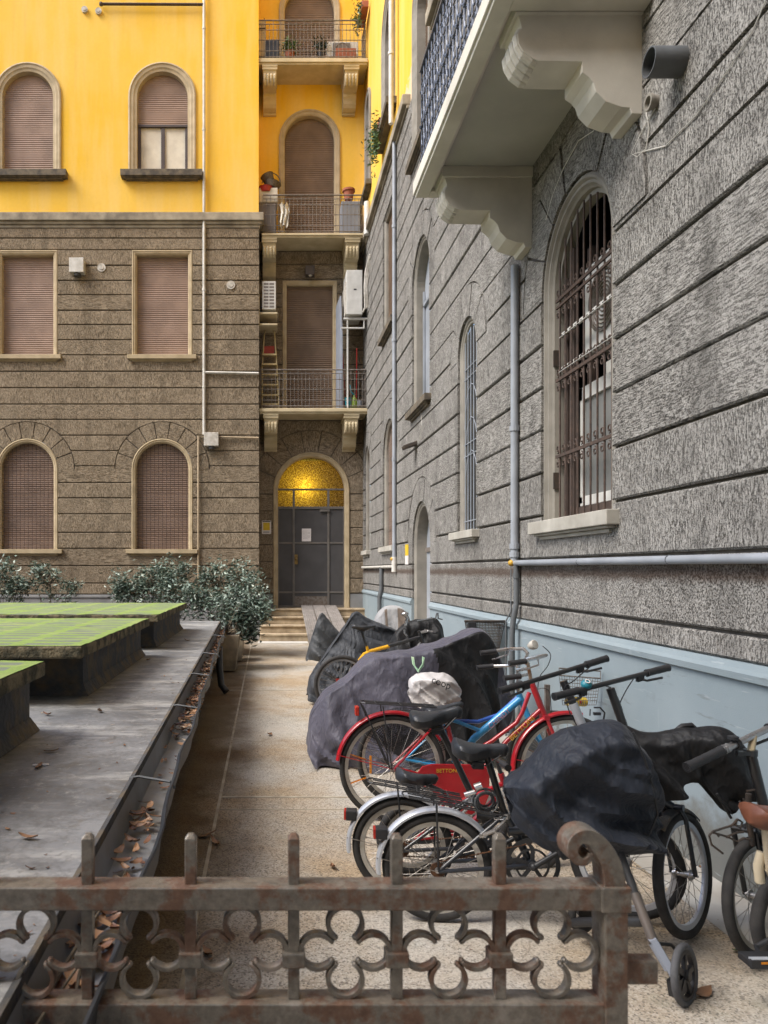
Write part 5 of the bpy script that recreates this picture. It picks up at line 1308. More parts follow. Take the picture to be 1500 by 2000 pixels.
def fender(par, c, b, up, r, a0, a1, mat, wid=.05, name='fender'):
    b = Vector(b).normalized(); n = b.cross(up); m = MB(); pts = arcpts(c, b, Vector(up), r, a0, a1, 30); vs = []
    prof = [(-wid/2,-.012),(-wid/2,-.002),(-wid*.3,.007),(0,.010),(wid*.3,.007),(wid/2,-.002),(wid/2,-.012),(wid*.3,.003),(0,.006),(-wid*.3,.003)]
    for p in pts:
        e = (p-Vector(c)).normalized(); vs += [p+n*q[0]+e*q[1] for q in prof]
    K = len(prof); fs = [(i*K+k, i*K+(k+1) % K, (i+1)*K+(k+1) % K, (i+1)*K+k) for i in range(len(pts)-1) for k in range(K)]
    fs += [tuple(range(K)), tuple((len(pts)-1)*K+k for k in range(K))]
    m.add(vs, fs); return m.build(name, mat, par, smooth=True)
def saddle(par, tail, nose, wid=.15, hgt=.06, mat=None, tilt=None, name='saddle'):
    tail, nose = Vector(tail), Vector(nose); f = nose-tail; L = f.length; f.normalize(); s = f.cross(Z).normalized(); u = s.cross(f)
    m = MB(); vs = []; ST = 18; K = 14
    for i in range(ST+1):
        t = i/ST
        ww = wid*.5*(math.sin(min(1, (t+.03)/.16)*PI/2)**.6)*(1 if t < .22 else max(.19, 1-.86*((t-.22)/.45)**1.05 if t < .67 else .19))
        if t > .93: ww *= math.sqrt(max(.05, 1-((t-.93)/.07)**2))
        hh = hgt*(.95-.35*t)*(math.sin(min(1, (t+.04)/.14)*PI/2)**.7); hh *= 1 if t < .93 else math.sqrt(max(.1, 1-((t-.93)/.07)**2))
        dip = -.012*math.sin(PI*min(1, t/.85))+.012*(t > .0)*max(0, .25-t)*4
        for k in range(K):
            a = 2*PI*k/K; ca, sa = math.cos(a), math.sin(a)
            y = abs(sa)**.75*(1 if sa >= 0 else -1)
            vs.append(tail+f*(t*L)+s*(ca*ww*(1 if sa > -.2 else .82))+u*(dip+(y*hh*.42 if sa > 0 else y*hh*.75)))
    fs = [(i*K+k, i*K+(k+1) % K, (i+1)*K+(k+1) % K, (i+1)*K+k) for i in range(ST) for k in range(K)]+[tuple(range(K)), tuple(ST*K+k for k in range(K))]
    m.add(vs, fs); o = m.build(name, mat or M['saddle'], par, smooth=True)
    m = MB()
    for q in (-1, 1): m.tube([tail+f*(.12*L)+s*(q*.035)-u*hgt*.5, tail+f*(.35*L)+s*(q*.022)-u*hgt*.95, tail+f*(.6*L)+s*(q*.022)-u*hgt*.9, tail+f*(.88*L)+s*(q*.008)-u*hgt*.3], .0035, 5)
    m.obox(tail+f*(.45*L)-u*hgt*.95, f, s, u, (.025, .024, .016)); m.build('rail', M['black'], o if False else par)
    return o
def chainset(par, c, b, n, r, crank_a, mat, L=.165, pedal=True, guard=True, both=True):
    c = Vector(c); cs = sub('crankset', par); m = MB(); K = 48
    ring = [c+n*.035+b*(r*math.cos(2*PI*i/K))+Z*(r*math.sin(2*PI*i/K)) for i in range(K)]
    for rr, w_, tk in ((r, .004, .020), (r*.62, .004, .010)):
        pts = [c+n*.035+b*((rr-tk/2)*math.cos(2*PI*i/K))+Z*((rr-tk/2)*math.sin(2*PI*i/K)) for i in range(K+1)]
        m.ribbon(pts, n, w_, tk)
    for k in range(5):
        a = 2*PI*k/5+.3; e = b*math.cos(a)+Z*math.sin(a); q = b*math.cos(a+.25)+Z*math.sin(a+.25)
        m.ribbon([c+n*.035+e*.02, c+n*.035+e*(r*.6), c+n*.035+q*(r*.93)], n, .006, .018)
    m.cyl(c-n*.05, c+n*.055, .02, 16); m.build('chainring', mat, cs)
    for sd, aa in ((1, crank_a), (-1, crank_a+180))[:2 if both else 1]:
        e = b*math.cos(R(aa))+Z*math.sin(R(aa)); m = MB(); a_ = c+n*(sd*.055); q_ = c+n*(sd*.07)+e*L
        m.tube([a_, q_], [.014, .010], 8); m.sphere(a_, .018, 10, 6); m.build('crank_arm', mat, cs, smooth=True)
        if pedal:
            m = MB(); pc = q_+n*(sd*.055); m.box_ = None
            m.obox(pc, b, n, Z, (.045, .045, .010)); m.obox(pc+b*.034, b, n, Z, (.008, .047, .014)); m.obox(pc-b*.034, b, n, Z, (.008, .047, .014)); m.cyl(q_, pc, .006, 8); pd = m.build('pedal', M['black'], cs)
            m = MB()
            for q in (-1, 1): m.obox(pc+b*(q*.0435), b, n, Z, (.0012, .03, .007))
            m.build('reflector', M['orange'], pd)
def chain(par, a, ra, c, rc, b, n, mat, off=.035):
    a, c = Vector(a)+n*off, Vector(c)+n*off; m = MB()
    for sg in (1, -1):
        p, q = a+Z*(sg*ra), c+Z*(sg*rc); L = (q-p).length; k = int(L/.0127)
        for i in range(k):
            t0, t1 = (i+.05)/k, (i+.95)/k; m.tube([p.lerp(q, t0), p.lerp(q, t1)], .0034 if i % 2 else .0045, 4)
    m.cyl(a-n*.003, a+n*.003, ra*1.02, 18); m.build('chain', mat, par)
def grip(par, a, b_, r=.0165, mat=None):
    a, b_ = Vector(a), Vector(b_); m = MB(); n = 9; pts = [a.lerp(b_, i/n) for i in range(n+1)]
    m.tube(pts, [r*(1.12 if i in (0, n) else 1.0+.05*(i % 2)) for i in range(n+1)], 14); return m.build('grip', mat or M['black'], par, smooth=True)
def rack(par, pts_fn, mat, stays=()):
    m = MB()
    for off in (-.05, -.02, .02, .05): m.tube([pts_fn(t, off) for t in (0, .33, .66, 1)], .004, 5)
    m.tube([pts_fn(0, -.05), pts_fn(-.05, -.03), pts_fn(-.06, 0), pts_fn(-.05, .03), pts_fn(0, .05)], .0045, 5)
    for t in (.15, .5, .85): m.tube([pts_fn(t, -.05), pts_fn(t, .05)], .004, 5)
    for a, b_ in stays: m.tube([a, b_], .005, 5)
    return m.build('rack', mat, par)
def cablecurve(par, pts, name='brake_cable', r=.0028, mat=None):
    m = MB(); pts = [Vector(p) for p in pts]; out = []
    for i in range(len(pts)-1):
        p0, p1, p2, p3 = pts[max(i-1,0)], pts[i], pts[i+1], pts[min(i+2,len(pts)-1)]
        for k in range(6):
            t = k/6; out.append(.5*((2*p1)+(p2-p0)*t+(2*p0-5*p1+4*p2-p3)*t*t+(3*p1-p0-3*p2+p3)*t**3))
    out.append(pts[-1]); m.tube(out, r, 6); return m.build(name, mat or M['black'], par, smooth=True)
def bell(par, c, r, mat, ax=None):
    m = MB(); m.lathe(c, [(r*.9,-r*.4),(r,0),(r*.8,r*.45),(r*.4,r*.65),(0,r*.7)], 16, ax or Z); return m.build('bell', mat, par, smooth=True)

# ---- red city bicycle
rb = BP(766, 4.90, 1108, 4.92); b, n = rb.b, rb.n
red = thing('bicycle', 'red step-through bicycle with yellow frame lettering, red fenders and black rear rack', 'bicycle', (rb.r.x, rb.r.y, 0), 'uncovered bicycles along the wall')
ra, fa = rb(766, 1499), rb(1108, 1499)
wheel(red, ra, b, Z, .35, .019); fw = wheel(red, fa, b, Z, .35, .019)
fender(red, ra, b, Z, .368, 30, 172, M['redpaint']); fender(red, fa, b, Z, .368, 75, 190, M['redpaint'])
m = MB(); BB = rb(905, 1545)
m.tube([rb(1038, 1333), rb(1064, 1400)], .021, 12)
m.tube([rb(1034, 1352), rb(1020, 1392), rb(1008, 1412), rb(960, 1448), rb(889, 1487)], .014, 10)
m.tube([rb(1058, 1384), rb(990, 1447), BB], .016, 10)
m.tube([BB, rb(874, 1417)], .0155, 10)
for q in (-1, 1):
    m.tube([ra+n*(q*.05), rb(840, 1424, q*.02), rb(876, 1420, q*.012)], .0085, 8); m.tube([ra+n*(q*.05), BB+n*(q*.03)], .0095, 8)
    m.tube([rb(1064, 1400, q*.03), rb(1084, 1450, q*.045), fa+n*(q*.05)], [.013, .012, .008], 8)
m.obox(rb(1064, 1400), b, n, Z, (.018, .045, .014)); m.cyl(BB-n*.04, BB+n*.04, .024, 14)
m.build('frame', M['redpaint'], red, smooth=True)
m = MB(); cc = [(812,1503),(820,1492),(838,1487),(925,1488),(944,1494),(950,1512),(950,1545),(940,1570),(915,1585),(890,1580),(862,1562),(835,1535),(790,1520),(770,1512),(770,1492)]
m.prism([rb(x, y, .058) for x, y in cc], n*.012); m.build('chain_case', M['redpaint'], red, bevel=.004)
text('BETTONI', red, frameM(rb(868, 1500, .072), b, Z), .035, M['brass'])
d_ = (rb(1050, 1391)-rb(985, 1452)); text('BETTONI', red, frameM((rb(1050, 1391, .0175)+rb(985, 1452, .0175))/2, d_, Z), .052, M['brass'])
chainset(red, BB, b, n, .085, -60, M['chrome'])
m = MB(); m.tube([rb(874, 1417), rb(868, 1395)], .0125, 10); m.build('seat_post', M['chrome'], red, smooth=True)
saddle(red, rb(826, 1388), rb(905, 1374), .2, .07)
def rfn(t, off): return rb(712+ (850-712)*t, 1371+8*t, off)
rack(red, rfn, M['black'], [(rb(706, 1375, q*.05), rb(759, 1497, q*.06)) for q in (-1, 1)]+[(rb(745, 1376, q*.05), rb(762, 1497, q*.06)) for q in (-1, 1)])
m = MB(); m.obox(rb(697, 1388), b, n, Z, (.012, .03, .03)); m.build('rear_reflector', M['redlight'], red, bevel=.004)
m = MB()
m.tube([ra+n*.055, ra+b*(-.368*math.cos(R(8)))+Z*(.368*math.sin(R(14)))+n*.02, ra+b*(-.368*math.cos(R(8)))+Z*(.368*math.sin(R(14)))-n*.02, ra-n*.055], .003, 5); m.build('fender_stay', M['redpaint'], red)
m = MB(); m.tube([fa+n*.055, fa-b*.36+Z*.06+n*.02, fa-b*.36+Z*.06-n*.02, fa-n*.055], .003, 5); m.build('fender_stay', M['redpaint'], red)
for c_, a_ in ((ra, 200), (ra, 162), (fa, 155)):
    m = MB(); e = b*math.cos(R(a_))+Z*math.sin(R(a_)); m.obox(c_+e*.24+n*.008, e, Z.cross(e).normalized() if abs(e.z) < .95 else b, n, (.055, .004, .012)); m.build('wheel_reflector', M['orange'], red)
st_ = rb(1031, 1296); m = MB(); m.tube([rb(1038, 1335), rb(1034, 1312), st_], .012, 10); m.tube([st_, rb(1018, 1290)], .014, 10)
rust_chrome = pm('rusty_chrome', (.50,.42,.34), (.26,.13,.07), 22, .35, metal=.7, bmp=.2); m.build('stem', rust_chrome, red, smooth=True)
m = MB(); cbar = rb(1026, 1288)
for (q, yy) in ((1, 1318), (-1, 1276)):
    m.tube([cbar, cbar+n*(q*.09)+b*.05+Z*.03, cbar+n*(q*.20)+b*.06+Z*.05, cbar+n*(q*.27)-b*.03+Z*.04, cbar+n*(q*.29)-b*.14+Z*.02], .011, 8)
m.build('handlebar', M['chrome'], red, smooth=True)
for q in (1, -1): grip(red, cbar+n*(q*.285)-b*.10+Z*.024, cbar+n*(q*.292)-b*.21+Z*.01)
for q in (1, -1):
    m = MB(); m.tube([cbar+n*(q*.27)-b*.02+Z*.035, cbar+n*(q*.28)-b*.02, cbar+n*(q*.285)-b*.13-Z*.035], .006, 6); m.build('brake_lever', M['chrome'], red, smooth=True)
cablecurve(red, [rb(1060, 1262), rb(1075, 1278), rb(1070, 1300), rb(1054, 1322), rb(1050, 1350)])
cablecurve(red, [rb(1045, 1345, .03), rb(1058, 1342, .05), rb(1068, 1352, .05), rb(1072, 1390, .04)])
m = MB(); hc = rb(1041, 1260); m.lathe(hc, [(0,-.035),(.02,-.03),(.030,-.008),(.032,.014),(.028,.02),(0,.023)], 18, (b*.4+n*.75+Z*.35).normalized()); m.build('headlamp', M['white_dirty'], red, smooth=True)

# ---- sky blue bicycle just behind
bb_ = BP(788, 5.25, 1078, 5.3); b, n = bb_.b, bb_.n
blu = thing('bicycle', 'sky blue bicycle behind the red one, with black skirt guard net', 'bicycle', (bb_.r.x, bb_.r.y, 0), 'uncovered bicycles along the wall')
ra, fa = bb_(788, 1480), bb_(1078, 1479)
wheel(blu, ra, b, Z, .335, .02); wheel(blu, fa, b, Z, .335, .02)
BB = bb_(888, 1500); m = MB()
m.tube([bb_(1012, 1352), bb_(1032, 1402)], .022, 12); m.tube([bb_(1016, 1365), bb_(925, 1443), BB], .026, 12); m.tube([bb_(868, 1402), bb_(900, 1412), bb_(940, 1428)], .014, 10)
m.tube([BB, bb_(868, 1400)], .016, 10)
for q in (-1, 1):
    m.tube([ra+n*(q*.05), bb_(866, 1408, q*.02)], .009, 8); m.tube([ra+n*(q*.05), BB+n*(q*.03)], .01, 8); m.tube([bb_(1032, 1400, q*.04), bb_(1050, 1440, q*.05), fa+n*(q*.05)], [.014,.013,.009], 8)
m.build('frame', M['bluepaint'], blu, smooth=True)
m = MB(); m.tube([bb_(1012, 1362, -.01), bb_(975, 1398, -.03), bb_(935, 1411, -.02), bb_(880, 1408, -.01)], .014, 10); m.build('upper_tube', M['navypaint'], blu, smooth=True)
d_ = bb_(1000, 1378)-bb_(945, 1426); text('CHINDY', blu, frameM((bb_(1000, 1378, .027)+bb_(945, 1426, .027))/2, d_, Z), .05, pm('pink_lettering', (.62,.30,.36), None, 9, .5, bmp=0))
chainset(blu, BB, b, n, .09, -110, M['chrome'])
m = MB(); m.tube([bb_(868, 1400), bb_(862, 1372)], .0125, 10); m.build('seat_post', M['chrome'], blu, smooth=True)
saddle(blu, bb_(822, 1368), bb_(893, 1366), .19, .06)
m = MB(); cbar = bb_(1010, 1308); m.tube([bb_(1012, 1352), cbar], .012, 8)
for q in (1, -1): m.tube([cbar, cbar+n*(q*.1)+b*.04+Z*.02, cbar+n*(q*.22)+b*.0, cbar+n*(q*.27)-b*.1-Z*.01], .011, 8)
m.build('handlebar', M['chrome'], blu, smooth=True)
for q in (1, -1): grip(blu, cbar+n*(q*.262)-b*.08-Z*.008, cbar+n*(q*.275)-b*.2-Z*.02, .018)
m = MB()                                     # the skirt guard net over the rear wheel
for sd in (.045, -.045):
    for k in range(44):
        a = R(12+k*3.2)
        e = b*math.cos(a)+Z*math.sin(a); m.tube([ra+e*.05+n*sd, ra+e*.345+n*sd*.7], .0024, 3, cap=False)
    for k in range(20):
        rr = .07+.0145*k; m.tube(arcpts(ra+n*sd*.95, b, Z, rr, 12, 147, 18), .0024, 3, cap=False)
    for k in range(16):
        m.tube([ra+(b*math.cos(R(12+k*9))+Z*math.sin(R(12+k*9)))*.07+n*sd, ra+(b*math.cos(R(30+k*9))+Z*math.sin(R(30+k*9)))*.34+n*sd*.7], .0017, 3, cap=False)
m.build('skirt_guard', M['black'], blu)
m = MB(); e = b*math.cos(R(190))+Z*math.sin(R(190)); m.obox(ra+e*.24+n*.01, Z, b, n, (.06, .006, .012)); m.build('wheel_reflector', M['orange'], blu)
# bag over that saddle
def blob(name, c, rx, ry, rz, mat, lab, cat, seed=0, amp=.25, fr=3.0, fn=None, nu=96, nv=64, par=None):
    m = MB(); c = Vector(c); vs = []
    for j in range(nv+1):
        ph = PI*j/nv
        for i in range(nu):
            th = 2*PI*i/nu; d = Vector((math.sin(ph)*math.cos(th), math.sin(ph)*math.sin(th), math.cos(ph)))
            q1 = noise.noise(d*2.1+Vector((seed, 0, 3))); q2 = noise.noise(Vector((d.x*4.5, d.y*4.5, d.z*1.6))+Vector((0, seed, 1)))
            f = 1+amp*.7*noise.noise(d*1.6+Vector((seed, seed*2, 0)))-amp*.45*max(0, 1-abs(q1)*2.2)-amp*.28*max(0, 1-abs(q2)*2.0)
            p = Vector((d.x*rx, d.y*ry, d.z*rz))*f
            if fn: p = fn(p, d)
            vs.append(c+p)
    m.add(vs, [(j*nu+i, j*nu+(i+1) % nu, (j+1)*nu+(i+1) % nu, (j+1)*nu+i) for j in range(nv) for i in range(nu)])
    o = m.build(name, mat, par, smooth=True)
    return tag(o, lab, cat) if lab else o
def bagfn(p, d):
    if p.z < -.04: p.x = p.x*(1+ (p.z+.04)*2.2)+.02
    if p.x > .09: p.z += .02
    return p
bc = P(850, 1349, 5.12)
bgt = thing('saddle_bag_cover', 'crumpled white plastic bag tied over the blue bicycle saddle', 'bag', bc)
BAG_HERE = 1
text('coop', bgt, frameM(P(862, 1334, 4.985), Vector((1, .15, -.38)), Vector((.3, .3, 1))), .07, M['ink'])
m = MB(); m.ribbon([P(806, 1283, 5.6), P(808, 1298, 5.5), P(817, 1311, 5.25), P(826, 1299, 5.5), P(827, 1283, 5.6)], (0,-1,0), .02, .018)
tag(m.build('strap', M['greentape']), 'pale green strap looped above the white bag', 'strap')

# ---- black folding bicycle nearest, silver fenders
def folder(lab, xr, Dr, xf, Df, ya, yf_, front_c, front_b, front_up, fr, post, sad, rackp, stem, bar, chain_c, chr_, frame_mat, fend=(35, 188), r=.255, grp='folding bicycles with silver fenders'):
    fb = BP(xr, Dr, xf, Df); b, n = fb.b, fb.n
    t = thing('bicycle', lab, 'bicycle', (fb.r.x, fb.r.y, 0), grp)
    ra = fb(xr, ya); wheel(t, ra, b, Z, r, .022); fender(t, ra, b, Z, r+.02, *fend, M['silver'], .055)
    wheel(t, front_c, front_b, front_up, fr, .022, M['silver'])
    fu = Vector(front_up).normalized()
    fender(t, front_c, front_b, fu, fr+.015, 45, 125, M['tar'], .05)
    BB = fb(*chain_c); J = fb(*post[1]); m = MB()
    m.tube([BB, fb(post[1][0]-2, post[1][1]-8)], .018, 12)
    for q in (-1, 1): m.tube([ra+n*(q*.055), fb(post[1][0]-8, post[1][1]+2, q*.02)], .0095, 8); m.tube([ra+n*(q*.055), fb((xr+chain_c[0])/2+30, (ya+chain_c[1])/2-2, q*.05), BB+n*(q*.025)], .010, 8)
    hd = Vector(stem[1]); m.tube([fb(post[1][0]+6, post[1][1]+30), (fb(post[1][0]+6, post[1][1]+30)+hd)/2-Z*.05, hd], .026, 12)
    fc = Vector(front_c); nn = Vector(front_b).normalized().cross(fu)
    crown = fc+fu*(fr+.03)
    m.tube([hd+Z*.03, crown], .02, 12)
    for q in (-1, 1): m.tube([crown+nn*(q*.03), crown+nn*(q*.05)-fu*.05, fc+nn*(q*.05)], .0105, 8)
    m.tube([crown-nn*.05, crown+nn*.05], .015, 8)
    m.cyl(BB-n*.04, BB+n*.04, .024, 14); m.build('frame', frame_mat, t, smooth=True)
    m = MB(); m.tube([fb(*post[0]), fb(*post[1])], .0165, 12); m.build('seat_post', M['bpaint'], t, smooth=True)
    m = MB(); m.cyl(J-Z*.012, J+Z*.012, .026, 14); m.tube([J+n*.02, J+n*.05-b*.02, J+n*.055-b*.06], .006, 6); m.build('seat_clamp', M['chrome'], t)
    if sad: saddle(t, fb(*sad[0]), fb(*sad[1]), .2, .085)
    m = MB(); m.tube([hd, Vector(stem[0])], .019, 12); m.build('stem', M['bpaint'], t, smooth=True)
    l_, r_ = Vector(bar[0]), Vector(bar[1]); m = MB(); m.tube([l_, r_], .0115, 10); m.build('handlebar', M['bpaint'], t, smooth=True)
    grip(t, l_, l_.lerp(r_, .2)); grip(t, l_.lerp(r_, .8), r_)
    for k, s_ in ((.24, 1), (.74, -1)):
        p_ = l_.lerp(r_, k); dd = (r_-l_).normalized()*s_; m = MB(); m.obox(p_-Z*.015, dd, Vector((0,1,0)), Z, (.02, .012, .014)); m.tube([p_-Z*.02, p_-Z*.03-dd*.03+Vector((.0,-.02,0)), p_-Z*.032-dd*.12+Vector((0,-.03,0))], .006, 6); m.build('brake_lever', M['black'], t)
    chainset(t, BB, b, n, chr_, 35, M['black'])
    chain(t, ra, .035, BB, chr_*.82, b, n, M['rustchain'])
    (x0, y0), (x1, y1) = rackp
    rack(t, lambda k, off: fb(x0+(x1-x0)*k, y0+(y1-y0)*k, off), M['black'], [(fb(x0+.28*(x1-x0), y0+.3*(y1-y0), q*.05), ra+n*(q*.06)) for q in (-1, 1)])
    e = -b*math.cos(R(32))+Z*math.sin(R(32)); tl = ra+e*(r+.035)
    m = MB(); m.obox(tl-b*.012, b, n, Z, (.028, .03, .026)); lt = m.build('tail_light', M['black'], t, bevel=.006)
    m = MB(); m.obox(tl-b*.044, b, n, Z, (.006, .027, .024)); m.build('lens', M['redlight'], lt, bevel=.003)
    m = MB()
    for q in (-1, 1): m.tube([ra+n*(q*.06), ra-b*((r+.03)*math.cos(R(8)))+Z*((r+.03)*math.sin(R(8)))+n*(q*.02)], .0022, 5)
    m.build('fender_stay', M['spoke'], t)
    m = MB(); cp = fb(post[1][0]-25, post[1][1]+22, .055); m.tube([cp+b*-.07-Z*.03, cp, cp+b*.05+Z*.05], [.008,.009,.006], 6); m.build('caliper_brake', M['chrome'], t)
    return t, fb, BB, ra
f2, f2p, BB2, ra2 = folder('second folding bicycle, behind the nearest, black saddle on a long post', 786, 3.78, 1228, 3.62, 1654, 1690,
    P(1222, 1688, 3.5), (.80, -.60, 0), (-.06, 0, 1), .255, ((858,1418),(925,1560)), ((800,1404),(903,1386)), ((728,1525),(900,1556)),
    (P(1100, 1330, 3.62), P(1212, 1590, 3.55)), (P(975, 1350, 3.5), P(1185, 1286, 3.72)), (968, 1648), .075, M['bpaint'])
f1, f1p, BB1, ra1 = folder('nearest black folding bicycle with silver rear fender, large chainring and tall stem', 853, 3.49, 1290, 3.40, 1693, 1700,
    P(1335, 1707, 3.345), (.777, .63, 0), (-.16, .02, 1), .275, ((951,1478),(986,1592)), ((884,1458),(994,1462)), ((797,1552),(985,1588)),
    (P(1192, 1345, 3.42), P(1268, 1560, 3.38)), (P(1082, 1361, 3.3), P(1305, 1304, 3.55)), (1036, 1684), .125, M['bluegrey'])
l_, r_ = P(1082, 1361, 3.3), P(1305, 1304, 3.55)
bell(f1, l_.lerp(r_, .27)+Z*.02, .025, M['teal'], (Z-Vector((0,.8,0))).normalized())
m = MB(); c = l_.lerp(r_, .27)+Z*.02+(Z-Vector((0,.8,0))).normalized()*.018; m.lathe(c, [(.008,0),(.012,0),(.012,.002),(.008,.002)], 14, (Z-Vector((0,.8,0))).normalized()); m.build('bell_mark', M['paper'], f1)
cablecurve(f1, [P(1125,1352,3.35), P(1165,1340,3.42), P(1195,1345,3.45), P(1213,1380,3.44), P(1222,1420,3.42), P(1235,1480,3.42)])
cablecurve(f1, [P(1240,1322,3.5), P(1222,1350,3.47), P(1208,1385,3.43), P(1213,1430,3.42)])
cablecurve(f2, [P(1155,1300,3.7), P(1120,1330,3.6), P(1103,1345,3.6), P(1112,1390,3.6), P(1135,1430,3.58)])
m = MB(); 
a_, b_ = P(1100, 1330, 3.62), P(1212, 1590, 3.55)
m.tube([a_.lerp(b_, .17), a_.lerp(b_, .38)], .0215, 12); m.build('stem_sleeve', M['silver'], f2, smooth=True)
# coiled cable lock on the nearest seat post
lk = thing('cable_lock', 'coiled grey cable lock hanging from the folding bicycle seat post', 'lock', f1p(955, 1560))
m = MB(); lc = f1p(948, 1562, .02); pts = []
for i in range(130):
    a = i/130*2*PI*6; rr = .045+.012*math.sin(i*.11); pts.append(lc+Vector((rr*math.cos(a), -.02+.0005*i, rr*math.sin(a)*.95)))
m.tube(pts, .0042, 6); m.build('cable', M['duct'], lk, smooth=True)
m = MB(); m.cyl(f1p(925, 1535, .03), f1p(938, 1530, .03), .018, 14); m.cyl(f1p(905, 1549, .03), f1p(925, 1543, .03), .012, 12); m.build('lock_head', M['chrome'], lk, smooth=True)

# ---- small red bicycle hidden behind
kb = BP(805, 4.02, 1040, 4.12); b, n = kb.b, kb.n
kid = thing('bicycle', 'small dark and red bicycle with a low saddle, mostly hidden behind the two folding bicycles', 'bicycle', (kb.r.x, kb.r.y, 0), 'uncovered bicycles along the wall')
ra, fa = kb(805, 1636), kb(1040, 1636)
wheel(kid, ra, b, Z, .20, .022, M['alu'], 20); wheel(kid, fa, b, Z, .20, .022, M['alu'], 20)
BB = kb(905, 1625); m = MB(); hd = kb(985, 1530)
m.tube([BB, kb(868, 1545)], .015, 8); m.tube([kb(880, 1575), hd], .016, 8); m.tube([BB, kb(978, 1550)], .017, 8); m.tube([kb(978, 1510), kb(995, 1560)], .018, 8)
for q in (-1, 1): m.tube([ra+n*(q*.05), kb(872, 1560, q*.02)], .008, 6); m.tube([ra+n*(q*.05), BB+n*(q*.02)], .009, 6); m.tube([kb(995, 1560, q*.03), fa+n*(q*.05)], .011, 6)
m.build('frame', M['redpaint'], kid, smooth=True)
m = MB(); m.tube([kb(868, 1548), kb(830, 1530)], .012, 8); m.build('seat_post', M['bpaint'], kid, smooth=True)
saddle(kid, kb(776, 1512), kb(856, 1520), .17, .075)
m = MB(); cbar = kb(968, 1480); m.tube([kb(978, 1510), cbar], .012, 8); m.tube([cbar+n*.2-b*.03, cbar, cbar-n*.2-b*.03], .011, 8); m.build('handlebar', M['bpaint'], kid, smooth=True)
for q in (-1, 1): grip(kid, cbar+n*(q*.12)-b*.02, cbar+n*(q*.21)-b*.03)
chainset(kid, BB, b, n, .07, 15, M['black'], .12)

# ---- yellow framed bicycle far back
yb_ = BP(668, 8.6, 850, 8.75); b, n = yb_.b, yb_.n
yel = thing('bicycle', 'yellow and black bicycle standing between the grey covers further back', 'bicycle', (yb_.r.x, yb_.r.y, 0), 'uncovered bicycles along the wall')
ra, fa = yb_(668, 1336), yb_(850, 1334)
wheel(yel, ra, b, Z, .335, .024, M['greypanel']); wheel(yel, fa, b, Z, .335, .024, M['greypanel'])
BB = yb_(738, 1340); m = MB()
m.tube([BB, yb_(716, 1262)], .018, 8); m.tube([yb_(712, 1278), yb_(722, 1272), yb_(760, 1262)], .022, 10)
for q in (-1, 1): m.tube([ra+n*(q*.05), yb_(712, 1275, q*.02)], .01, 6); m.tube([ra+n*(q*.05), BB], .01, 6)
m.build('frame', M['yellowpaint'], yel, smooth=True)
m = MB(); m.tube([yb_(758, 1262), yb_(822, 1244)], .022, 10); m.tube([BB, yb_(822, 1256)], .022, 10); m.tube([yb_(818, 1232), yb_(828, 1262)], .022, 10)
for q in (-1, 1): m.tube([yb_(828, 1262, q*.05), fa+n*(q*.05)], .014, 6)
m.build('front_frame', M['bpaint'], yel, smooth=True)
m = MB(); m.tube([yb_(716, 1265), yb_(706, 1230)], .015, 8); m.build('seat_post', M['bpaint'], yel, smooth=True)
saddle(yel, yb_(686, 1223), yb_(734, 1223), .16, .05)
m = MB(); cbar = yb_(836, 1232); m.tube([yb_(818, 1236), cbar], .016, 8); m.tube([cbar+n*.3+b*.0, cbar, cbar-n*.3], .013, 8); m.build('handlebar', M['chrome'], yel, smooth=True)
for q in (-1, 1): grip(yel, cbar+n*(q*.2), cbar+n*(q*.31), .018)
chainset(yel, BB, b, n, .08, -40, M['black'])
m = MB(); m.obox(ra+b*-.06+Z*.05+n*.05, b, n, Z, (.02, .01, .02)); m.build('wheel_reflector', M['redplastic'], yel)

# ---- bicycles at the right edge
t = thing('bicycle', 'bicycle with chrome handlebar and black stem, right edge of the row', 'bicycle', (2.05, 3.05, 0), 'uncovered bicycles along the wall')
l_, r_ = P(1341, 1499, 2.92), P(1560, 1394, 3.12)
m = MB(); m.tube([l_, r_], .0135, 14); m.build('handlebar', M['chrome'], t, smooth=True)
grip(t, l_, l_.lerp(r_, .30), .0185)
m = MB(); p_ = l_.lerp(r_, .31); dd = (r_-l_).normalized(); m.cyl(p_, p_+dd*.006, .0195, 16); m.cyl(p_+dd*.012, p_+dd*.03, .0185, 16); m.build('grip_collar', M['chrome'], t)
m = MB(); p_ = l_.lerp(r_, .43); m.cyl(p_-dd*.008, p_+dd*.008, .021, 12); m.lathe(p_+Z*.03-dd*.02, [(0,-.008),(.02,-.006),(.021,.006),(0,.009)], 16); m.tube([p_, p_-Z*.03, p_-Z*.05+Vector((.02,0,0))], .005, 6); m.build('shifter', M['black'], t)
m = MB()
for k in (.72, .755, .78): m.cyl(l_.lerp(r_, k)-dd*.004, l_.lerp(r_, k)+dd*.004, .02, 12)
m.tube([l_.lerp(r_, .75)-Z*.02, l_.lerp(r_, .72)-Z*.045, l_.lerp(r_, .60)-Z*.04], .006, 6); m.build('brake_lever', M['black'], t)
sj = l_.lerp(r_, .58); s1 = P(1466, 1470, 3.02); s2 = P(1498, 1600, 3.05); s3 = P(1520, 1690, 3.08)
m = MB(); m.tube([sj, s1], .014, 12); m.build('stem', M['cream'], t, smooth=True)
m = MB(); m.tube([s1, s2, s3], [.0195, .0205, .021], 14); m.cyl(s1-Z*.012, s1+Z*.012, .026, 14); m.obox(s1+Vector((-.035,-.01,0)), Vector((1,0,0)), Vector((0,1,0)), Z, (.03, .012, .008)); m.build('steering_column', M['bpaint'], t, smooth=True)
wc = P(1480, 1752, 3.12)
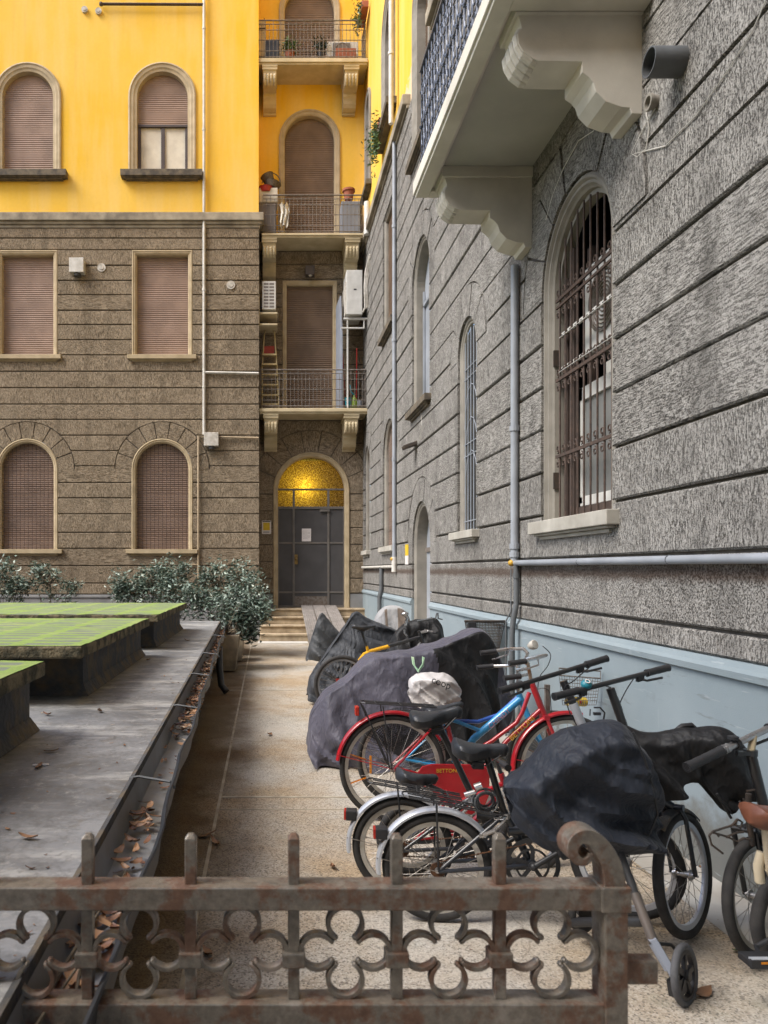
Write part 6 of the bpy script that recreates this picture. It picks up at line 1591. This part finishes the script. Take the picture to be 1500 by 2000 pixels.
wheel(t, wc, (.86, .50, 0), (-.20, .0, 1), .25, .022, M['alu'], 24)
m = MB(); up_ = Vector((-.20, 0, 1)).normalized(); cr = wc+up_*.29; nn = Vector((.86,.5,0)).cross(up_).normalized()
m.tube([s3, cr+Vector((.04,0,.04)), cr], .02, 10)
for q in (-1, 1): m.tube([cr+nn*(q*.045), wc+nn*(q*.05)], .011, 8)
m.tube([cr-nn*.05, cr+nn*.05], .014, 8)
m.tube([s3, s3+Vector((.35,.12,-.1)), s3+Vector((.75,.2,-.25))], .022, 10)
m.build('frame', M['bpaint'], t, smooth=True)
rc = wc+Vector((1.0-.62, .25, -.0)); 
m = MB()
for pts in ([(1385,1632),(1392,1624),(1430,1612),(1440,1600)], [(1385,1632),(1390,1650),(1412,1667)], [(1392,1626),(1420,1634),(1440,1644),(1452,1637),(1470,1640)], [(1400,1628),(1404,1634)], [(1418,1636),(1425,1632),(1440,1626),(1452,1625)], [(1440,1600),(1436,1612),(1446,1618),(1450,1606),(1440,1600)], [(1452,1560),(1462,1600),(1468,1650)], [(1444,1565),(1470,1590),(1490,1600)], [(1458,1545),(1474,1543)]):
    m.tube([P(x, y, 3.02) for x, y in pts], .0045, 6)
m.tube([P(1462, 1550, 3.05), P(1462, 1600, 3.05), P(1470, 1650, 3.08)], .012, 8); m.build('front_carrier', M['iron'], t)
t = thing('bicycle', 'bicycle with brown leather saddle and cream frame at the right edge', 'bicycle', (2.2, 2.8, 0), 'uncovered bicycles along the wall')
wheel(t, P(1588, 1800, 2.93), (1, .06, 0), Z, .255, .025, M['alu'], 24)
saddle(t, P(1462, 1590, 2.78), P(1600, 1580, 2.82), .17, .085, M['leather'])
m = MB(); m.tube([P(1496, 1612, 2.79), P(1505, 1700, 2.84)], .017, 12); m.tube([P(1488, 1664, 2.86), P(1481, 1690, 2.86), P(1484, 1722, 2.87)], .018, 10)
m.tube([P(1505, 1695, 2.84), P(1560, 1810, 2.92)], .022, 10); m.tube([P(1505, 1700, 2.84), P(1700, 1720, 2.86), P(1900, 1560, 2.9)], .025, 12)
m.build('frame', M['creampaint'], t, smooth=True)
pc = P(1482, 1873, 2.78); m = MB(); X_ = Vector((1,0,0)); Y_ = Vector((0,1,0))
m.obox(pc, X_, Y_, Z, (.058, .035, .013)); m.obox(pc-Y_*.035, X_, Y_, Z, (.055, .006, .018)); m.tube([pc+Vector((.02,.03,0)), pc+Vector((.05,.09,0)), pc+Vector((.16,.10,.05))], .011, 8)
pd = m.build('pedal', M['black'], t, bevel=.005)
m = MB(); m.obox(pc-Y_*.0425+X_*.012+Z*.006, X_, Y_, Z, (.03, .001, .004)); m.build('reflector', M['orange'], pd)
m = MB(); m.obox(pc+Z*.016-Y_*.03, X_, Y_, Z, (.052, .01, .003)); m.build('grip_pad', M['silver'], pd)

# ---- folded kick scooter under the navy cover
t = thing('kick_scooter', 'folded kick scooter with silver fork and grey spoked wheel beside the gate post', 'scooter', (1.5, 2.85, 0))
wc = P(1337, 1904, 2.84); up_ = Vector((-.14, .0, 1)).normalized(); bw = Vector((.70, .66, 0)).normalized(); nn = bw.cross(up_).normalized()
m = MB(); ns = 40; rr_ = .118
m.tube([wc+bw*((rr_-.014)*math.cos(2*PI*i/ns))+up_*((rr_-.014)*math.sin(2*PI*i/ns)) for i in range(ns)], .014, 10, closed=True); wl = sub('wheel', t); m.build('tyre', pm('worn_grey_tyre', (.11,.11,.115), (.07,.07,.075), 12, .8, bmp=.2), wl, smooth=True)
m = MB(); m.ribbon([wc+bw*(.086*math.cos(2*PI*i/ns))+up_*(.086*math.sin(2*PI*i/ns)) for i in range(ns+1)], nn, .02, .012)
for k in range(5):
    a = 2*PI*k/5; e = bw*math.cos(a)+up_*math.sin(a); m.ribbon([wc+e*.012, wc+e*.084], nn, .016, .022)
m.cyl(wc-nn*.02, wc+nn*.02, .02, 14); m.build('rim', M['black'], wl)
q0, q1, q2, q3 = P(1307, 1893, 2.80), P(1277, 1842, 2.84), P(1240, 1745, 2.95), P(1187, 1600, 3.10)
m = MB(); m.tube([q1, q0], .019, 12); m.obox((q1+q0)/2+Vector((0,-.012,0)), (q0-q1).normalized(), Y_, (q0-q1).normalized().cross(Y_), (.07, .01, .014)); m.build('fork', M['greypanel'], t, smooth=True)
m = MB(); m.tube([q2, q1], .0185, 12); m.build('lower_tube', pm('taupe_tube', (.13,.105,.09), (.09,.075,.065), 9, .5, bmp=.1), t, smooth=True)
m = MB(); m.tube([q3, q2], .016, 12); m.tube([q1, P(1310, 1845, 2.9), P(1335, 1870, 2.92)], .007, 6); m.obox(P(1322, 1925, 2.82), bw, nn, up_, (.04, .02, .03)); m.tube([q0, wc-nn*.04], .014, 8)
m.tube([P(1255, 1800, 2.95), P(1175, 1800, 3.1), P(1120, 1802, 3.25)], .02, 8); m.build('column', M['black'], t, smooth=True)
wc2 = P(1140, 1780, 3.3); m = MB(); m.tube([wc2+Vector((.85,.5,0)).normalized()*(.08*math.cos(2*PI*i/30))+Z*(.08*math.sin(2*PI*i/30)) for i in range(30)], .017, 8, closed=True); m.cyl(wc2-Y_*.02, wc2+Y_*.02, .03, 12)
for k in range(5): m.tube([wc2, wc2+Vector((.85,.5,0)).normalized()*(.07*math.cos(k*1.257))+Z*(.07*math.sin(k*1.257))], .008, 5)
m.build('rear_wheel', M['rubber'], t, smooth=True)

# ---- wire basket with the yellow can
t = thing('bicycle_basket', 'grey wire basket on a bicycle front carrying a yellow can', 'basket', P(1130, 1385, 5.1))
Db = 5.05
def bk(u, v, w_): # u 0..1 across, v 0..1 down, w depth
    x0, x1 = 1092+3*v+4*v, 1173-9*v; y = 1322+58*v; return P(x0+(x1-x0)*u, y-3+6*u*(1-v), Db+.24*w_)
m = MB()
for w_ in (0, 1):
    for v in [0,.12,.24,.36,.48,.6,.72,.84,1]: m.tube([bk(0, v, w_), bk(1, v, w_)], .002 if v else .0045, 4)
    for k in range(17): m.tube([bk(k/16, 0, w_), bk(k/16, 1, w_)], .0018, 4)
for u in (0, 1):
    for v in [0,.12,.24,.36,.48,.6,.72,.84,1]: m.tube([bk(u, v, 0), bk(u, v, 1)], .002 if v else .0045, 4)
    for k in range(9): m.tube([bk(u, 0, k/8), bk(u, 1, k/8)], .0018, 4)
for k in range(12): m.tube([bk(k/11, 1, 0), bk(k/11, 1, 1)], .002, 4)
m.tube([bk(0,0,0)+Z*.05, bk(1,0,0)+Z*.05, bk(1,0,1)+Z*.05, bk(0,0,1)+Z*.05, bk(0,0,0)+Z*.05], .004, 5)
for u, w_ in ((0,0),(.5,0),(1,0),(0,1),(1,1)): m.tube([bk(u,0,w_), bk(u,0,w_)+Z*.05], .003, 4)
m.build('wire', M['iron_grey'], t)
m = MB(); m.cyl(P(1108, 1370, 5.15), P(1143, 1371, 5.17), .031, 18); cn = m.build('can', M['yellowsign'], None, smooth=True); tag(cn, 'yellow drink can with red dots lying in the wire basket', 'can')
m = MB()
for x in (1117, 1135): m.sphere(P(x, 1371, 5.123), .011, 8, 5, (1,.3,1.3))
o_ = m.build('printed_spot', M['redplastic'], cn, smooth=True)
t2 = thing('carrier_lamp_bracket', 'dark cable loop and lamp bracket hanging under the wire basket', 'bracket', P(1170, 1420, 5.05))
m = MB(); m.tube([P(1160,1382,5.0), P(1172,1382,5.0), P(1181,1392,5.0), P(1179,1405,5.0), P(1172,1420,5.0)], .006, 6); m.tube([P(1153,1385,5.0), P(1152,1398,5.0)], .004, 5); m.obox(P(1166,1394,5.0), X_, Y_, Z, (.022,.012,.009)); m.build('bracket', M['black'], t2)
m = MB(); a = P(1066, 1340, 5.0); m.box((a.x, 5.0, .25), (a.x+.03, 5.03, P(1066,1338,5.0).z)); tag(m.build('metal_post', M['iron_grey']), 'square grey metal post standing behind the red bicycle head tube', 'post')
# black crate basket against the wall
t = thing('bicycle_basket', 'large black mesh basket standing out behind the plum grey cover', 'basket', P(945, 1272, 7.35))
Dk = 7.35
def ck(u, v, w_): x0, x1 = 908+10*v, 986-12*v; return P(x0+(x1-x0)*u, 1213+57*v, Dk+.28*w_)
m = MB()
for w_ in (0, 1):
    for k in range(20): m.tube([ck(0, k/19, w_), ck(1, k/19, w_)], .0042 if k else .01, 4)
    for k in range(26): m.tube([ck(k/25, 0, w_), ck(k/25, 1, w_)], .0042, 4)
for u in (0, 1):
    for k in range(20): m.tube([ck(u, k/19, 0), ck(u, k/19, 1)], .0042 if k else .01, 4)
    for k in range(9): m.tube([ck(u, 0, k/8), ck(u, 1, k/8)], .0042, 4)
m.add([ck(0,1,0), ck(1,1,0), ck(1,1,1), ck(0,1,1)], [(0,1,2,3)]); m.build('mesh', M['iron'], t)
m = MB(); m.box(P(914, 1232, Dk-.03), P(930, 1214, Dk-.01)); m.build('clamp', M['black'], t, bevel=.01)

# ------------------------------------------------------------ cloth covers
def catmull(v, t):
    n = len(v)-1; f = min(max(t*n, 0), n-1e-6); i = int(f); k = f-i
    p0, p1, p2, p3 = v[max(i-1,0)], v[i], v[i+1], v[min(i+2,n)]
    if isinstance(p1, (tuple, list)): return tuple(catm(a, b, c, d, k) for a, b, c, d in zip(p0, p1, p2, p3))
    return catm(p0, p1, p2, p3, k)
def catm(a, b, c, d, k): return .5*(2*b+(c-a)*k+(2*a-5*b+4*c-d)*k*k+(3*b-a-3*c+d)*k**3)
def cover(name, lab, st, mat, seed=0, fold=.03, nu=110, nv=56, freq=9, thick=.0, cat='cover', group=None, par=None, top_r=.5, mats=None, mfn=None, slant=.5, crease=.012, crisp=False):
    """st rows: (X, ridge Y, ridge Z, half width at shoulder, front bottom Y, front bottom Z, back bottom Y, back bottom Z)"""
    m = MB(); vs = []
    for i in range(nu+1):
        X, ry, rz, hw, fy, fz_, by, bz_ = catmull(st, i/nu)
        sec = [(fy, fz_), (fy+(ry-hw-fy)*.30, fz_+(rz-fz_)*.42), (ry-hw*1.12, fz_+(rz-fz_)*.80), (ry-hw*.75, rz-.05*min(1, hw*6)), (ry, rz), (ry+hw*.75, rz-.05*min(1, hw*6)), (ry+hw*1.12, bz_+(rz-bz_)*.80), (by-(by-ry-hw)*.30, bz_+(rz-bz_)*.42), (by, bz_)]
        if crisp:
            sec = [(fy, fz_), (fy+(ry-hw-fy)*.25, fz_+(rz-fz_)*.30), (fy+(ry-hw-fy)*.6, fz_+(rz-fz_)*.62), (ry-hw*1.10, fz_+(rz-fz_)*.9), (ry-hw*.95, rz-.022), (ry-hw*.4, rz-.002), (ry, rz), (ry+hw*.95, rz-.03), (ry+hw*1.12, bz_+(rz-bz_)*.80), (by-(by-ry-hw)*.30, bz_+(rz-bz_)*.42), (by, bz_)]
        for j in range(nv+1):
            y, z = catmull(sec, j/nv); t = j/nv; low = abs(t-.5)*2
            # hanging folds widen towards the hem, creases run askew
            ph = X*freq+slant*(z*5)+seed+1.3*noise.noise(Vector((X*2, z*2, seed)))
            f = fold*(low**.8)*((math.exp(1.4*math.sin(ph*2))-1.55)*.62+.42*(math.exp(1.2*math.sin(ph*4.7+1.0+2*noise.noise(Vector((X*3, z*3, seed+5)))))-1.4)+.5*noise.noise(Vector((X*6, y*2, z*2.5+seed))))
            q1 = noise.noise(Vector((X*3.2-z*3.8, y*2.2, z*2.4+X*1.5+seed))); q2 = noise.noise(Vector((X*7.5+z*5, y*4, z*6.5-X*4+seed*2)))
            f += crease*.55*((1-min(1, abs(q1)*2.2))**2-.2) + crease*.22*((1-min(1, abs(q2)*2.5))**2-.2)
            f += crease*.5*noise.noise(Vector((X*9+z*6, y*5, z*8-X*4+seed*3)))+crease*1.6*(abs(noise.noise(Vector((X*3.5-z*2.4, y*2, z*3.1+seed))))-.2)
            sgn = -1 if t < .5 else 1
            dy = sgn*f*(.35+.65*low); dz = f*.35*(1-low)
            vs.append(Vector((X+f*.25*low, y+dy, max(z+dz, .004))))
    K = nv+1; fs = [(i*K+j, (i+1)*K+j, (i+1)*K+j+1, i*K+j+1) for i in range(nu) for j in range(nv)]
    m.add(vs, fs)
    if mfn: m.m = [mfn(vs[f[0]], (k % nv)/nv) for k, f in enumerate(fs)]
    o = m.build(name, mats or mat, par, smooth=True)
    if thick: md = o.modifiers.new('solid', 'SOLIDIFY'); md.thickness = thick; md.offset = 0
    if lab: tag(o, lab, cat, group)
    return o
def S(x, D, yr, hw, yfb, Db_=None, yback=None, back=.35):
    """station from traced heights: ridge at picture row yr (distance D), hem at row yfb (distance Db_)"""
    Db_ = Db_ or D-.2; X = (x-VX)*D/F
    zb = max(.01, H-(yfb-VY)*Db_/F)
    return (X, D, H-(yr-VY)*D/F, hw, Db_, zb, D+(D-Db_)*.9+back*.2, max(.01, zb))
G = 'covered bicycles and mopeds'
# big plum-grey cover
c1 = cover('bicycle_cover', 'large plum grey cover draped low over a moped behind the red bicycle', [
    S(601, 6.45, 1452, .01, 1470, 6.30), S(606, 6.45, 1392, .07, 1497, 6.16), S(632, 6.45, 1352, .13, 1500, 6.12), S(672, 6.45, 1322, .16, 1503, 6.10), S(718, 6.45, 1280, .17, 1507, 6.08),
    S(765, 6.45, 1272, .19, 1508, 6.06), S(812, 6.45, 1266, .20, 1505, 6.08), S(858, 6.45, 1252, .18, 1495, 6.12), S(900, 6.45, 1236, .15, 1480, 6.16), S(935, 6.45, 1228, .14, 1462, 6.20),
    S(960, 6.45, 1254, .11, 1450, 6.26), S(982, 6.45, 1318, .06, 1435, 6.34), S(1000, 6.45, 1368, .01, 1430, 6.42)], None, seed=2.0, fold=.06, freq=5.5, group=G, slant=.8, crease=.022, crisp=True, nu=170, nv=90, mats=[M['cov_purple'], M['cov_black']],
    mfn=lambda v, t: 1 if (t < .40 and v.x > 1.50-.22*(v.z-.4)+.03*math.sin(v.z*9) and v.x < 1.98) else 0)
c2 = cover('bicycle_cover', 'dark slate cover rising to a sharp peak behind the yellow bicycle', [
    S(600, 9.3, 1352, .01, 1366, 9.15), S(606, 9.3, 1318, .05, 1372, 9.05), S(640, 9.35, 1268, .07, 1380, 9.0), S(672, 9.4, 1222, .07, 1385, 9.0), S(694, 9.4, 1194, .05, 1385, 9.0),
    S(716, 9.4, 1206, .07, 1380, 9.0), S(750, 9.4, 1221, .08, 1370, 9.0), S(790, 9.4, 1238, .08, 1350, 9.1), S(830, 9.4, 1250, .07, 1330, 9.2), S(850, 9.4, 1275, .01, 1310, 9.3)], M['cov_slate'], seed=5.1, fold=.05, freq=5, group=G, slant=2.2, crease=.02, crisp=True)
c3 = cover('bicycle_cover', 'faded charcoal cover peaking farthest left beside the ramp', [
    S(597, 10.6, 1286, .01, 1292, 10.5), S(603, 10.6, 1262, .04, 1290, 10.45), S(618, 10.6, 1216, .05, 1292, 10.4), S(628, 10.6, 1197, .04, 1295, 10.4), S(640, 10.6, 1208, .05, 1300, 10.4), S(660, 10.6, 1232, .05, 1300, 10.4), S(690, 10.6, 1258, .03, 1300, 10.4), S(705, 10.6, 1275, .01, 1290, 10.5)], M['cov_grey'], seed=8.3, fold=.05, freq=6, group=G, slant=1.5, crisp=True)
c4 = cover('bicycle_cover', 'pale grey rounded cover with brown panels standing against the far wall', [
    S(729, 11.0, 1222, .01, 1240, 10.9), S(734, 11.0, 1203, .08, 1262, 10.85), S(748, 11.0, 1187, .10, 1270, 10.8), S(768, 11.0, 1182, .10, 1275, 10.8), S(786, 11.0, 1188, .10, 1275, 10.8), S(798, 11.0, 1204, .08, 1265, 10.85), S(806, 11.0, 1228, .01, 1250, 10.95)],
    None, seed=3.7, fold=.02, freq=8, group=G, mats=[M['cov_pale'], M['cov_brown']], mfn=lambda v, t: 1 if (t < .36 and (noise.noise(Vector((v.x*5.5+.4, 0, 1))) > -.02)) else 0)
c5 = cover('bicycle_cover', 'crumpled black cover strung with handlebar parts beside the pale grey cover', [
    S(748, 8.95, 1276, .01, 1285, 8.9), S(762, 8.95, 1250, .05, 1300, 8.8), S(785, 8.95, 1222, .07, 1310, 8.8), S(805, 8.95, 1212, .09, 1300, 8.8), S(830, 8.95, 1210, .08, 1290, 8.8), S(850, 8.95, 1206, .07, 1280, 8.8), S(862, 8.95, 1222, .05, 1270, 8.85), S(868, 8.95, 1245, .01, 1262, 8.9)], M['cov_black'], seed=1.4, fold=.05, freq=8, group=G, crease=.04)
t = thing('bar_end', 'silver handlebar end and brake levers sticking through the black cover', 'handlebar', P(792, 1225, 8.75))
m = MB(); m.sphere(P(791, 1199, 8.72), .04, 10, 7, (1.1,1,.7)); m.tube([P(791,1201,8.72), P(795,1208,8.72), P(792,1222,8.72)], .016, 8); m.tube([P(790,1230,8.72), P(790,1236,8.72), P(795,1242,8.72)], .012, 6); m.build('bar', M['chrome'], t, smooth=True)
m = MB(); m.tube([P(842,1206,8.75), P(850,1210,8.75), P(853,1198,8.75), P(855,1197,8.75), P(856,1208,8.75), P(864,1210,8.75)], .009, 6); m.tube([P(815,1213,8.75), P(845,1208,8.75)], .014, 6); m.build('lever', M['duct'], t, smooth=True)

cv = thing('cloth_cover', 'dark navy cover bundled in a rounded bag over the nearest folding bicycle', 'cover', (1.4, 3.1, 0))
def T(x, y0, y1, D, th):  # station: picture rows of crest and hem at depth D, half thickness th
    X = (x-VX)*D/F; return (X, D+th*.3, H-(y0-VY)*D/F, th*.8, D-th*.35, H-(y1-VY)*D/F, D+th*.7, H-(y1-VY)*D/F)
cover('bag', None, [T(798,1342,1350,5.14,.01), T(803,1324,1368,5.13,.07), T(815,1316,1380,5.12,.10), T(835,1313,1384,5.11,.13), T(858,1315,1388,5.11,.14), T(880,1320,1378,5.12,.12), T(893,1332,1364,5.13,.08), T(900,1348,1358,5.14,.01)],
    M['bag'], seed=3.3, fold=.020, freq=17, slant=3.5, crease=.035, nu=120, nv=70, par=bgt)
cover('front_bag', None, [T(985,1536,1546,3.18,.01), T(998,1524,1575,3.18,.07), T(1010,1520,1608,3.16,.09), T(1030,1500,1628,3.14,.12), T(1055,1474,1650,3.12,.14), T(1085,1447,1662,3.10,.16), T(1120,1429,1650,3.08,.17), T(1160,1420,1652,3.08,.18),
    T(1200,1417,1660,3.08,.18), T(1232,1425,1658,3.10,.17), T(1255,1462,1648,3.12,.15), T(1275,1515,1632,3.14,.12), T(1287,1560,1605,3.16,.07), T(1292,1582,1590,3.18,.01)], M['cov_navy'], seed=6.2, fold=.030, freq=6.5, par=cv, slant=2.6, crease=.035, thick=.004, nu=170, nv=90)
m = MB(); m.tube([P(1236,1430,2.99), P(1258,1480,2.985), P(1276,1540,3.0), P(1284,1590,3.03), P(1268,1630,3.05), P(1225,1660,3.02)], .005, 6); m.build('piping', M['black'], cv, smooth=True)
cover('rear_sheet', None, [T(1205,1424,1560,3.36,.02), T(1225,1420,1562,3.34,.05), T(1255,1432,1560,3.32,.08), T(1285,1437,1560,3.30,.09), T(1310,1432,1545,3.28,.09), T(1340,1425,1530,3.26,.09), T(1370,1428,1530,3.24,.08), T(1400,1424,1562,3.22,.07),
    T(1420,1426,1585,3.22,.07), T(1438,1436,1588,3.22,.06), T(1452,1452,1562,3.22,.05), T(1462,1482,1520,3.22,.03), T(1465,1496,1502,3.22,.005)], M['cov_black'], seed=4.4, fold=.035, freq=7, par=cv, slant=1.8, crease=.03, thick=.004, nu=140, nv=70)
m = MB(); m.tube([P(1400,1550,3.2), P(1415,1575,3.2), P(1428,1598,3.2)], .006, 6); m.tube([P(1320,1428,3.3), P(1332,1418,3.3), P(1350,1416,3.3), P(1362,1428,3.3)], .012, 8); m.build('tie_cord', M['black'], cv, smooth=True)

# ------------------------------------------------------------ the gate in front
GD = 1.60
def gx(x): return (x-VX)*GD/F
def gz(y): return H-(y-VY)*GD/F
gate = thing('iron_gate', 'rusty iron gate with quatrefoil rings, spiked bars and a scrolled post in the foreground', 'gate', (gx(1200), GD, 0))
x0g = gx(-900); pitch = gx(370)-gx(165.5)
m = MB(); m.box((x0g, GD, gz(1780)), (gx(1182), GD+.062, gz(1735))); m.build('top_rail', M['gate'], gate, bevel=.003)
m = MB(); m.box((x0g, GD, gz(1962)-.055), (gx(1182), GD+.062, gz(1962))); m.build('bottom_rail', M['gate'], gate, bevel=.003)
m = MB(); m.box((x0g, GD+.005, .06), (gx(1182), GD+.055, .11)); m.build('foot_rail', M['gate'], gate, bevel=.003)
xb = [gx(165.5)+pitch*k for k in range(-5, 5)]
for x in xb:
    m = MB(); m.box((x-.0125, GD+.018, gz(1735)-.001), (x+.0125, GD+.043, gz(1646)))
    a4 = [(x-.0125, GD+.018, gz(1646)+.0003), (x+.0125, GD+.018, gz(1646)+.0003), (x+.0125, GD+.043, gz(1646)+.0003), (x-.0125, GD+.043, gz(1646)+.0003)]
    t4 = [(x-.006, GD+.025, gz(1637)), (x+.006, GD+.025, gz(1637)), (x+.006, GD+.037, gz(1637)), (x-.006, GD+.037, gz(1637))]
    m.add(a4+t4, [(0,1,5,4),(1,2,6,5),(2,3,7,6),(3,0,4,7),(4,5,6,7)])
    m.box((x-.0125, GD+.018, gz(1962)), (x+.0125, GD+.043, gz(1780))); m.box((x-.0125, GD+.018, .11), (x+.0125, GD+.043, gz(1962)-.055)); m.build('bar', M['gate'], gate, bevel=.0025)
    m = MB(); m.box((x-.025, GD+.010, gz(1898)), (x+.025, GD+.051, gz(1868))); m.build('collar', M['gate'], gate, bevel=.003)
for x in xb:
    cx_ = x+pitch/2; cz = gz(1870); m = MB()
    for k in range(4):
        a = k*PI/2; d = Vector((math.cos(a), 0, math.sin(a))); rr = .0375; c = Vector((cx_, GD+.03, cz))+d*.0605
        pts = []
        for i in range(25):
            th = a-R(146)+R(292)*i/24; pts.append(c+Vector((math.cos(th), 0, math.sin(th)))*rr)
        m.ribbon(pts, (0,1,0), .022, [.0102 if 1 < i < 23 else .008 for i in range(25)])
        for e_ in (0, 24):
            m.sphere(pts[e_], .0064, 8, 5, (1,1.6,1))
    m.build('quatrefoil', M['gate'], gate, smooth=False, bevel=.0015)
# post with the scroll
pts = [(1203,2100),(1203,1900),(1203,1740),(1199,1700),(1188,1668),(1170,1642),(1150,1628),(1131,1629),(1118,1641),(1114,1658),(1120,1675),(1133,1684),(1147,1682),(1155,1672),(1153,1662),(1146,1658)]
m = MB()
m.box((gx(1181), GD-.004, 0), (gx(1226), GD+.066, gz(1742))); m.build('post', M['gate'], gate, bevel=.003)
m = MB(); cur = []
pp = [(1203,1742),(1202,1722),(1197,1695),(1185,1668),(1168,1646),(1150,1636),(1133,1638),(1122,1650),(1120,1666),(1128,1680),(1141,1685),(1152,1679),(1155,1668)]
thk = [.05,.049,.046,.042,.038,.034,.03,.028,.025,.022,.018,.014,.010]
vv = [(a, b_, c_) for (a, b_), c_ in zip(pp, thk)]
P3 = [catmull(vv, i/60) for i in range(61)]
m.ribbon([(gx(a), GD+.031, gz(b_)) for a, b_, _ in P3], (0,1,0), .06, [c_*.94 for _, _, c_ in P3]); m.build('scroll', M['gate'], gate, bevel=.0025)
m = MB(); m.box((gx(1226)+.0005, GD+.012, gz(1930)), (gx(1292), GD+.05, gz(1884))); m.build('latch_bar', M['gate'], gate, bevel=.003)
m = MB(); m.box((gx(1174), GD-.006, gz(1782)), (gx(1232), GD+.07, gz(1732))); m.build('post_collar', M['gate'], gate, bevel=.003)
